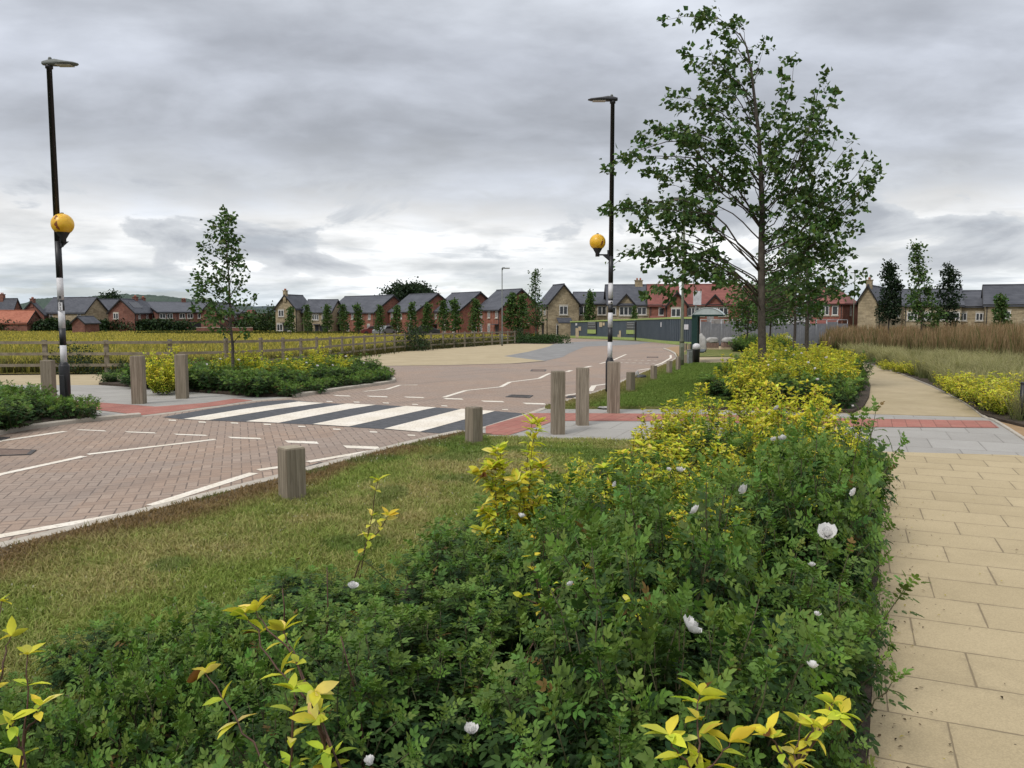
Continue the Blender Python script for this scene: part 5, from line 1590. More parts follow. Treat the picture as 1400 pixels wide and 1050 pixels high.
# ------------------------------------------------------------------ street furniture materials
def mat_timber():
    m, nt, b = new_mat('weathered_timber')
    x, y, z = nt.sep(objco(nt))
    inf = nt.node('ShaderNodeObjectInfo').outputs['Random']
    off = nt.m('MULTIPLY', inf, 50.0)
    v = nt.comb(nt.m('ADD', nt.m('MULTIPLY', x, 38.0), off), nt.m('ADD', nt.m('MULTIPLY', y, 38.0), off), nt.m('MULTIPLY', z, 1.6))
    g = nt.noise(v, 1.0, 7, 0.7, 0.3)
    v2 = nt.comb(nt.m('ADD', nt.m('MULTIPLY', x, 130.0), off), nt.m('MULTIPLY', y, 130.0), nt.m('MULTIPLY', z, 2.5))
    cr = nt.smooth(nt.noise(v2, 1.0, 4, 0.6), 0.60, 0.70)
    c = nt.ramp(nt.smooth(g, 0.3, 0.7), [(0, (0.140, 0.112, 0.082)), (0.5, (0.245, 0.203, 0.155)), (1, (0.35, 0.297, 0.235))])
    tint = nt.mix(nt.smooth(inf, 0, 1, 0, .6), c, (0.19, 0.165, 0.118))
    nt.l.new(nt.mix(nt.m('MULTIPLY', cr, .75), tint, (0.045, 0.034, 0.024)), b.inputs['Base Color'])
    b.inputs['Roughness'].default_value = 0.85; b.inputs['Specular IOR Level'].default_value = 0.2
    nt.l.new(nt.bump(nt.m('SUBTRACT', g, cr), 0.5, 0.006), b.inputs['Normal'])
    return m
M_TIMBER = mat_timber()
M_FENCEWOOD = plain('pale_fence_timber', (0.135, 0.115, 0.082), 0.9, scale=5, c2=(0.25, 0.215, 0.16), bump=.3)
M_BLACK = plain('black_paint', (0.010, 0.010, 0.012), 0.45, scale=9, c2=(0.020, 0.020, 0.023), spec=.5)
M_WHITE = plain('white_band_paint', (0.50, 0.49, 0.50), 0.5, scale=7, c2=(0.66, 0.65, 0.66))
M_GREYMETAL = plain('grey_lamp_casting', (0.10, 0.11, 0.10), 0.5, scale=9, c2=(0.16, 0.17, 0.155))
M_LENS = plain('lamp_lens', (0.42, 0.40, 0.36), 0.25, scale=30)
M_GREENPOLE = plain('olive_pole_paint', (0.085, 0.095, 0.06), 0.6, scale=6, c2=(0.13, 0.14, 0.095))
M_DKGREEN = plain('dark_green_paint', (0.006, 0.030, 0.026), 0.4, scale=6, c2=(0.012, 0.042, 0.036))
M_IRON = plain('cast_iron', (0.045, 0.042, 0.042), 0.7, scale=30, c2=(0.10, 0.09, 0.085), bump=.3)


def mat_globe():
    m, nt, b = new_mat('amber_globe')
    x, y, z = nt.sep(objco(nt))
    n = nt.noise(objco(nt), 9, 5, .65)
    c = nt.mix(nt.smooth(n, .35, .65), (0.66, 0.36, 0.010), (0.80, 0.48, 0.035))
    n2 = nt.noise(objco(nt), 13, 3, .5)
    nt.l.new(c, b.inputs['Base Color'])
    b.inputs['Roughness'].default_value = 0.35
    b.inputs['Subsurface Weight'].default_value = 0.35
    b.inputs['Subsurface Radius'].default_value = (.08, .04, .01)
    return m
M_GLOBE = mat_globe()
M_FLAKE = plain('flaked_brown_patch', (0.25, 0.07, 0.012), 0.6, scale=40, c2=(0.16, 0.05, 0.02))

# ------------------------------------------------------------------ timber bollards
def bollard(px, yb, yt, wpx, label, tall, Y=None, rz=.35):
    p = G(px, yb, .02) if Y is None else at_px(px, Y)
    Y = p.y
    h = D(px, yt, Y).z - p.z
    wd = wpx * Y / F / (math.cos(rz) + math.sin(rz))
    e = thing('timber_bollard', label, 'bollard', (p.x, p.y, p.z), 'tall timber bollards at the crossing' if tall else 'short timber bollards along the kerb')
    e.rotation_euler.z = rz
    mb = MB(); x = wd / 2
    mb.box((0, 0, h / 2 - .04), (wd, wd, h + .08))
    o = mb.build('post', M_TIMBER, e, bevel=.006, local=False)
    cp = MB(); cp.box((0, 0, h + .003), (wd * .93, wd * .93, .008)); cp.build('end_grain', plain('end_grain', (0.26, 0.22, 0.16), .9, scale=22, c2=(0.36, 0.31, 0.23)) if 'endg' not in USED else USED['endg'], e, local=False)
    USED.setdefault('endg', e.children[-1].data.materials[0])
    return e
for a in [(400, 689, 612, 40, 'short timber bollard nearest the viewer, on the lawn by the kerb', 0), (648, 611, 557, 25, 'short timber bollard at the lawn corner, right in front of the zebra crossing', 0),
          (862, 537.5, 509, 12.5, 'short timber bollard on the far lawn, first beyond the right lamp column', 0), (893.5, 521, 500, 9.2, 'short timber bollard on the far lawn, second beyond the right lamp column', 0), (915, 512, 493.7, 8.2, 'short timber bollard on the far lawn, third beyond the right lamp column', 0),
          (927, 507.5, 488, 6.8, 'short timber bollard half hidden behind the olive street lamp post', 0), (938.5, 498, 485, 7, 'short timber bollard just right of the olive street lamp post', 0),
          (937.5, 479.5, 469.5, 4.4, 'tiny distant timber bollard before the end of the dark hoarding', 0), (943, 479, 470, 5, 'tiny distant timber bollard against the bus shelter post', 0), (962.5, 478, 470, 4, 'distant timber bollard in front of the white sacks', 0),
          (68, 552, 493, 16, 'tall timber bollard behind the left banded lamp column', 1), (190.5, 551, 487, 17.5, 'tall timber bollard on the far pavement, middle of the three across the road', 1), (249.5, 544, 485, 16, 'tall timber bollard in front of the bright yellow shrub across the road', 1),
          (762.5, 592, 508, 19.5, 'tall timber bollard nearest the viewer on the red paving right of the crossing', 1), (796, 580, 503.5, 17.5, 'tall timber bollard between two others on the red paving right of the crossing', 1), (838.5, 563.5, 495, 16.5, 'tall timber bollard hiding the foot of the right banded lamp column', 1)]:
    bollard(*a, rz=.13 if a[5] else .72)

# ------------------------------------------------------------------ banded lamp columns with amber globes
def beacon(label, px_b, y_b, Y, xs, bands, ytaper, ytop, globe, head, dirx, plate, rbase):
    """one column: black and white bands, lamp head at the top, amber globe on a bracket"""
    base = at_px(px_b, Y)
    e = thing('lamp_column', label, 'lamp column', tuple(base), 'banded lamp columns with amber globes')
    Z = lambda y: D(px_b, y, Y).z - base.z
    r = .052
    # base section with inspection door
    zt = Z(ytaper[1]); z0 = Z(ytaper[0])
    mb = MB(); mb.lathe([(rbase, -.1), (rbase, z0), (rbase * .97, z0 + .01), (r * 1.2, zt), (r * 1.2, zt + .02)], 20)
    b = mb.build('base', M_BLACK, e, local=False)
    dd = MB(); dd.box((.0, -rbase, z0 * .55), (rbase * 1.05, .016, z0 * .5)); dd.build('door', M_BLACK, b, bevel=.004, local=False)
    # bands
    lo = zt
    for (y0, y1, colr) in bands:
        k = MB(); a, c = Z(y0), Z(y1); k.lathe([(r, a), (r, c)], 18)
        k.build('band', M_WHITE if colr == 'w' else M_BLACK, e, local=False)
    ytop_b = bands[-1][1]
    pm = MB(); pm.lathe([(r, Z(ytop_b)), (r * .82, Z(ytop) - .02), (r * 1.15, Z(ytop) - .02), (r * 1.15, Z(ytop) + .04)], 18)
    pm.build('pole', M_BLACK, e, local=False)
    # lamp head
    ht = Z(ytop)
    L = head
    hm = MB()
    prof = [(-.10, .05, .05), (0, .075, .075), (.10, .085, .085), (.22, .11, .062), (L * .62, .125, .045), (L * .88, .095, .032), (L, .03, .016)]
    rings = []
    for (x, w, h) in prof:
        rings.append([(dirx * x, w * math.cos(t), ht + .05 + (h * math.sin(t) if math.sin(t) > 0 else h * .35 * math.sin(t))) for t in np.linspace(0, 2 * math.pi, 14, endpoint=False)])
    vs = [q for rg in rings for q in rg]; fs = []
    for i in range(len(rings) - 1):
        for k in range(14): fs.append((i * 14 + k, i * 14 + (k + 1) % 14, (i + 1) * 14 + (k + 1) % 14, (i + 1) * 14 + k))
    fs += [tuple(range(14)), tuple((len(rings) - 1) * 14 + k for k in range(14))]
    hm.add(vs, fs, 0, True)
    hd = hm.build('lamp_head', M_GREYMETAL if dirx > 0 else M_BLACK, e, local=False)
    ln = MB(); ln.box((dirx * L * .55, 0, ht + .028), (L * .52, .16, .012)); ln.build('lens', M_LENS, hd, bevel=.004, local=False)
    nb = MB(); nb.lathe([(.026, 0), (.03, .03), (.022, .05), (.008, .056)], 12, (dirx * .02, 0, ht + .11)); nb.build('photocell', M_GREYMETAL, hd, local=False)
    # globe, cup and bracket
    gx = D(globe[0], globe[1], Y); gx = gx - base; gr = globe[2]
    gm = MB(); n = 18
    gm.lathe([(gr * math.sin(t) + .0005, gr * (1.0 - math.cos(t)) - gr) for t in np.linspace(R(38), math.pi, n)][::-1] if False else [(max(gr * math.sin(t), .001), -gr * math.cos(t)) for t in np.linspace(R(40), math.pi, n)], 28, tuple(gx))
    gl = gm.build('globe', M_GLOBE, e, local=False)
    fl = MB()
    rg = random.Random(int(globe[0]))
    for (az, el, sz) in ((-100, 40, .16), (-104, 28, .12), (-96, -8, .20), (-88, -22, .17), (-84, -30, .14), (-92, 5, .10)) if dirx > 0 else ((-62, -12, .20), (-58, 0, .15), (-66, -24, .13), (-55, 14, .09)):
        c = Vector((math.cos(R(az)) * math.cos(R(el)), math.sin(R(az)) * math.cos(R(el)), math.sin(R(el))))
        t1 = c.orthogonal().normalized(); t2 = c.cross(t1)
        ring = [c]
        for q in range(9):
            a = q * 2 * math.pi / 9; rr_ = sz * rg.uniform(.5, 1.1)
            ring.append((c + t1 * math.cos(a) * rr_ + t2 * math.sin(a) * rr_ * 1.2).normalized())
        fl.add([gx + v * (gr * 1.006) for v in ring], [(0, 1 + q, 1 + (q + 1) % 9) for q in range(9)])
    fl.build('flaked_paint', M_FLAKE, gl, local=False)
    tp = MB(); tp.lathe([(gr * .16, 0), (gr * .14, gr * .08), (gr * .04, gr * .1)], 12, (gx.x, gx.y, gx.z + gr * .99)); tp.build('finial', M_IRON, gl, local=False)
    cm = MB(); cm.lathe([(gr * .26, -gr * 1.78), (gr * .26, -gr * 1.38), (gr * .62, -gr * .76), (gr * .64, -gr * .70)], 18, tuple(gx)); cm.build('cup', M_BLACK, e, local=False)
    zb = gx.z - gr * 1.56
    br = MB(); sx = 1 if gx.x > 0 else -1
    br.tube([(gx.x, gx.y, zb), (sx * r * .8, 0, zb)], .016, 8)
    br.box((sx * (r + .012), 0, zb + .0), (.03, .06, .20))
    br.prism([(sx * r, -.012, zb - .01), (sx * (r + .13), -.012, zb - .01), (sx * r, -.012, zb - .12)], (0, .024, 0))
    br.build('bracket', M_BLACK, e, local=False)
    # number plates
    for (kind, y0, y1, dx) in plate:
        zc, hh = (Z(y0) + Z(y1)) / 2, abs(Z(y0) - Z(y1))
        if kind == 'plate':
            pmb = MB(); pmb.box((dx, -r - .012, zc), (.066, .01, hh)); pl = pmb.build('number_plate', M_WHITE, e, local=False)
            for j, ch in enumerate(('5', '2')):
                cu = bpy.data.curves.new('digit', 'FONT'); cu.body = ch; cu.size = hh * .5; cu.align_x = 'CENTER'; cu.align_y = 'CENTER'; cu.extrude = .001
                o = bpy.data.objects.new('digit', cu); COL.objects.link(o); o.parent = pl
                o.location = (dx, -r - .019, zc + hh * (.24 - .48 * j)); o.rotation_euler = (math.pi / 2, 0, 0)
                cu.materials.append(M_BLACK)
        elif kind == 'tag':
            pmb = MB(); pmb.box((dx, -r - .004, zc), (.03, .008, hh)); pmb.build('cable_tag', M_BLACK, e, local=False)
    return e
beacon('left banded lamp column with an amber globe, at the corner of the far pavement', 84, 562, 13.6, None,
       [(497, 472, 'w'), (472, 448.7, 'b'), (448.7, 425, 'w'), (425, 410, 'b'), (410, 380, 'w'), (380, 330, 'b')], (500.5, 497, ), 92, (85.5, 306.5, .178), .48, 1, [('plate', 424.5, 413.5, .025), ('tag', 405, 408, .02)], .085)
beacon('right banded lamp column with an amber globe, behind a tall bollard at the far lawn', 834.5, 538, 17.2, None,
       [(490, 467.5, 'w'), (467.5, 447.5, 'b'), (447.5, 427.5, 'w'), (427.5, 416, 'b'), (416, 411, 'w'), (411, 408, 'b'), (408, 387, 'w'), (387, 350, 'b')], (494.5, 490), 140, (817, 331, .172), .52, -1, [('tag', 412.2, 414.5, .012)], .092)

# ------------------------------------------------------------------ plain street lamps
def street_lamp(label, px, Y, ytop, head, r, mat, arm=0.0, hdir=1, door=True):
    base = at_px(px, Y); H = hgt(px, ytop, Y)
    e = thing('street_lamp', label, 'street lamp', tuple(base))
    mb = MB(); mb.lathe([(r, .9), (r * .95, 1.0), (r * .62, 1.1), (r * .5, H)], 14); mb.build('pole', mat, e, local=False)
    bb = MB(); bb.lathe([(r, -.1), (r, .9)], 14); b = bb.build('base', mat, e, local=False)
    if door:
        dd = MB(); dd.box((0, -r, .5), (r * 1.1, .02, .5)); dd.build('door', mat, b, bevel=.004, local=False)
    hm = MB()
    hm.box((hdir * (head * .5 + .0), 0, H + .02), (head, .22, .07)); hm.box((hdir * head * .2, 0, H + .06), (head * .35, .16, .06)); hm.box((hdir * .02, 0, H - .04), (.12, .12, .16))
    h = hm.build('lamp_head', M_GREYMETAL, e, bevel=.02, local=False)
    l = MB(); l.box((hdir * head * .58, 0, H - .018), (head * .6, .17, .012)); l.build('lens', M_LENS, h, local=False)
    return e
street_lamp('olive street lamp post with its flat lamp hidden among the branches of the tall tree', 933, 30.5, 272, .62, .095, M_GREENPOLE, hdir=-1)
street_lamp('slim street lamp standing at the far bend before the brick houses', 686.5, 62, 367, .60, .07, M_GREYMETAL, hdir=1)
street_lamp('pale far street lamp between the red-roofed house and the stone gable', 1167, 95, 373, .5, .10, M_GREENPOLE, hdir=-1)

# dark post at the right edge
p = G(1396, 575.5, .03)
e = thing('black_post', 'plain black metal post cut by the right edge of the view, beside the grasses', 'post', tuple(p))
mb = MB(); h = D(1396, 524, p.y).z - p.z; mb.tube([(0, 0, -.1), (0, 0, h)], .036, 12); mb.build('shaft', M_BLACK, e, local=False)
mb = MB(); mb.lathe([(.040, h - .01), (.040, h + .01), (.02, h + .025)], 12); mb.build('cap', M_BLACK, e, local=False)

# drain grates and covers in the road
def grate(quad, label, slots=True, name='drain_grate', cat='drain'):
    q = P2(quad)
    c = sum(q, Vector((0, 0))) / 4; z = gz(c.y)
    e = thing(name, label, cat, (c.x, c.y, z))
    def P(u, v, h): 
        a = q[0].lerp(q[1], u); b = q[3].lerp(q[2], u); r = a.lerp(b, v); return Vector((r.x, r.y, gz(r.y) + h))
    fr = MB()
    for (u0, u1, v0, v1) in ((0, 1, 0, .1), (0, 1, .9, 1), (0, .05, .1, .9), (.95, 1, .1, .9)):
        t = [P(u0, v0, .012), P(u1, v0, .012), P(u1, v1, .012), P(u0, v1, .012)]
        fr.prism(t, (0, 0, -.03))
    fr.build('frame', M_IRON, e)
    br = MB(); n = 9 if slots else 1
    for i in range(n):
        u0 = .06 + .88 * i / n; u1 = u0 + .88 / n * (.55 if slots else 1)
        t = [P(u0, .1, .009), P(u1, .1, .009), P(u1, .9, .009), P(u0, .9, .009)]
        br.prism(t, (0, 0, -.02))
    br.build('bars' if slots else 'plate', M_IRON if slots else M_COVER, e)
    if slots:
        pit = MB(); t = [P(.05, .1, .0062), P(.95, .1, .0062), P(.95, .9, .0062), P(.05, .9, .0062)]; pit.prism(t, (0, 0, -.002)); pit.build('pit_shade', M_BLACK, e)  # thin black sheet stands in for the shade below the bars
M_COVER = plain('brick_inset_cover', (0.14, 0.095, 0.075), .85, scale=18, c2=(0.21, 0.15, 0.12), bump=.4)
grate([(414, 640.5), (437, 633.3), (461, 634.3), (441, 641.5)], 'iron drain grate at the kerb just right of the nearest bollard')
grate([(691, 543), (699, 540), (729, 541), (724, 544.3)], 'iron drain grate out in the road beyond the zebra crossing')
grate([(773, 544.2), (777, 541.6), (790, 541.2), (787, 544)], 'iron drain grate at the kerb behind the tall bollards')
grate([(-16, 603), (-2, 598.6), (14, 598.4), (2, 602.8)], 'iron drain grate at the far kerb by the left edge of the view')
grate([(-20, 624.5), (-14, 614), (50, 616), (42, 622)], 'large brown inspection cover in the road at the left edge', False, 'inspection_cover', 'cover')
grate([(725, 507.6), (727, 505.3), (747, 505.5), (746, 507.8)], 'small inspection cover far out on the road', False, 'inspection_cover', 'cover')
grate([(884, 489.2), (885, 487.8), (900, 487.8), (900, 489.2)], 'narrow inspection cover in the road near the bus bay', False, 'inspection_cover', 'cover')

# black bag and white scrap on the kerb
p = G(876, 517.5, .05)
def lump(name, label, cat, p, sx, sy, sz, mat, seed):
    rg = random.Random(seed)
    bm = bmesh.new(); bmesh.ops.create_icosphere(bm, subdivisions=3, radius=1)
    for v in bm.verts:
        n = 1 + .28 * math.sin(v.co.x * 3.1 + seed) * math.cos(v.co.y * 2.7 + seed * 2) + .12 * math.sin(v.co.z * 7 + v.co.x * 5) + rg.uniform(-.03, .03)
        v.co = Vector((v.co.x * sx * n, v.co.y * sy * n, max(v.co.z * sz * n, -sz * .55)))
        v.co.z += sz * .55
    me = bpy.data.meshes.new(name); bm.to_mesh(me); bm.free()
    for f in me.polygons: f.use_smooth = True
    o = new_obj(name, me, None, mat); o.location = p
    return tag(o, label, cat)
M_SACK = plain('white_woven_sack', (0.26, 0.25, 0.24), .85, scale=4, c2=(0.42, 0.41, 0.39), bump=.5)
lump('rubbish_bag', 'crumpled black bag lying on the kerb beyond the short bollards', 'bag', p, .13, .10, .07, M_BLACK, 2)
lump('rubbish_bag', 'white crumpled bag on the kerb beside the black one', 'bag', G(871, 514, .05), .07, .08, .09, M_SACK, 5)
lump('litter_scrap', 'small white scrap of litter at the foot of the right lamp column', 'litter', G(826, 558, .03), .10, .06, .02, M_SACK, 7)

# ------------------------------------------------------------------ post and rail fence
def rail_fence():
    line = smooth_line(P2([(-220, 515), (0, 512.2), (200, 511), (330, 506.5), (420, 497.5), (490, 487.5), (550, 480.3), (600, 476.8), (650, 473.4), (704, 469.6)]), 14)
    d = [0]
    for a, b in zip(line, line[1:]): d.append(d[-1] + (b - a).length)
    def at(s):
        s = min(max(s, 0), d[-1])
        x = float(np.interp(s, d, [q.x for q in line])); y = float(np.interp(s, d, [q.y for q in line]))
        return Vector((x, y, gz(y)))
    L = d[-1]; n = int(L / 1.9)
    e = thing('rail_fence', 'weathered three-rail timber fence curving along the yellow meadow', 'fence', tuple(at(L / 2)))
    rg = random.Random(4)
    P = [at(L * i / n) for i in range(n + 1)]
    for i, q in enumerate(P):
        m_ = MB(); a = P[min(i + 1, n)] - P[max(i - 1, 0)]; rz = math.atan2(a.y, a.x)
        h = 1.12 + rg.uniform(-.03, .03)
        m_.box((q.x, q.y, q.z + h / 2 - .05), (.13, .09, h + .1), rz=rz)
        m_.build('post', M_FENCEWOOD, e)
    for i in range(n):
        a, b = P[i], P[i + 1]
        t = (b - a).normalized(); nn = Vector((t.y, -t.x, 0))
        for j, z in enumerate((.30, .66, 1.02)):
            if (i % 2) : continue
            b2 = P[min(i + 2, n)]
            m_ = MB(); w = .045
            for (p0, p1) in ((a, b), (b, b2)):
                if (p1 - p0).length < .01: continue
                u = nn * .07
                z0 = Vector((0, 0, z - w)); z1 = Vector((0, 0, z + w))
                q0, q1 = p0 + u, p1 + u
                m_.prism([q0 + z0, q0 + z1, q0 + z1 + nn * .04, q0 + z0 + nn * .04], q1 - q0)
            m_.build('rail', M_FENCEWOOD, e)
rail_fence()

# ------------------------------------------------------------------ bus shelter and flag
def shelter():
    Y = 34.0
    base = at_px(950, Y)
    e = thing('bus_shelter', 'dark green bus shelter with a pale barrel roof at the far lawn', 'bus shelter', tuple(base))
    zr = D(950, 432, Y).z - base.z
    wpx = Y / F
    L = 3.0
    dv = Vector((.28, .96, 0))           # along the shelter, away from the viewer
    for k in (0, .5, 1.0):
        m_ = MB(); c = dv * (L * k); m_.box((c.x, c.y, zr / 2 - .05), (.10 if k else .24, .12, zr + .1), rz=-.28); m_.build('post', M_DKGREEN, e, local=False)
    W = 42 * wpx
    m_ = MB()
    m_.prism([(-.15, -.1, zr - .02), (W - .12, -.1, zr - .02), (W - .12, -.1, zr + .06), (-.15, -.1, zr + .06)], dv * (L + .2)); m_.build('roof_frame', M_DKGREEN, e, local=False)
    m_ = MB(); n = 12
    arc = [(-.15 + (W + .03) * t, 0, zr + .065 + .31 * math.sin(math.pi * t) ** .8) for t in np.linspace(0, 1, n)]
    low = [(x, y, z - .03) for x, y, z in arc[::-1]]
    vs = [Vector((x, -.12, z)) for x, y, z in arc]
    q = MB()
    for i in range(n - 1):
        a, b = Vector((arc[i][0], -.12, arc[i][2])), Vector((arc[i + 1][0], -.12, arc[i + 1][2]))
        q.prism([a, b, b - Vector((0, 0, .03)), a - Vector((0, 0, .03))], dv * (L + .25))
    q.prism([Vector((arc[0][0] + .03, -.10, zr + .062))] + [Vector((x, -.10, z - .032)) for x, y, z in arc[1:-1]] + [Vector((arc[-1][0] - .03, -.10, zr + .062))], (0, .02, 0))
    q.build('roof', plain('pale_roof_sheet', (0.40, 0.45, 0.45), .4, scale=5, c2=(0.50, 0.55, 0.55)), e, local=False)
    g, gt, b = new_mat('shelter_glass'); b.inputs['Base Color'].default_value = (.02, .03, .03, 1); b.inputs['Roughness'].default_value = .08; b.inputs['Alpha'].default_value = .35
    m_ = MB(); c = dv * (L * .5); m_.prism([Vector((0, .05, .35)), Vector((0, .05, zr - .1)), Vector((.02, .05, zr - .1)), Vector((.02, .05, .35))], dv * (L - .1)); m_.build('back_pane', g, e, local=False)
    m_ = MB(); m_.prism([(.12, .15, .42), (.45, .15, .42), (.45, .15, .47), (.12, .15, .47)], dv * (L * .8)); m_.build('bench', M_DKGREEN, e, local=False)
    # stop flag on its own pole behind
    Y2 = 36.5; b2 = at_px(952.5, Y2)
    e2 = thing('bus_stop_sign', 'blank pale rectangular bus stop flag on a pole rising above the shelter roof', 'sign', tuple(b2))
    z0, z1 = D(952, 417, Y2).z - b2.z, D(952, 398, Y2).z - b2.z
    m_ = MB(); m_.tube([(-.05, 0, -.1), (-.05, 0, z1 + .04)], .04, 10); m_.build('pole', M_GREYMETAL, e2, local=False)
    m_ = MB(); m_.box((0, -.06, (z0 + z1) / 2), (11 * Y2 / F, .04, z1 - z0)); m_.build('panel', plain('flag_panel', (0.47, 0.47, 0.48), .5, scale=4), e2, bevel=.01, local=False)
    # grey cabinet and small black bin by the shelter
    p = at_px(944, 32.5)
    e3 = thing('utility_cabinet', 'small grey cabinet between the last short bollard and the shelter post', 'cabinet', tuple(p))
    m_ = MB(); hh = D(944, 479, 32.5).z - p.z; m_.box((0, 0, hh / 2 - .03), (.16, .3, hh + .06)); m_.build('housing', plain('cabinet_grey', (0.22, 0.23, 0.23), .6, scale=6), e3, bevel=.01, local=False)
    m_ = MB(); m_.box((0, 0, hh + .01), (.19, .33, .025)); m_.build('lid', M_GREYMETAL, e3, local=False)
    m_ = MB(); m_.box((0, -.156, hh * .5), (.12, .012, hh * .8)); m_.build('door', M_GREYMETAL, e3, local=False)
    p = at_px(953, 33.4)
    e4 = thing('litter_bin', 'black litter bin with a pale top, against the shelter post', 'bin', tuple(p))
    m_ = MB(); m_.lathe([(.14, 0), (.16, .58), (.17, .60)], 14); m_.build('body', M_BLACK, e4, local=False)
    m_ = MB(); m_.lathe([(.17, .60), (.15, .78), (.06, .84)], 14); m_.build('hood', M_WHITE, e4, local=False)
shelter()

# ------------------------------------------------------------------ hoarding
M_HOARD = plain('slate_blue_hoarding', (0.058, 0.075, 0.092), .6, scale=.6, c2=(0.082, 0.101, 0.120))
M_LIME = plain('lime_paint', (0.30, 0.38, 0.11), .6, scale=3, c2=(0.38, 0.46, 0.16))
M_PLY = plain('bare_ply', (0.42, 0.33, 0.21), .8, scale=5, c2=(0.55, 0.45, 0.31))
def hoarding():
    base = [(780, 461.2), (810, 462.3), (840, 463.2), (869, 464.3), (885, 466.3), (899, 468.2), (915, 469.6), (931, 470.6), (948, 471.6)]
    top = [439.4, 438.4, 437.1, 436.2, 435.4, 434.9, 434.1, 433.9, 433.8]
    pts = [G(*b) for b in base]
    tz = [D(b[0], t, p.y).z for b, t, p in zip(base, top, pts)]
    e = thing('site_hoarding', 'long slate-blue site hoarding with lime edging along the far side of the road', 'hoarding', tuple(pts[4]))
    d = [0]
    for a, b in zip(pts, pts[1:]): d.append(d[-1] + (b - a).length)
    def at(s):
        return Vector((float(np.interp(s, d, [q.x for q in pts])), float(np.interp(s, d, [q.y for q in pts])), float(np.interp(s, d, [q.z for q in pts])))), float(np.interp(s, d, tz))
    n = int(d[-1] / 1.22)
    ribstart = d[3]
    for i in range(n):
        (a, za), (b, zb) = at(d[-1] * i / n), at(d[-1] * (i + .985) / n)
        t = (b - a).normalized(); nn = Vector((t.y, -t.x, 0))
        m_ = MB()
        m_.prism([a + Vector((0, 0, .22)), b + Vector((0, 0, .22)), Vector((b.x, b.y, zb - .12)), Vector((a.x, a.y, za - .12))], nn * -.04)
        if d[-1] * i / n > ribstart - .5:      # sheet steel with ribs
            for k in range(3):
                u = (k + .5) / 3
                q = a.lerp(b, u); zq = za + (zb - za) * u
                m_.prism([q + Vector((0, 0, .23)) - t * .09, q + Vector((0, 0, .23)) + t * .09, Vector((q.x, q.y, zq - .13)) + t * .09, Vector((q.x, q.y, zq - .13)) - t * .09], nn * .05)
        m_.build('panel', M_HOARD, e)
    m_ = MB(); m2 = MB()
    for p0, p1, z0, z1 in zip(pts, pts[1:], tz, tz[1:]):
        t = (p1 - p0).normalized(); nn = Vector((t.y, -t.x, 0))
        m_.prism([Vector((p0.x, p0.y, z0 - .12)), Vector((p1.x, p1.y, z1 - .12)), Vector((p1.x, p1.y, z1 + .03)), Vector((p0.x, p0.y, z0 + .03))], nn * .09)
        m2.prism([p0 + Vector((0, 0, -.05)), p1 + Vector((0, 0, -.05)), p1 + Vector((0, 0, .22)), p0 + Vector((0, 0, .22))], nn * .06)
    m_.build('top_rail', M_LIME, e); m2.build('bottom_rail', M_LIME, e)
    def on(px, y0, y1, wpx, th=.02):
        s = float(np.interp(px, [b[0] for b in base], d)); a, _ = at(s)
        hw = wpx / 2 * a.y / F
        i = max(k for k in range(len(d) - 1) if d[k] <= s); t = (pts[i + 1] - pts[i]).normalized(); nn = Vector((t.y, -t.x, 0))
        hw = hw / max(.3, t.x)
        z0, z1 = D(px, y0, a.y).z, D(px, y1, a.y).z
        o = a + nn * .055
        return [Vector((o.x, o.y, 0)) + Vector((0, 0, z)) + t * s_ for z, s_ in ((z0, -hw), (z0, hw), (z1, hw), (z1, -hw))], nn * th, t, nn
    M_POSTER = plain('dark_poster', (0.05, 0.055, 0.06), .6, scale=8, c2=(0.12, 0.12, 0.11))
    M_STRIPE = plain('pale_print', (0.28, 0.29, 0.29), .6, scale=8)
    for (px, y0, lab) in ((809.5, 456, 'dark poster with pale bars and a lime foot, left one on the hoarding'), (863.5, 456.6, 'dark poster with pale bars and a lime foot, right one on the hoarding')):
        q, ex, t, nn = on(px, y0, y0 - 16, 9)
        c = sum(q, Vector((0, 0, 0))) / 4
        pe = thing('poster', lab, 'poster', tuple(c))
        MB().prism(q, ex).build('sheet', M_POSTER, pe)
        ff = MB().prism([p + ex * 1.02 for p in [q[0], q[1], q[1].lerp(q[2], .34), q[0].lerp(q[3], .34)]], nn * .012).build('lime_foot', M_LIME, pe)
        for u in (.55, .78, .94):
            MB().prism([p + ex * 1.02 for p in [q[0].lerp(q[3], u).lerp(q[1].lerp(q[2], u), .08), q[0].lerp(q[3], u).lerp(q[1].lerp(q[2], u), .92), q[0].lerp(q[3], u + .05).lerp(q[1].lerp(q[2], u + .05), .92), q[0].lerp(q[3], u + .05).lerp(q[1].lerp(q[2], u + .05), .08)]], nn * .01).build('pale_bar', M_STRIPE, pe)
    for (px, y0, y1, w) in ((790, 461.5, 448.5, 3.5), (793.5, 452, 446.5, 3), (822, 447, 440.5, 3.2), (826, 445, 441, 2.2), (848.5, 461.5, 452, 1.8), (846.5, 461, 457.5, 1.8)):
        q, ex, t, nn = on(px, y0, y1, w); MB().prism(q, ex * .6).build('torn_patch', M_PLY, e)
    for (px, y0, y1, w, lab) in ((788.8, 445, 442, 2, 'small white notice at the left end of the hoarding'), (904.5, 447, 440.5, 1.3, 'thin white notice on the ribbed part of the hoarding'), (939, 450.5, 443.5, 4, 'white notice near the right end of the hoarding')):
        q, ex, t, nn = on(px, y0, y1, w); tag(MB().prism(q, ex).build('notice', M_WHITE), lab, 'notice')
    q, ex, t, nn = on(870, 465.5, 439.5, 1.6, .1); tag(MB().prism(q, ex).build('dark_post', M_BLACK), 'thin dark post standing against the hoarding where its ribs begin', 'post')
hoarding()

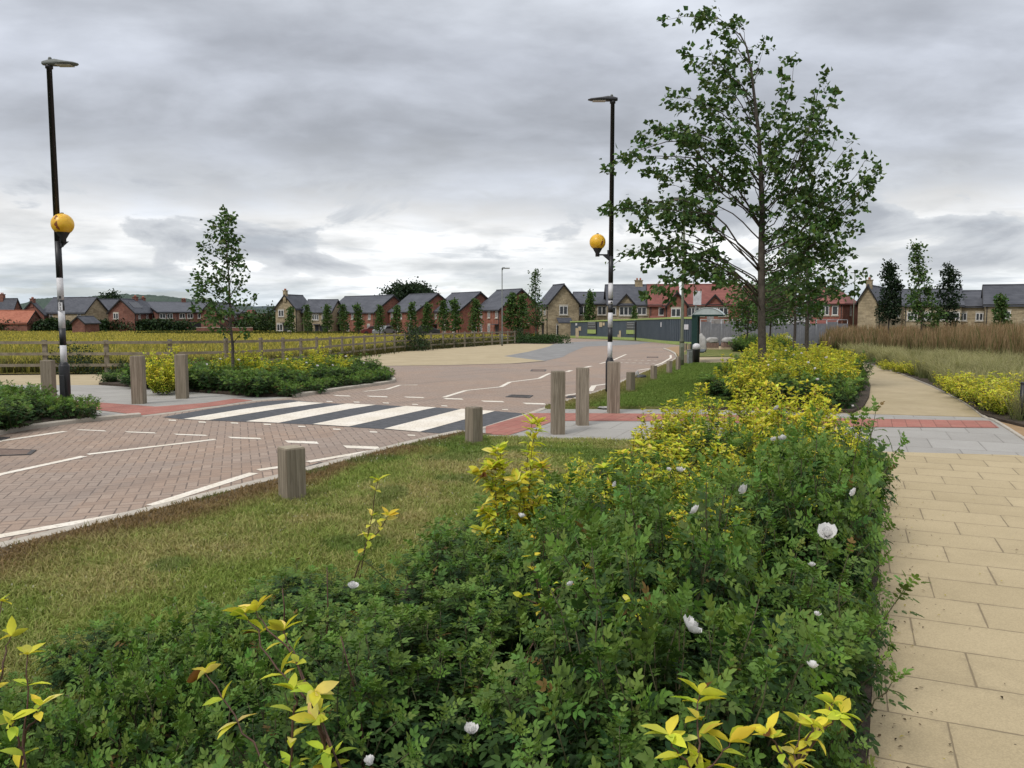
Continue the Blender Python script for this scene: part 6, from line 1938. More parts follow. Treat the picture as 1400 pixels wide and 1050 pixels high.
# ------------------------------------------------------------------ building site: grey fence panels, sacks, pallets
M_SITE = plain('grey_site_sheet', (0.155, 0.16, 0.175), .6, scale=.9, c2=(0.23, 0.235, 0.25))
M_WIRE = plain('galvanised_tube', (0.36, 0.37, 0.38), .45, scale=9, metal=.4)
M_BRICKPACK = plain('packed_bricks', (0.16, 0.10, 0.08), .85, scale=8, c2=(0.27, 0.18, 0.14), bump=.4)
M_STONEPACK = plain('grey_stone_packs', (0.22, 0.20, 0.19), .85, scale=3, c2=(0.34, 0.32, 0.30), bump=.5)
xs = np.linspace(958, 1160, 15)
for i in range(14):
    x0, x1 = xs[i], xs[i + 1]; Y = 60 + i * .35
    a, b = at_px(x0, Y), at_px(x1, Y + .35)
    H = 2.0
    e = thing('site_fence_panel', 'grey sheeted temporary fence panel in the run across the building site', 'fence panel', tuple(a), 'temporary fence panels round the building site')
    t = (b - a); tn = t.normalized(); nn = Vector((tn.y, -tn.x, 0))
    fr = MB()
    fr.tube([a, a + Vector((0, 0, H))], .025, 6); fr.tube([b - tn * .06, b - tn * .06 + Vector((0, 0, H + (gz(b.y) - gz(b.y))))], .025, 6)
    fr.tube([a + Vector((0, 0, H)), b - tn * .06 + Vector((0, 0, H))], .028, 6); fr.tube([a + Vector((0, 0, .12)), b - tn * .06 + Vector((0, 0, .12))], .022, 6)
    fr.build('frame', M_WIRE, e)
    sh = MB(); n = 9
    top = H - (.30 if i % 3 else .16)
    for k in range(n):
        p0 = a + t * (.02 + .94 * k / n) + nn * (.02 * (k % 2)); p1 = a + t * (.02 + .94 * (k + 1) / n) + nn * (.02 * ((k + 1) % 2))
        sh.prism([p0 + Vector((0, 0, .08)), p1 + Vector((0, 0, .08)), p1 + Vector((0, 0, top)), p0 + Vector((0, 0, top))], nn * .012)
    sh.build('sheeting', M_SITE, e)
    ft = MB(); ft.box((a.x, a.y - .1, a.z + .05), (.25, .6, .12)); ft.build('foot', M_BLACK, e)
def sack(px, y0, y1, x0, x1, Y, lab, seed, tall=False):
    b = at_px((x0 + x1) / 2, Y); h = D(px, y1, Y).z - b.z; w = (x1 - x0) * Y / F
    return lump('bulk_sack', lab, 'sack', b, w / 2, w * .4, h / 1.55, M_SACK, seed)
sack(961, 470, 457.5, 954, 967, 47, 'bulging tall white sack beside the bus shelter post', 3)
def pallet(x0, x1, y1, Y, lab, seed):
    b = at_px((x0 + x1) / 2, Y); w = (x1 - x0) * Y / F; h = D(x0, y1, Y).z - b.z
    e = thing('brick_pallet', lab, 'pallet', tuple(b))
    m_ = MB(); 
    for k in range(3): m_.box((0, -w * .3 + k * w * .3, .06), (w, .1, .12))
    m_.build('pallet_base', M_PLY, e, local=False)
    m_ = MB(); 
    hh = h - .14 - .32
    for i in range(4):
        m_.box((-w * .36 + i * w * .24, 0, .13 + hh / 2), (w * .225, w * .7, hh))
    m_.build('bricks', M_BRICKPACK, e, bevel=.01, local=False)
    bm = bmesh.new(); bmesh.ops.create_icosphere(bm, subdivisions=3, radius=1)
    for v in bm.verts:
        s = 1 + .08 * math.sin(5 * v.co.x + seed) + .06 * math.sin(9 * v.co.y + seed)
        v.co = Vector((math.copysign(abs(v.co.x) ** .5, v.co.x) * w * .52 * s, math.copysign(abs(v.co.y) ** .5, v.co.y) * w * .4 * s, max(v.co.z, -.5) * .22 + .13 + hh + .13))
    me = bpy.data.meshes.new('wrapping'); bm.to_mesh(me); bm.free()
    for f in me.polygons: f.use_smooth = True
    new_obj('wrapping', me, e, M_SACK)
pallet(967, 983, 461.5, 52, 'pallet of bricks under white wrapping, left one by the shelter', 1)
pallet(988, 1009, 461.5, 53, 'wide pallet of bricks under white wrapping, left of the small far bed', 2)
sack(1078, 468, 460, 1071, 1085, 52, 'white sack with a dark mark lying behind the golden shrubs, right of the main trunk', 9)
sack(1135, 466, 464, 1126, 1146, 50, 'low white sack at the left end of the reed grass', 11)
for i, (x0, x1, y1, Y, lab) in enumerate([(968, 975, 431, 68, 'tall stack of grey stone packs behind the site fence, next to the shelter roof'), (976, 990, 436, 69, 'lower stack of grey stone packs behind the site fence'), (993, 1012, 438, 70, 'wide low stack of grey stone packs behind the site fence')]):
    b = at_px((x0 + x1) / 2, Y); w = (x1 - x0) * Y / F; h = D(x0, y1, Y).z - b.z
    e = thing('stone_stack', lab, 'stack', tuple(b)); rg = random.Random(i)
    n = int(h / .5)
    for k in range(n):
        m_ = MB(); nn_ = max(1, int(w / .5))
        for j in range(nn_): m_.box((-w / 2 + (j + .5) * w / nn_ + rg.uniform(-.04, .04), rg.uniform(-.1, .1), (k + .5) * h / n), (w / nn_ * .92, .8, h / n * .9), rz=rg.uniform(-.06, .06))
        m_.build('layer', M_STONEPACK, e, bevel=.02, local=False)
# white site cabin and van-like roofs glimpsed over the fence
b = at_px(1076, 72); e = thing('site_cabin', 'low white site cabin glimpsed over the grey fence right of the main trunk', 'cabin', tuple(b))
m_ = MB(); m_.box((0, 0, 1.1), (3.4, 2.2, 2.2)); m_.build('shell', M_WHITE, e, bevel=.05, local=False)
m_ = MB(); m_.box((0, 0, 2.26), (3.5, 2.3, .1)); m_.build('roof', M_SITE, e, local=False)
m_ = MB(); m_.box((.9, -1.11, 1.4), (.9, .04, .7)); m_.build('window', M_BLACK, e, local=False)

# ------------------------------------------------------------------ houses
def mat_wall(name, lo, hi, mort, w=.23, h=.075, s=1.0):
    """courses small enough to read as texture at street distance"""
    m, nt, b = new_mat(name)
    x, y, z = nt.sep(pos(nt))
    u = nt.m('ADD', nt.m('MULTIPLY', x, .83), nt.m('MULTIPLY', y, .61))
    br = nt.node('ShaderNodeTexBrick'); br.offset = .5
    nt.l.new(nt.comb(u, z), br.inputs['Vector'])
    br.inputs['Color1'].default_value = (*lo, 1); br.inputs['Color2'].default_value = (*hi, 1); br.inputs['Mortar'].default_value = (*mort, 1)
    br.inputs['Scale'].default_value = 1.0; br.inputs['Brick Width'].default_value = w * s; br.inputs['Row Height'].default_value = h * s; br.inputs['Mortar Size'].default_value = .008 * s
    n = nt.smooth(nt.noise(pos(nt), .9, 6, .65), .3, .7, .78, 1.18)
    n2 = nt.smooth(nt.noise(pos(nt), 5, 3, .65), .3, .7, .86, 1.14)
    sc = nt.node('ShaderNodeVectorMath', operation='SCALE'); nt.l.new(br.outputs['Color'], sc.inputs[0]); nt.l.new(nt.m('MULTIPLY', n, n2), sc.inputs['Scale'])
    nt.l.new(sc.outputs[0], b.inputs['Base Color']); b.inputs['Roughness'].default_value = .9; b.inputs['Specular IOR Level'].default_value = .2
    return m
def mat_roof(name, lo, hi):
    m, nt, b = new_mat(name)
    x, y, z = nt.sep(pos(nt))
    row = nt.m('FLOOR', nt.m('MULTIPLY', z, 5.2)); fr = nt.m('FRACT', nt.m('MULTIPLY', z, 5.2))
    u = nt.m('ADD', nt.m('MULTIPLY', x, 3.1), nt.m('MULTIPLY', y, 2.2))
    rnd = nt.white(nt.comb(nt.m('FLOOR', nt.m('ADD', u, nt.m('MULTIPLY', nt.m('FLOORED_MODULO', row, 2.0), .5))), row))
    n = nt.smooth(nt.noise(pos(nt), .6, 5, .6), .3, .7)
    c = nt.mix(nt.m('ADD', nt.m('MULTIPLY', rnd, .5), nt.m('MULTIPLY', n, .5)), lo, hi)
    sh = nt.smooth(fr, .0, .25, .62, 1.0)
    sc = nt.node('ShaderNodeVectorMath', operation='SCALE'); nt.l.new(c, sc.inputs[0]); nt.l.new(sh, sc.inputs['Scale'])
    nt.l.new(sc.outputs[0], b.inputs['Base Color']); b.inputs['Roughness'].default_value = .75; b.inputs['Specular IOR Level'].default_value = .3
    return m
W_BRICK = mat_wall('red_brick', (0.20, 0.060, 0.038), (0.285, 0.098, 0.060), (0.25, 0.19, 0.16))
W_BRICK2 = mat_wall('brown_red_brick', (0.155, 0.052, 0.036), (0.225, 0.085, 0.056), (0.2, 0.16, 0.14))
W_STONE = mat_wall('buff_stone', (0.27, 0.215, 0.135), (0.40, 0.325, 0.215), (0.30, 0.25, 0.18), .42, .16)
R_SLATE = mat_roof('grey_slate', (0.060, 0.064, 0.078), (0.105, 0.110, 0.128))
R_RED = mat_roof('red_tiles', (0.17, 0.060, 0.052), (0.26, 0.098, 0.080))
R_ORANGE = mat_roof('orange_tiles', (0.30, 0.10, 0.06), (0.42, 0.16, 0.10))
M_FRAME = plain('white_window_frame', (0.62, 0.61, 0.59), .6, scale=4)
M_GLASS = plain('dark_window_glass', (0.015, 0.017, 0.020), .12, scale=2, c2=(0.05, 0.055, 0.06), spec=.6)
M_CILL = plain('pale_stone_cill', (0.42, 0.38, 0.31), .8, scale=4)
M_DOOR = plain('dark_door', (0.020, 0.022, 0.026), .5, scale=4)
M_GUTTER = plain('black_gutter', (0.015, 0.014, 0.014), .5, scale=4)
M_SOLAR = plain('solar_panel', (0.012, 0.014, 0.022), .25, scale=5, spec=.6)


def house(label, cx, Y, lpx, rpx, ang, eave_y, ridge_y, gable, wall, roof, base_y=None, wins=(), doors=(), chimney=(), solar=(), hip=False, over=.28, barge=True, name='brick_house', cat='house', group=None, zbase=None, garage=None, dormers=(), porch=(), pipes=(0.0,), extra=None):
    """corner of two visible walls at px cx, distance Y; left wall reaches px lpx, right wall px rpx.
    ang: how far the left wall turns away. gable: 'R' or 'L' face carries the gable."""
    C = at_px(cx, Y); C.z = gz(Y) - .02
    fi = -math.atan2(C.x, C.y)           # angles are measured from the line of sight
    rot = Matrix.Rotation(fi, 3, 'Z')
    a = rot @ Vector((-math.cos(ang), math.sin(ang), 0)); b = rot @ Vector((math.sin(ang), math.cos(ang), 0))
    ct = CP
    kL, kR = (lpx - 700) / F, (rpx - 700) / F
    La = (C.x - kL * C.y) / (kL * a.y - a.x)
    Lb = (kR * C.y - C.x) / (b.x - kR * b.y)
    e = thing(name, label, cat, tuple(C), group)
    ze = D(cx, eave_y, Y).z - C.z
    zr = D(cx, ridge_y, Y).z - C.z
    if gable == 'R': u, v, Lu, Lv = a, b, La, Lb      # ridge along u, gable spans v
    else: u, v, Lu, Lv = b, a, Lb, La
    up = Vector((0, 0, 1))
    wm = MB()
    O = Vector((0, 0, 0))
    g0 = [O - up * .6, v * Lv - up * .6, v * Lv + up * ze, v * Lv / 2 + up * (zr if not hip else ze), O + up * ze]
    if hip: g0 = [g0[0], g0[1], g0[2], g0[4]]
    wm.prism(g0, u * Lu)
    w = wm.build('wall', wall, e, local=False)
    rm = MB(); th = .16
    for side in (0, 1):
        e0 = O if side == 0 else v * Lv
        out_ = -v if side == 0 else v
        slope = (zr - ze) / (Lv / 2)
        lo = e0 + up * ze + out_ * over - up * slope * over
        hi = v * Lv / 2 + up * zr
        if not hip:
            q = [lo - u * over, lo + u * (Lu + over), hi + u * (Lu + over), hi - u * over]
        else:
            hb = min(Lu * .45, Lv / 2)
            q = [lo - u * over, lo + u * (Lu + over), hi + u * (Lu + over if hip == 1 else Lu - hb), hi + u * hb]
        rm.add(q + [p + up * th for p in q], [(0, 1, 2, 3), (4, 5, 6, 7), (0, 1, 5, 4), (1, 2, 6, 5), (2, 3, 7, 6), (3, 0, 4, 7)])
    if hip:
        hb = min(Lu * .45, Lv / 2); slope = (zr - ze) / (Lv / 2)
        lo0 = O + up * (ze - slope * over) - v * over - u * over; lo1 = v * (Lv + over) + up * (ze - slope * over) - u * over; hi = v * Lv / 2 + up * zr + u * hb
        q = [lo0, lo1, hi]; rm.add(q + [p + up * th for p in q], [(0, 1, 2), (3, 4, 5), (0, 1, 4, 3), (1, 2, 5, 4), (2, 0, 3, 5)])
    # ridge cap
    r0 = v * Lv / 2 + up * (zr + th); rm.tube([r0 - u * over + (u * (min(Lu * .45, Lv / 2) + over) if hip else O), r0 + u * (Lu + over)], .09, 6)
    ro = rm.build('roof', roof, e, local=False)
    # gutters and barge boards
    gm = MB(); slope = (zr - ze) / (Lv / 2)
    p0 = up * (ze - .10) - v * (over * .8); gm.tube([p0 - u * over, p0 + u * (Lu + over)], .075, 6)
    for s_ in pipes:
        q = u * (Lu * s_ + .15) - v * .06; gm.tube([q + up * (ze - .1), q], .05, 6)
    gm.build('gutter', M_GUTTER, e, local=False)
    if barge and not hip:
        bm_ = MB()
        for side in (0, 1):
            lo = (O if side == 0 else v * Lv) + up * (ze - slope * over) + (-v if side == 0 else v) * over
            hi = v * Lv / 2 + up * zr
            q = [lo - u * (over + .03) - up * .10, hi - u * (over + .03) - up * .10, hi - u * (over + .03) + up * .19, lo - u * (over + .03) + up * .19]
            bm_.prism(q, u * .05)
        bm_.build('barge_board', M_GUTTER if wall is not W_STONE else M_GUTTER, e, local=False)

    def face_frame(face):
        if face == 'L': return a, La, -b
        return b, Lb, -a
    hs = ze / 5.25        # storeys follow the eaves
    for (face, uu, z0, z1, wd, n) in wins:
        t, L, nrm = face_frame(face)
        z0, z1, wd = z0 * hs, z1 * hs, wd * hs
        h = z1 - z0
        c = t * (uu * L)
        m_ = MB()
        def bx(x0, x1, zz0, zz1, d0, d1, mi):
            q = [c + t * x0 + up * zz0 + nrm * d0, c + t * x1 + up * zz0 + nrm * d0, c + t * x1 + up * zz1 + nrm * d0, c + t * x0 + up * zz1 + nrm * d0]
            m_.prism(q, nrm * (d1 - d0), mi)
        f = .085
        bx(-wd / 2, -wd / 2 + f, z0, z1, -.03, .05, 0); bx(wd / 2 - f, wd / 2, z0, z1, -.03, .05, 0)
        bx(-wd / 2 + f, wd / 2 - f, z0, z0 + f, -.03, .05, 0); bx(-wd / 2 + f, wd / 2 - f, z1 - f, z1, -.03, .05, 0)
        iw = (wd - 2 * f - .10 * (n - 1)) / n
        for k in range(n):
            x0 = -wd / 2 + f + k * (iw + .10)
            if k: bx(x0 - .10, x0, z0 + f, z1 - f, -.03, .05, 0)
            bx(x0 + .003, x0 + iw - .003, z0 + f + .003, z1 - f - .003, -.02, .015, 1)
        bx(-wd / 2 - .10, wd / 2 + .10, z0 - .14, z0 - .004, -.03, .11, 2)
        bx(-wd / 2 - .06, wd / 2 + .06, z1 + .004, z1 + .2, -.03, .012, 2)
        m_.build('window', [M_FRAME, M_GLASS, M_CILL], e, local=False)
    for (face, uu, wd, h) in doors:
        t, L, nrm = face_frame(face); c = t * (uu * L); wd, h = wd * hs, h * hs
        m_ = MB(); q = [c - t * wd / 2, c + t * wd / 2, c + t * wd / 2 + up * h, c - t * wd / 2 + up * h]
        m_.prism(q, nrm * .04); d_ = m_.build('door', M_DOOR, e, local=False)
        if h < 2.3 and wd < 1.3:
            m_ = MB(); q = [c - t * (wd / 2 + .25) + up * (h + .12), c + t * (wd / 2 + .25) + up * (h + .12), c + t * (wd / 2 + .25) + up * (h + .22), c - t * (wd / 2 + .25) + up * (h + .22)]
            m_.prism(q, nrm * .65); m_.build('canopy', R_SLATE, e, local=False)
    for (along, w_, h_, mt) in chimney:
        w_, h_ = w_ * .8, h_ * .85
        p = v * Lv / 2 + u * (Lu * along)
        m_ = MB(); rz = math.atan2(u.y, u.x)
        m_.box((p.x, p.y, zr + h_ / 2 - .5), (w_, w_ * .7, h_ + 1.0), rz=rz); m_.box((p.x, p.y, zr + h_ - .04), (w_ + .14, w_ * .7 + .14, .1), rz=rz)
        ch = m_.build('chimney', mt, ro, local=False)
        for k in (-1, 1):
            m_ = MB(); m_.lathe([(.12, 0), (.10, .28)], 8, (p.x + u.x * w_ * .22 * k, p.y + u.y * w_ * .22 * k, zr + h_ + .01)); m_.build('chimney_pot', R_ORANGE, ro, local=False)
    for (u0, u1, s0, s1) in solar:      # on the slope of the first eave
        def sp(uu, ss): return u * (Lu * uu) + v * (Lv / 2 * ss) + up * (ze + (zr - ze) * ss + th + .01)
        nrm = (sp(1, 0) - sp(0, 0)).cross(sp(0, 1) - sp(0, 0)).normalized()
        if nrm.z < 0: nrm = -nrm
        MB().prism([sp(u0, s0), sp(u1, s0), sp(u1, s1), sp(u0, s1)], nrm * .05).build('solar_panel', M_SOLAR, ro, local=False)
    for (uc, wd, pk) in dormers:        # gable fronts flush with the eave wall (face of u)
        nrm = -v
        c = u * (Lu * uc)
        zt = ze + (zr - ze) * pk; wd = wd * hs
        depth = (Lv / 2) * pk
        m_ = MB()
        m_.prism([c - u * wd / 2 + up * (ze - .3), c + u * wd / 2 + up * (ze - .3), c + u * wd / 2 + up * ze, c + up * zt, c - u * wd / 2 + up * ze], nrm * .05)
        m_.build('dormer_gable', wall, e, local=False)
        m_ = MB()
        for s_ in (-1, 1):
            lo = c + u * (s_ * (wd / 2 + .2)) + up * (ze - .2 * (zt - ze) / (wd / 2)); hi = c + up * zt
            q = [lo + nrm * .3, hi + nrm * .3, hi - nrm * depth, lo + nrm * 0.0]
            m_.add(q + [p + up * .15 for p in q], [(0, 1, 2, 3), (4, 5, 6, 7), (0, 1, 5, 4), (1, 2, 6, 5), (2, 3, 7, 6), (3, 0, 4, 7)])
        m_.build('dormer_roof', roof, e, local=False)
        m_ = MB()
        for s_ in (-1, 1):
            lo = c + u * (s_ * (wd / 2 + .2)) + up * (ze - .2 * (zt - ze) / (wd / 2)); hi = c + up * zt
            m_.prism([lo + nrm * .305 - up * .1, hi + nrm * .305 - up * .1, hi + nrm * .305 + up * .17, lo + nrm * .305 + up * .17], nrm * .04)
        m_.build('dormer_barge', M_GUTTER, e, local=False)
    for (face, u0, u1, zz, dp, mt) in porch:     # lean-to roofs
        t, L, nrm = face_frame(face); zz = zz * hs
        q0, q1 = t * (u0 * L), t * (u1 * L)
        m_ = MB(); q = [q0 + up * (zz + .6) + nrm * .0, q1 + up * (zz + .6), q1 + up * zz + nrm * dp, q0 + up * zz + nrm * dp]
        m_.add(q + [p + up * .12 for p in q], [(0, 1, 2, 3), (4, 5, 6, 7), (0, 1, 5, 4), (1, 2, 6, 5), (2, 3, 7, 6), (3, 0, 4, 7)]); m_.build('porch_roof', mt, e, local=False)
        m_ = MB(); m_.prism([q0 + nrm * dp * .9, q1 + nrm * dp * .9, q1 + nrm * dp * .9 + up * zz, q0 + nrm * dp * .9 + up * zz], nrm * .06); m_.build('porch_wall', wall, e, local=False)
    return e

U0, U1 = 3.6, 4.9        # upper windows
G0, G1 = .7, 2.1
def row(face, us, z0=U0, z1=U1, wd=1.0, n=2): return [(face, u, z0, z1, wd, n) for u in us]
A58 = R(60)
GB = None
# brick row facing the meadow (middle of the picture); distances grow to the left
house('brick house with a grey roof, nearest of the brick row, behind the far street lamp', 683, 112, 652, 741, R(62), 423, 396, 'R', W_BRICK, R_SLATE, wins=row('L', (.12, .45, .8)) + row('L', (.45, .8), G0, 2.2) + row('R', (.62,), G0, 2.2, 1.1), doors=[('L', .12, 1.0, 2.1)])
house('grey-roofed brick house, second of the row from the far street lamp', 628, 117, 592, 684, R(62), 425, 400, 'R', W_BRICK, R_SLATE, wins=row('L', (.12, .52, .88)) + row('L', (.2, .55), G0, 2.2) + row('R', (.35,), G0, 2.2, 1.2), doors=[('L', .88, 1.0, 2.1)])
house('grey-roofed brick house, third of the row, in front of the big dark tree', 569, 122, 533, 627, R(62), 425.8, 402, 'R', W_BRICK, R_SLATE, wins=row('L', (.2, .55, .9)) + row('L', (.25, .65), G0, 2.2), doors=[('L', .9, 1.0, 2.1)])
house('long brick pair of houses under one grey roof, leftmost of the brick row', 512, 128, 449, 563, R(58), 426.8, 404.4, 'R', W_BRICK, R_SLATE, wins=row('L', (.1, .28, .45, .72, .9)) + row('L', (.12, .55, .9), G0, 2.3, 1.1), doors=[('L', .32, 1.0, 2.1), ('L', .74, 1.0, 2.1)])
house('low stone cottage joined between the stone gable house and the long brick pair', 452, 133, 415, 470, R(20), 426.8, 410.5, 'R', W_STONE, R_SLATE, wins=row('L', (.2, .55), U0 - .2, U1 - .2, 1.6, 3), doors=[('L', .25, 2.2, 2.1), ('L', .5, .9, 2.1), ('L', .8, 1.9, 2.1)], name='stone_house')
house('stone house with a gable front and chimney, left end of the far middle row', 404, 132, 378, 428, R(28), 421.5, 404, 'L', W_STONE, R_SLATE, wins=row('L', (.25, .72), U0, U1, 1.2) + row('L', (.25, .8), G0, 2.1, 1.3), doors=[('L', .5, 1.0, 2.1)], chimney=[(.02, .9, 1.0, W_STONE)], name='stone_house')
# far left group
house('long brick terrace with grey roof, running behind the small street tree', 216, 150, 185, 335, R(80), 427, 412.8, 'L', W_BRICK2, R_SLATE, wins=row('R', (.05, .13, .27, .36, .48, .56, .66, .77, .92), U0, U1, 1.5, 2) + row('R', (.56, .66, .78), G0, 2.1, 1.3), doors=[('R', .415, 3.2, 2.6)], chimney=[(.47, 1.0, .9, W_BRICK2)], pipes=(.2, .5), name='brick_terrace', cat='terrace')
house('brick house with a plain gable facing left and solar panels on its grey roof', 184, 147, 150.5, 216, R(28), 427.4, 409.6, 'L', W_BRICK2, R_SLATE, wins=row('L', (.72,), U0, U1 + .2, 1.4) + row('R', (.2, .55, .85), U0, U1 + .2, 1.1), chimney=[(.62, 1.2, .7, W_BRICK2), (.98, 1.0, .6, W_BRICK2)], solar=[(.15, .55, .3, .75)])
house('long stone house with a broad grey roof and blank gable, behind the left banded column', 116, 150, 61, 150, R(48), 427, 407, 'R', W_STONE, R_SLATE, wins=row('L', (.13, .5, .8), U0, U1, 1.1), pipes=(.45, .9), name='stone_house')
house('low brick garage with a grey roof, in front of the stone house', 115, 138, 100, 137, R(35), 441.5, 433.7, 'L', W_BRICK2, R_SLATE, name='brick_garage', cat='garage', pipes=())
house('grey roof half hidden behind the gabled brick house with solar panels', 160, 163, 120, 172, R(20), 424, 410, 'R', W_BRICK2, R_SLATE, pipes=())
house('brick house with pale roof verges, between the left edge and the stone house', 60, 152, 31, 66, R(30), 430, 413, 'L', W_BRICK2, R_SLATE, chimney=[(.4, 1.1, .8, W_BRICK2)])
house('brick house with grey roof and chimney at the left edge of the view', 18, 156, -22, 32, R(45), 424, 409, 'R', W_BRICK2, R_SLATE, chimney=[(.45, 1.1, 1.2, W_BRICK2)])
house('low building with an orange tiled roof at the left edge behind the hedge', 36, 146, -30, 60, R(40), 441, 425.5, 'R', W_BRICK2, R_ORANGE, name='tiled_garage', cat='garage', pipes=())
house('small brick house with a gable, partly hidden by the small street tree', 300, 144, 276, 330, R(30), 428, 415, 'L', W_BRICK2, R_SLATE, wins=row('R', (.3, .75), U0, U1, 1.3), pipes=())
for i, (x0, x1, yr, Y, lab, wl, rf) in enumerate([(352, 366, 430, 210, 'tiny distant house with a red roof in the gap left of the stone gable', W_BRICK2, R_RED), (364, 379, 427, 220, 'tiny distant house with a grey roof in the gap left of the stone gable', W_BRICK2, R_SLATE), (338, 352, 425, 215, 'tiny distant house seen right of the small street tree', W_BRICK2, R_RED)]):
    house(lab, (x0 + x1) / 2, Y, x0, x1, R(45), yr + 5, yr, 'R', wl, rf, pipes=())
# stone and red-roofed houses behind the hoarding
house('stone house with a wide gable and white bay, left of the hoarding', 749, 104, 736, 791, R(72), 416, 389.7, 'R', W_STONE, R_SLATE, wins=[('R', .5, 3.6, 5.0, 1.4, 2)] + row('L', (.3, .7), U0, U1, .9) + [('R', .5, .35, 2.0, 2.4, 3)], doors=[('L', .5, .95, 2.1)], porch=[('R', .28, .74, 2.25, .9, R_SLATE)], name='stone_house')
house('low stone house linking two taller stone houses behind the hoarding', 789, 106, 783, 832, R(86), 415.4, 400, 'L', W_STONE, R_SLATE, wins=row('R', (.2, .78), U0 - .1, U1, 1.4, 2), pipes=(.02, .92), name='stone_house')
house('tall stone house with a small peaked dormer and chimney behind the hoarding', 832, 102, 827, 888, R(86), 416, 390, 'L', W_STONE, R_SLATE, wins=[('R', .42, 3.5, 4.9, 2.1, 3), ('R', .80, 3.6, 4.8, 1.5, 2), ('R', .12, 3.6, 4.8, .8, 1)], chimney=[(.78, 1.2, .9, W_STONE)], dormers=[(.42, 2.6, .50)], name='stone_house')
house('red-roofed brick house next to the tall stone house with the dormer', 888, 101, 884, 926, R(86), 416, 390, 'L', W_BRICK, R_RED, wins=[('R', .42, 3.5, 4.7, .9, 1)], porch=[('R', .02, .7, 2.6, .8, R_RED)])
house('brick wing with a steep red gable roof, behind the olive lamp', 912, 97, 905, 938, R(84), 417, 400, 'R', W_BRICK, R_RED, wins=[('R', .45, 3.4, 4.7, 1.5, 2)])
house('long red-roofed brick house with a small peaked dormer, behind the bus shelter', 938, 100, 933, 1012, R(86), 415.6, 389.6, 'L', W_BRICK, R_RED, wins=[('R', .10, 3.4, 4.7, 1.3, 2), ('R', .24, 3.4, 4.7, 1.5, 2), ('R', .52, 3.8, 4.7, 1.0, 1), ('R', .68, 3.4, 4.7, 1.4, 2)], dormers=[(.52, 2.4, .45)])
house('red-roofed brick house hidden mostly by the trees of the row', 1020, 100, 1014, 1085, R(86), 417, 392, 'L', W_BRICK, R_RED, wins=row('R', (.2, .5, .8), U0, U1, 1.3))
house('red-roofed brick house with hipped roof and tiled porch, right of the second tree', 1152, 97, 1104, 1171, R(12), 415, 393.5, 'R', W_BRICK, R_RED, hip=1, wins=[('L', .22, 3.5, 4.9, .9, 1), ('L', .56, 3.5, 4.9, 1.7, 3), ('L', .86, 3.5, 4.8, 1.2, 2), ('R', .5, 3.5, 4.9, 1.0, 1)], porch=[('L', .08, .95, 2.1, 1.0, R_RED)])
house('stone house with a steep gable and chimney beyond the reed grass', 1198, 92, 1171, 1252, R(8), 411, 391, 'L', W_STONE, R_SLATE, chimney=[(.02, 1.1, .9, W_STONE)], wins=row('R', (.45, .8), 2.9, 4.2, 1.6, 3), name='stone_house', pipes=(.05,))
house('stone house with a low grey roof, behind the three trees beyond the reed grass', 1236, 94, 1230, 1312, R(86), 417, 397, 'L', W_STONE, R_SLATE, wins=row('R', (.15, .4, .65, .88), 2.9, 4.1, 1.5, 3), name='stone_house')
house('stone terrace with white windows right of the three trees', 1306, 93, 1300, 1348, R(86), 418, 399, 'L', W_STONE, R_SLATE, wins=row('R', (.2, .8), 2.9, 4.1, 1.5, 3), name='stone_house')
house('taller stone house cut by the right edge of the view', 1347, 90, 1341, 1420, R(86), 415.6, 391, 'L', W_STONE, R_SLATE, wins=row('R', (.38, .8), 3.0, 4.2, 1.2, 2), name='stone_house')
# garden walls
def gwall(label, x0, x1, Y, h, mat):
    a, b = at_px(x0, Y), at_px(x1, Y)
    e = thing('garden_wall', label, 'wall', tuple(a))
    MB().box(((a.x + b.x) / 2, Y, a.z + h / 2 - .1), (b.x - a.x, .22, h + .2)).build('brickwork', mat, e)
    MB().box(((a.x + b.x) / 2, Y, a.z + h + .03), (b.x - a.x + .06, .30, .07)).build('coping', M_CILL, e)
gwall('brick garden wall beside the nearest house of the brick row', 696, 726, 103, 1.7, W_BRICK)
gwall('low stone garden wall beyond the reed grass, before the stone houses', 1170, 1350, 84, 1.1, W_STONE)
gwall('low brick wall before the brick terrace, behind the small street tree', 268, 345, 141, .9, W_BRICK2)

# parked cars glimpsed in front of the far houses
def car(label, px, Y, rz, col):
    b = at_px(px, Y); e = thing('parked_car', label, 'car', tuple(b), rz=rz)
    m_ = MB()
    prof = [(-2.1, .3), (-2.1, .75), (-1.7, .95), (-1.2, 1.0), (-.7, 1.42), (.7, 1.45), (1.4, 1.02), (2.0, .9), (2.1, .55), (2.1, .3)]
    m_.prism([(x, -.85, z) for x, z in prof], (0, 1.7, 0)); m_.build('body', plain('car_paint', col, .3, scale=3, var=.05, spec=.6), e, bevel=.05, local=False)
    m_ = MB(); m_.prism([(-1.02, -.87, 1.02), (-.62, -.87, 1.34), (.62, -.87, 1.36), (1.1, -.87, 1.02)], (0, 1.74, 0)); m_.build('windows', M_GLASS, e, local=False)
    for x in (-1.3, 1.3):
        for y in (-.8, .8):
            m_ = MB(); m_.tube([(x, y - .1, .32), (x, y + .1, .32)], .32, 14); m_.build('wheel', M_BLACK, e, local=False)
car('dark red car parked before the leftmost brick pair of the middle row', 513, 121, .1, (.12, .02, .02))
car('silver car parked at the end of the leftmost brick pair', 525, 119, 1.2, (.20, .205, .215))
car('dark car parked between two houses of the brick row', 581, 114, .2, (.03, .03, .035))

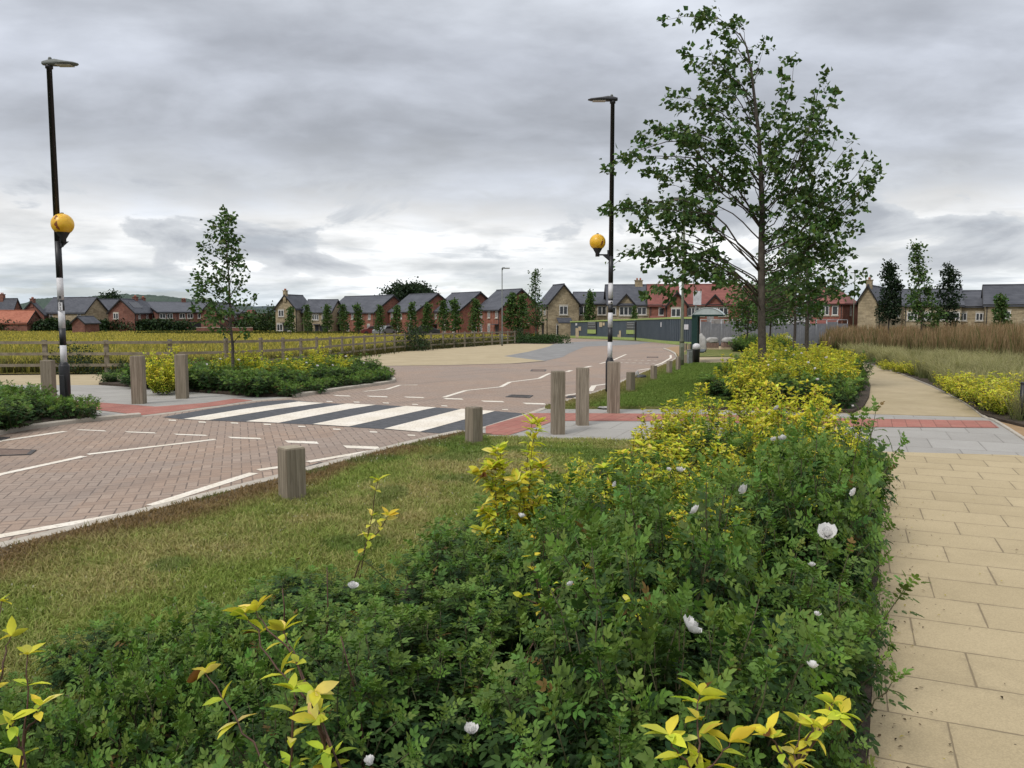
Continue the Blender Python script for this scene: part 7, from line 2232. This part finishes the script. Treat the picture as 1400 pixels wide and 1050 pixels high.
# the wooded hill and far trees on the horizon
def hill(name, pts, Y, depth, mat_seed, colr, amp):
    x = np.array([p[0] for p in pts]); y = np.array([p[1] for p in pts])
    nx = 160
    px = np.linspace(x[0], x[-1], nx); py = np.interp(px, x, y)
    V, Fc = [], []
    rows = 10
    for i in range(nx):
        top = D(px[i], py[i], Y)
        n1 = float(vnoise([px[i]], [1.0], 9, mat_seed)[0]) * .6 + float(vnoise([px[i]], [5.0], 3, mat_seed)[0]) * .4
        h = top.z - gz(Y) + (n1 - .5) * amp
        for j in range(rows):
            t = j / (rows - 1)
            prof_ = math.sin(t * math.pi * .5) if j < rows - 1 else 1
            bump = (float(vnoise([px[i] * 1.7 + j * 13], [j * 7.7], 2, mat_seed + 1)[0]) - .5) * amp * .8 * (t > 0) * (t < 1)
            V.append((top.x * (1 - (1 - t) * depth / Y), Y - (1 - t) * depth, gz(Y) + h * prof_ + bump - (3 if j == 0 else 0)))
        V.append((top.x * (1 + depth / Y), Y + depth, gz(Y) - 3))
    k = rows + 1
    for i in range(nx - 1):
        for j in range(k - 1): Fc.append((i * k + j, (i + 1) * k + j, (i + 1) * k + j + 1, i * k + j + 1))
    me = bpy.data.meshes.new(name); me.from_pydata(V, [], Fc)
    m = plain(name + '_woods', colr[0], .95, scale=.02, c2=colr[1], obj=False)  # bluish haze of distance is mixed into the woods' own colours
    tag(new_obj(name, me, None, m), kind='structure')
hill('hills', [(-60, 421), (20, 417), (34, 414.5), (51, 408.8), (75, 407.5), (110, 406.5), (140, 404.5), (172, 402.8), (200, 404), (222, 405), (250, 408), (272, 411), (300, 414), (335, 419), (365, 423)], 900, 380, 3, ((0.018, 0.040, 0.028), (0.045, 0.072, 0.048)), 1.4)
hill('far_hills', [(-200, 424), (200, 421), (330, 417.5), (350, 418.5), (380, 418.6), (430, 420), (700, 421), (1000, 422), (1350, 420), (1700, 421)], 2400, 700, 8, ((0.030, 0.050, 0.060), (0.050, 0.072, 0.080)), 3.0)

bpy.context.view_layer.update()
for a_, k_ in BLOOMS: bloom_now(*a_, **k_)

# ------------------------------------------------------------------ sky, sun, camera
SUN_EL, SUN_AZ = R(48), R(-140)         # azimuth clockwise from +Y: high, behind the viewer's left shoulder
def sky():
    w = bpy.data.worlds.new('World'); SC.world = w; w.use_nodes = True
    nt = NT(w.node_tree); bg = w.node_tree.nodes['Background']
    st = nt.node('ShaderNodeTexSky', sky_type='NISHITA'); st.sun_disc = False
    st.sun_elevation = SUN_EL; st.sun_rotation = SUN_AZ
    d = nt.node('ShaderNodeTexCoord').outputs['Generated']
    x, y, z = nt.sep(d)
    zz = nt.m('ADD', nt.m('MAXIMUM', z, 0.0), 0.20)
    cu, cv = nt.m('DIVIDE', x, zz), nt.m('DIVIDE', y, zz)
    big = nt.noise(nt.comb(nt.m('MULTIPLY', cu, .75), nt.m('MULTIPLY', cv, 1.05), 3.7), 1.0, 4, .5, .5)
    mid = nt.noise(nt.comb(nt.m('MULTIPLY', cu, 1.7), nt.m('MULTIPLY', cv, 2.0), 9.1), 1.0, 8, .52, .25)
    fine = nt.noise(nt.comb(nt.m('MULTIPLY', cu, 5.0), nt.m('MULTIPLY', cv, 6.0), 5.1), 1.0, 6, .55, .2)
    # brightness of the cloud deck by height above the horizon (linear radiance), its edges broken by noise
    el = nt.m('ADD', z, nt.m('MULTIPLY', nt.m('SUBTRACT', mid, .5), .11))
    el = nt.m('ADD', el, nt.m('MULTIPLY', nt.m('SUBTRACT', big, .5), .14))
    el = nt.m('ADD', el, nt.m('MULTIPLY', nt.m('SUBTRACT', fine, .5), .025))
    base = nt.ramp(nt.m('MAXIMUM', el, 0.0), [(0.0, (.66, .75, .83)), (0.02, (.72, .78, .83)), (0.05, (.88, .905, .925)), (0.10, (.98, .985, .99)), (0.138, (.67, .70, .75)), (0.18, (.550, .582, .645)), (0.28, (.570, .605, .680)), (0.40, (.63, .665, .725)), (0.65, (.95, .97, 1.0)), (1.0, (1.2, 1.22, 1.25))])
    k = nt.smooth(mid, .30, .70, .80, 1.22)
    k2 = nt.smooth(big, .32, .68, .88, 1.13)
    k3 = nt.smooth(fine, .3, .7, .945, 1.055)
    sc = nt.node('ShaderNodeVectorMath', operation='SCALE'); nt.l.new(base, sc.inputs[0]); nt.l.new(nt.m('MULTIPLY', k3, nt.m('MULTIPLY', k, k2)), sc.inputs['Scale'])
    # separate grey clumps drifting across the bright gap, flat below and billowing above
    az = nt.m('ARCTAN2', x, y)
    cl = nt.noise(nt.comb(nt.m('MULTIPLY', az, 6.0), nt.m('MULTIPLY', z, 15.0), 6.4), 1.0, 8, .56, .35)
    band = nt.m('MULTIPLY', nt.smooth(z, .025, .06), nt.smooth(z, .19, .11))
    cm = nt.m('MULTIPLY', nt.smooth(cl, .495, .545), band)
    shade = nt.smooth(cl, .53, .68)
    cc = nt.mix(shade, (.66, .69, .73), (.40, .43, .485))
    c = nt.mix(nt.m('MULTIPLY', cm, .88), sc.outputs[0], cc)
    # small flecks and streaks near the horizon
    fs = nt.noise(nt.comb(nt.m('MULTIPLY', az, 9.0), nt.m('MULTIPLY', z, 70.0), 7.7), 1.0, 7, .6, .3)
    fm = nt.m('MULTIPLY', nt.smooth(fs, .52, .68), nt.m('MULTIPLY', nt.smooth(z, .005, .03), nt.smooth(z, .13, .07)))
    c = nt.mix(nt.m('MULTIPLY', fm, .50), c, (.52, .57, .63))
    skc = nt.node('ShaderNodeVectorMath', operation='SCALE'); nt.l.new(st.outputs[0], skc.inputs[0]); skc.inputs['Scale'].default_value = 1.0
    # clouds are in final radiance, so divide by the background strength
    S = 0.10
    csc = nt.node('ShaderNodeVectorMath', operation='SCALE'); nt.l.new(c, csc.inputs[0]); csc.inputs['Scale'].default_value = 1.0 / S
    cover = nt.m('SUBTRACT', .97, nt.m('MULTIPLY', nt.m('MULTIPLY', nt.smooth(z, .06, .015), nt.smooth(fs, .5, .38)), .35))
    nt.l.new(nt.mix(cover, skc.outputs[0], csc.outputs[0]), bg.inputs['Color'])
    bg.inputs['Strength'].default_value = S
sky()
sd = bpy.data.lights.new('sun', 'SUN'); sd.energy = 1.7; sd.angle = R(14); sd.color = (1.0, .955, .90)
so = bpy.data.objects.new('sun', sd); COL.objects.link(so)
to = Vector((math.sin(SUN_AZ) * math.cos(SUN_EL), math.cos(SUN_AZ) * math.cos(SUN_EL), math.sin(SUN_EL)))
so.rotation_euler = to.to_track_quat('Z', 'Y').to_euler()

cd = bpy.data.cameras.new('camera'); cam = bpy.data.objects.new('camera', cd); COL.objects.link(cam)
cd.sensor_width = 36; cd.lens = 36 * F / 1400; cd.clip_start = .05; cd.clip_end = 9000
cam.location = (0, 0, EYE); cam.rotation_euler = (math.pi / 2 - PITCH, 0, 0)
SC.camera = cam
vs_ = SC.view_settings; vs_.view_transform = 'Standard'; vs_.look = 'None'; vs_.gamma = 1; vs_.exposure = 0.0; vs_.use_curve_mapping = False
SC.cycles.max_bounces = 6; SC.cycles.diffuse_bounces = 3; SC.cycles.transmission_bounces = 4; SC.cycles.transparent_max_bounces = 8
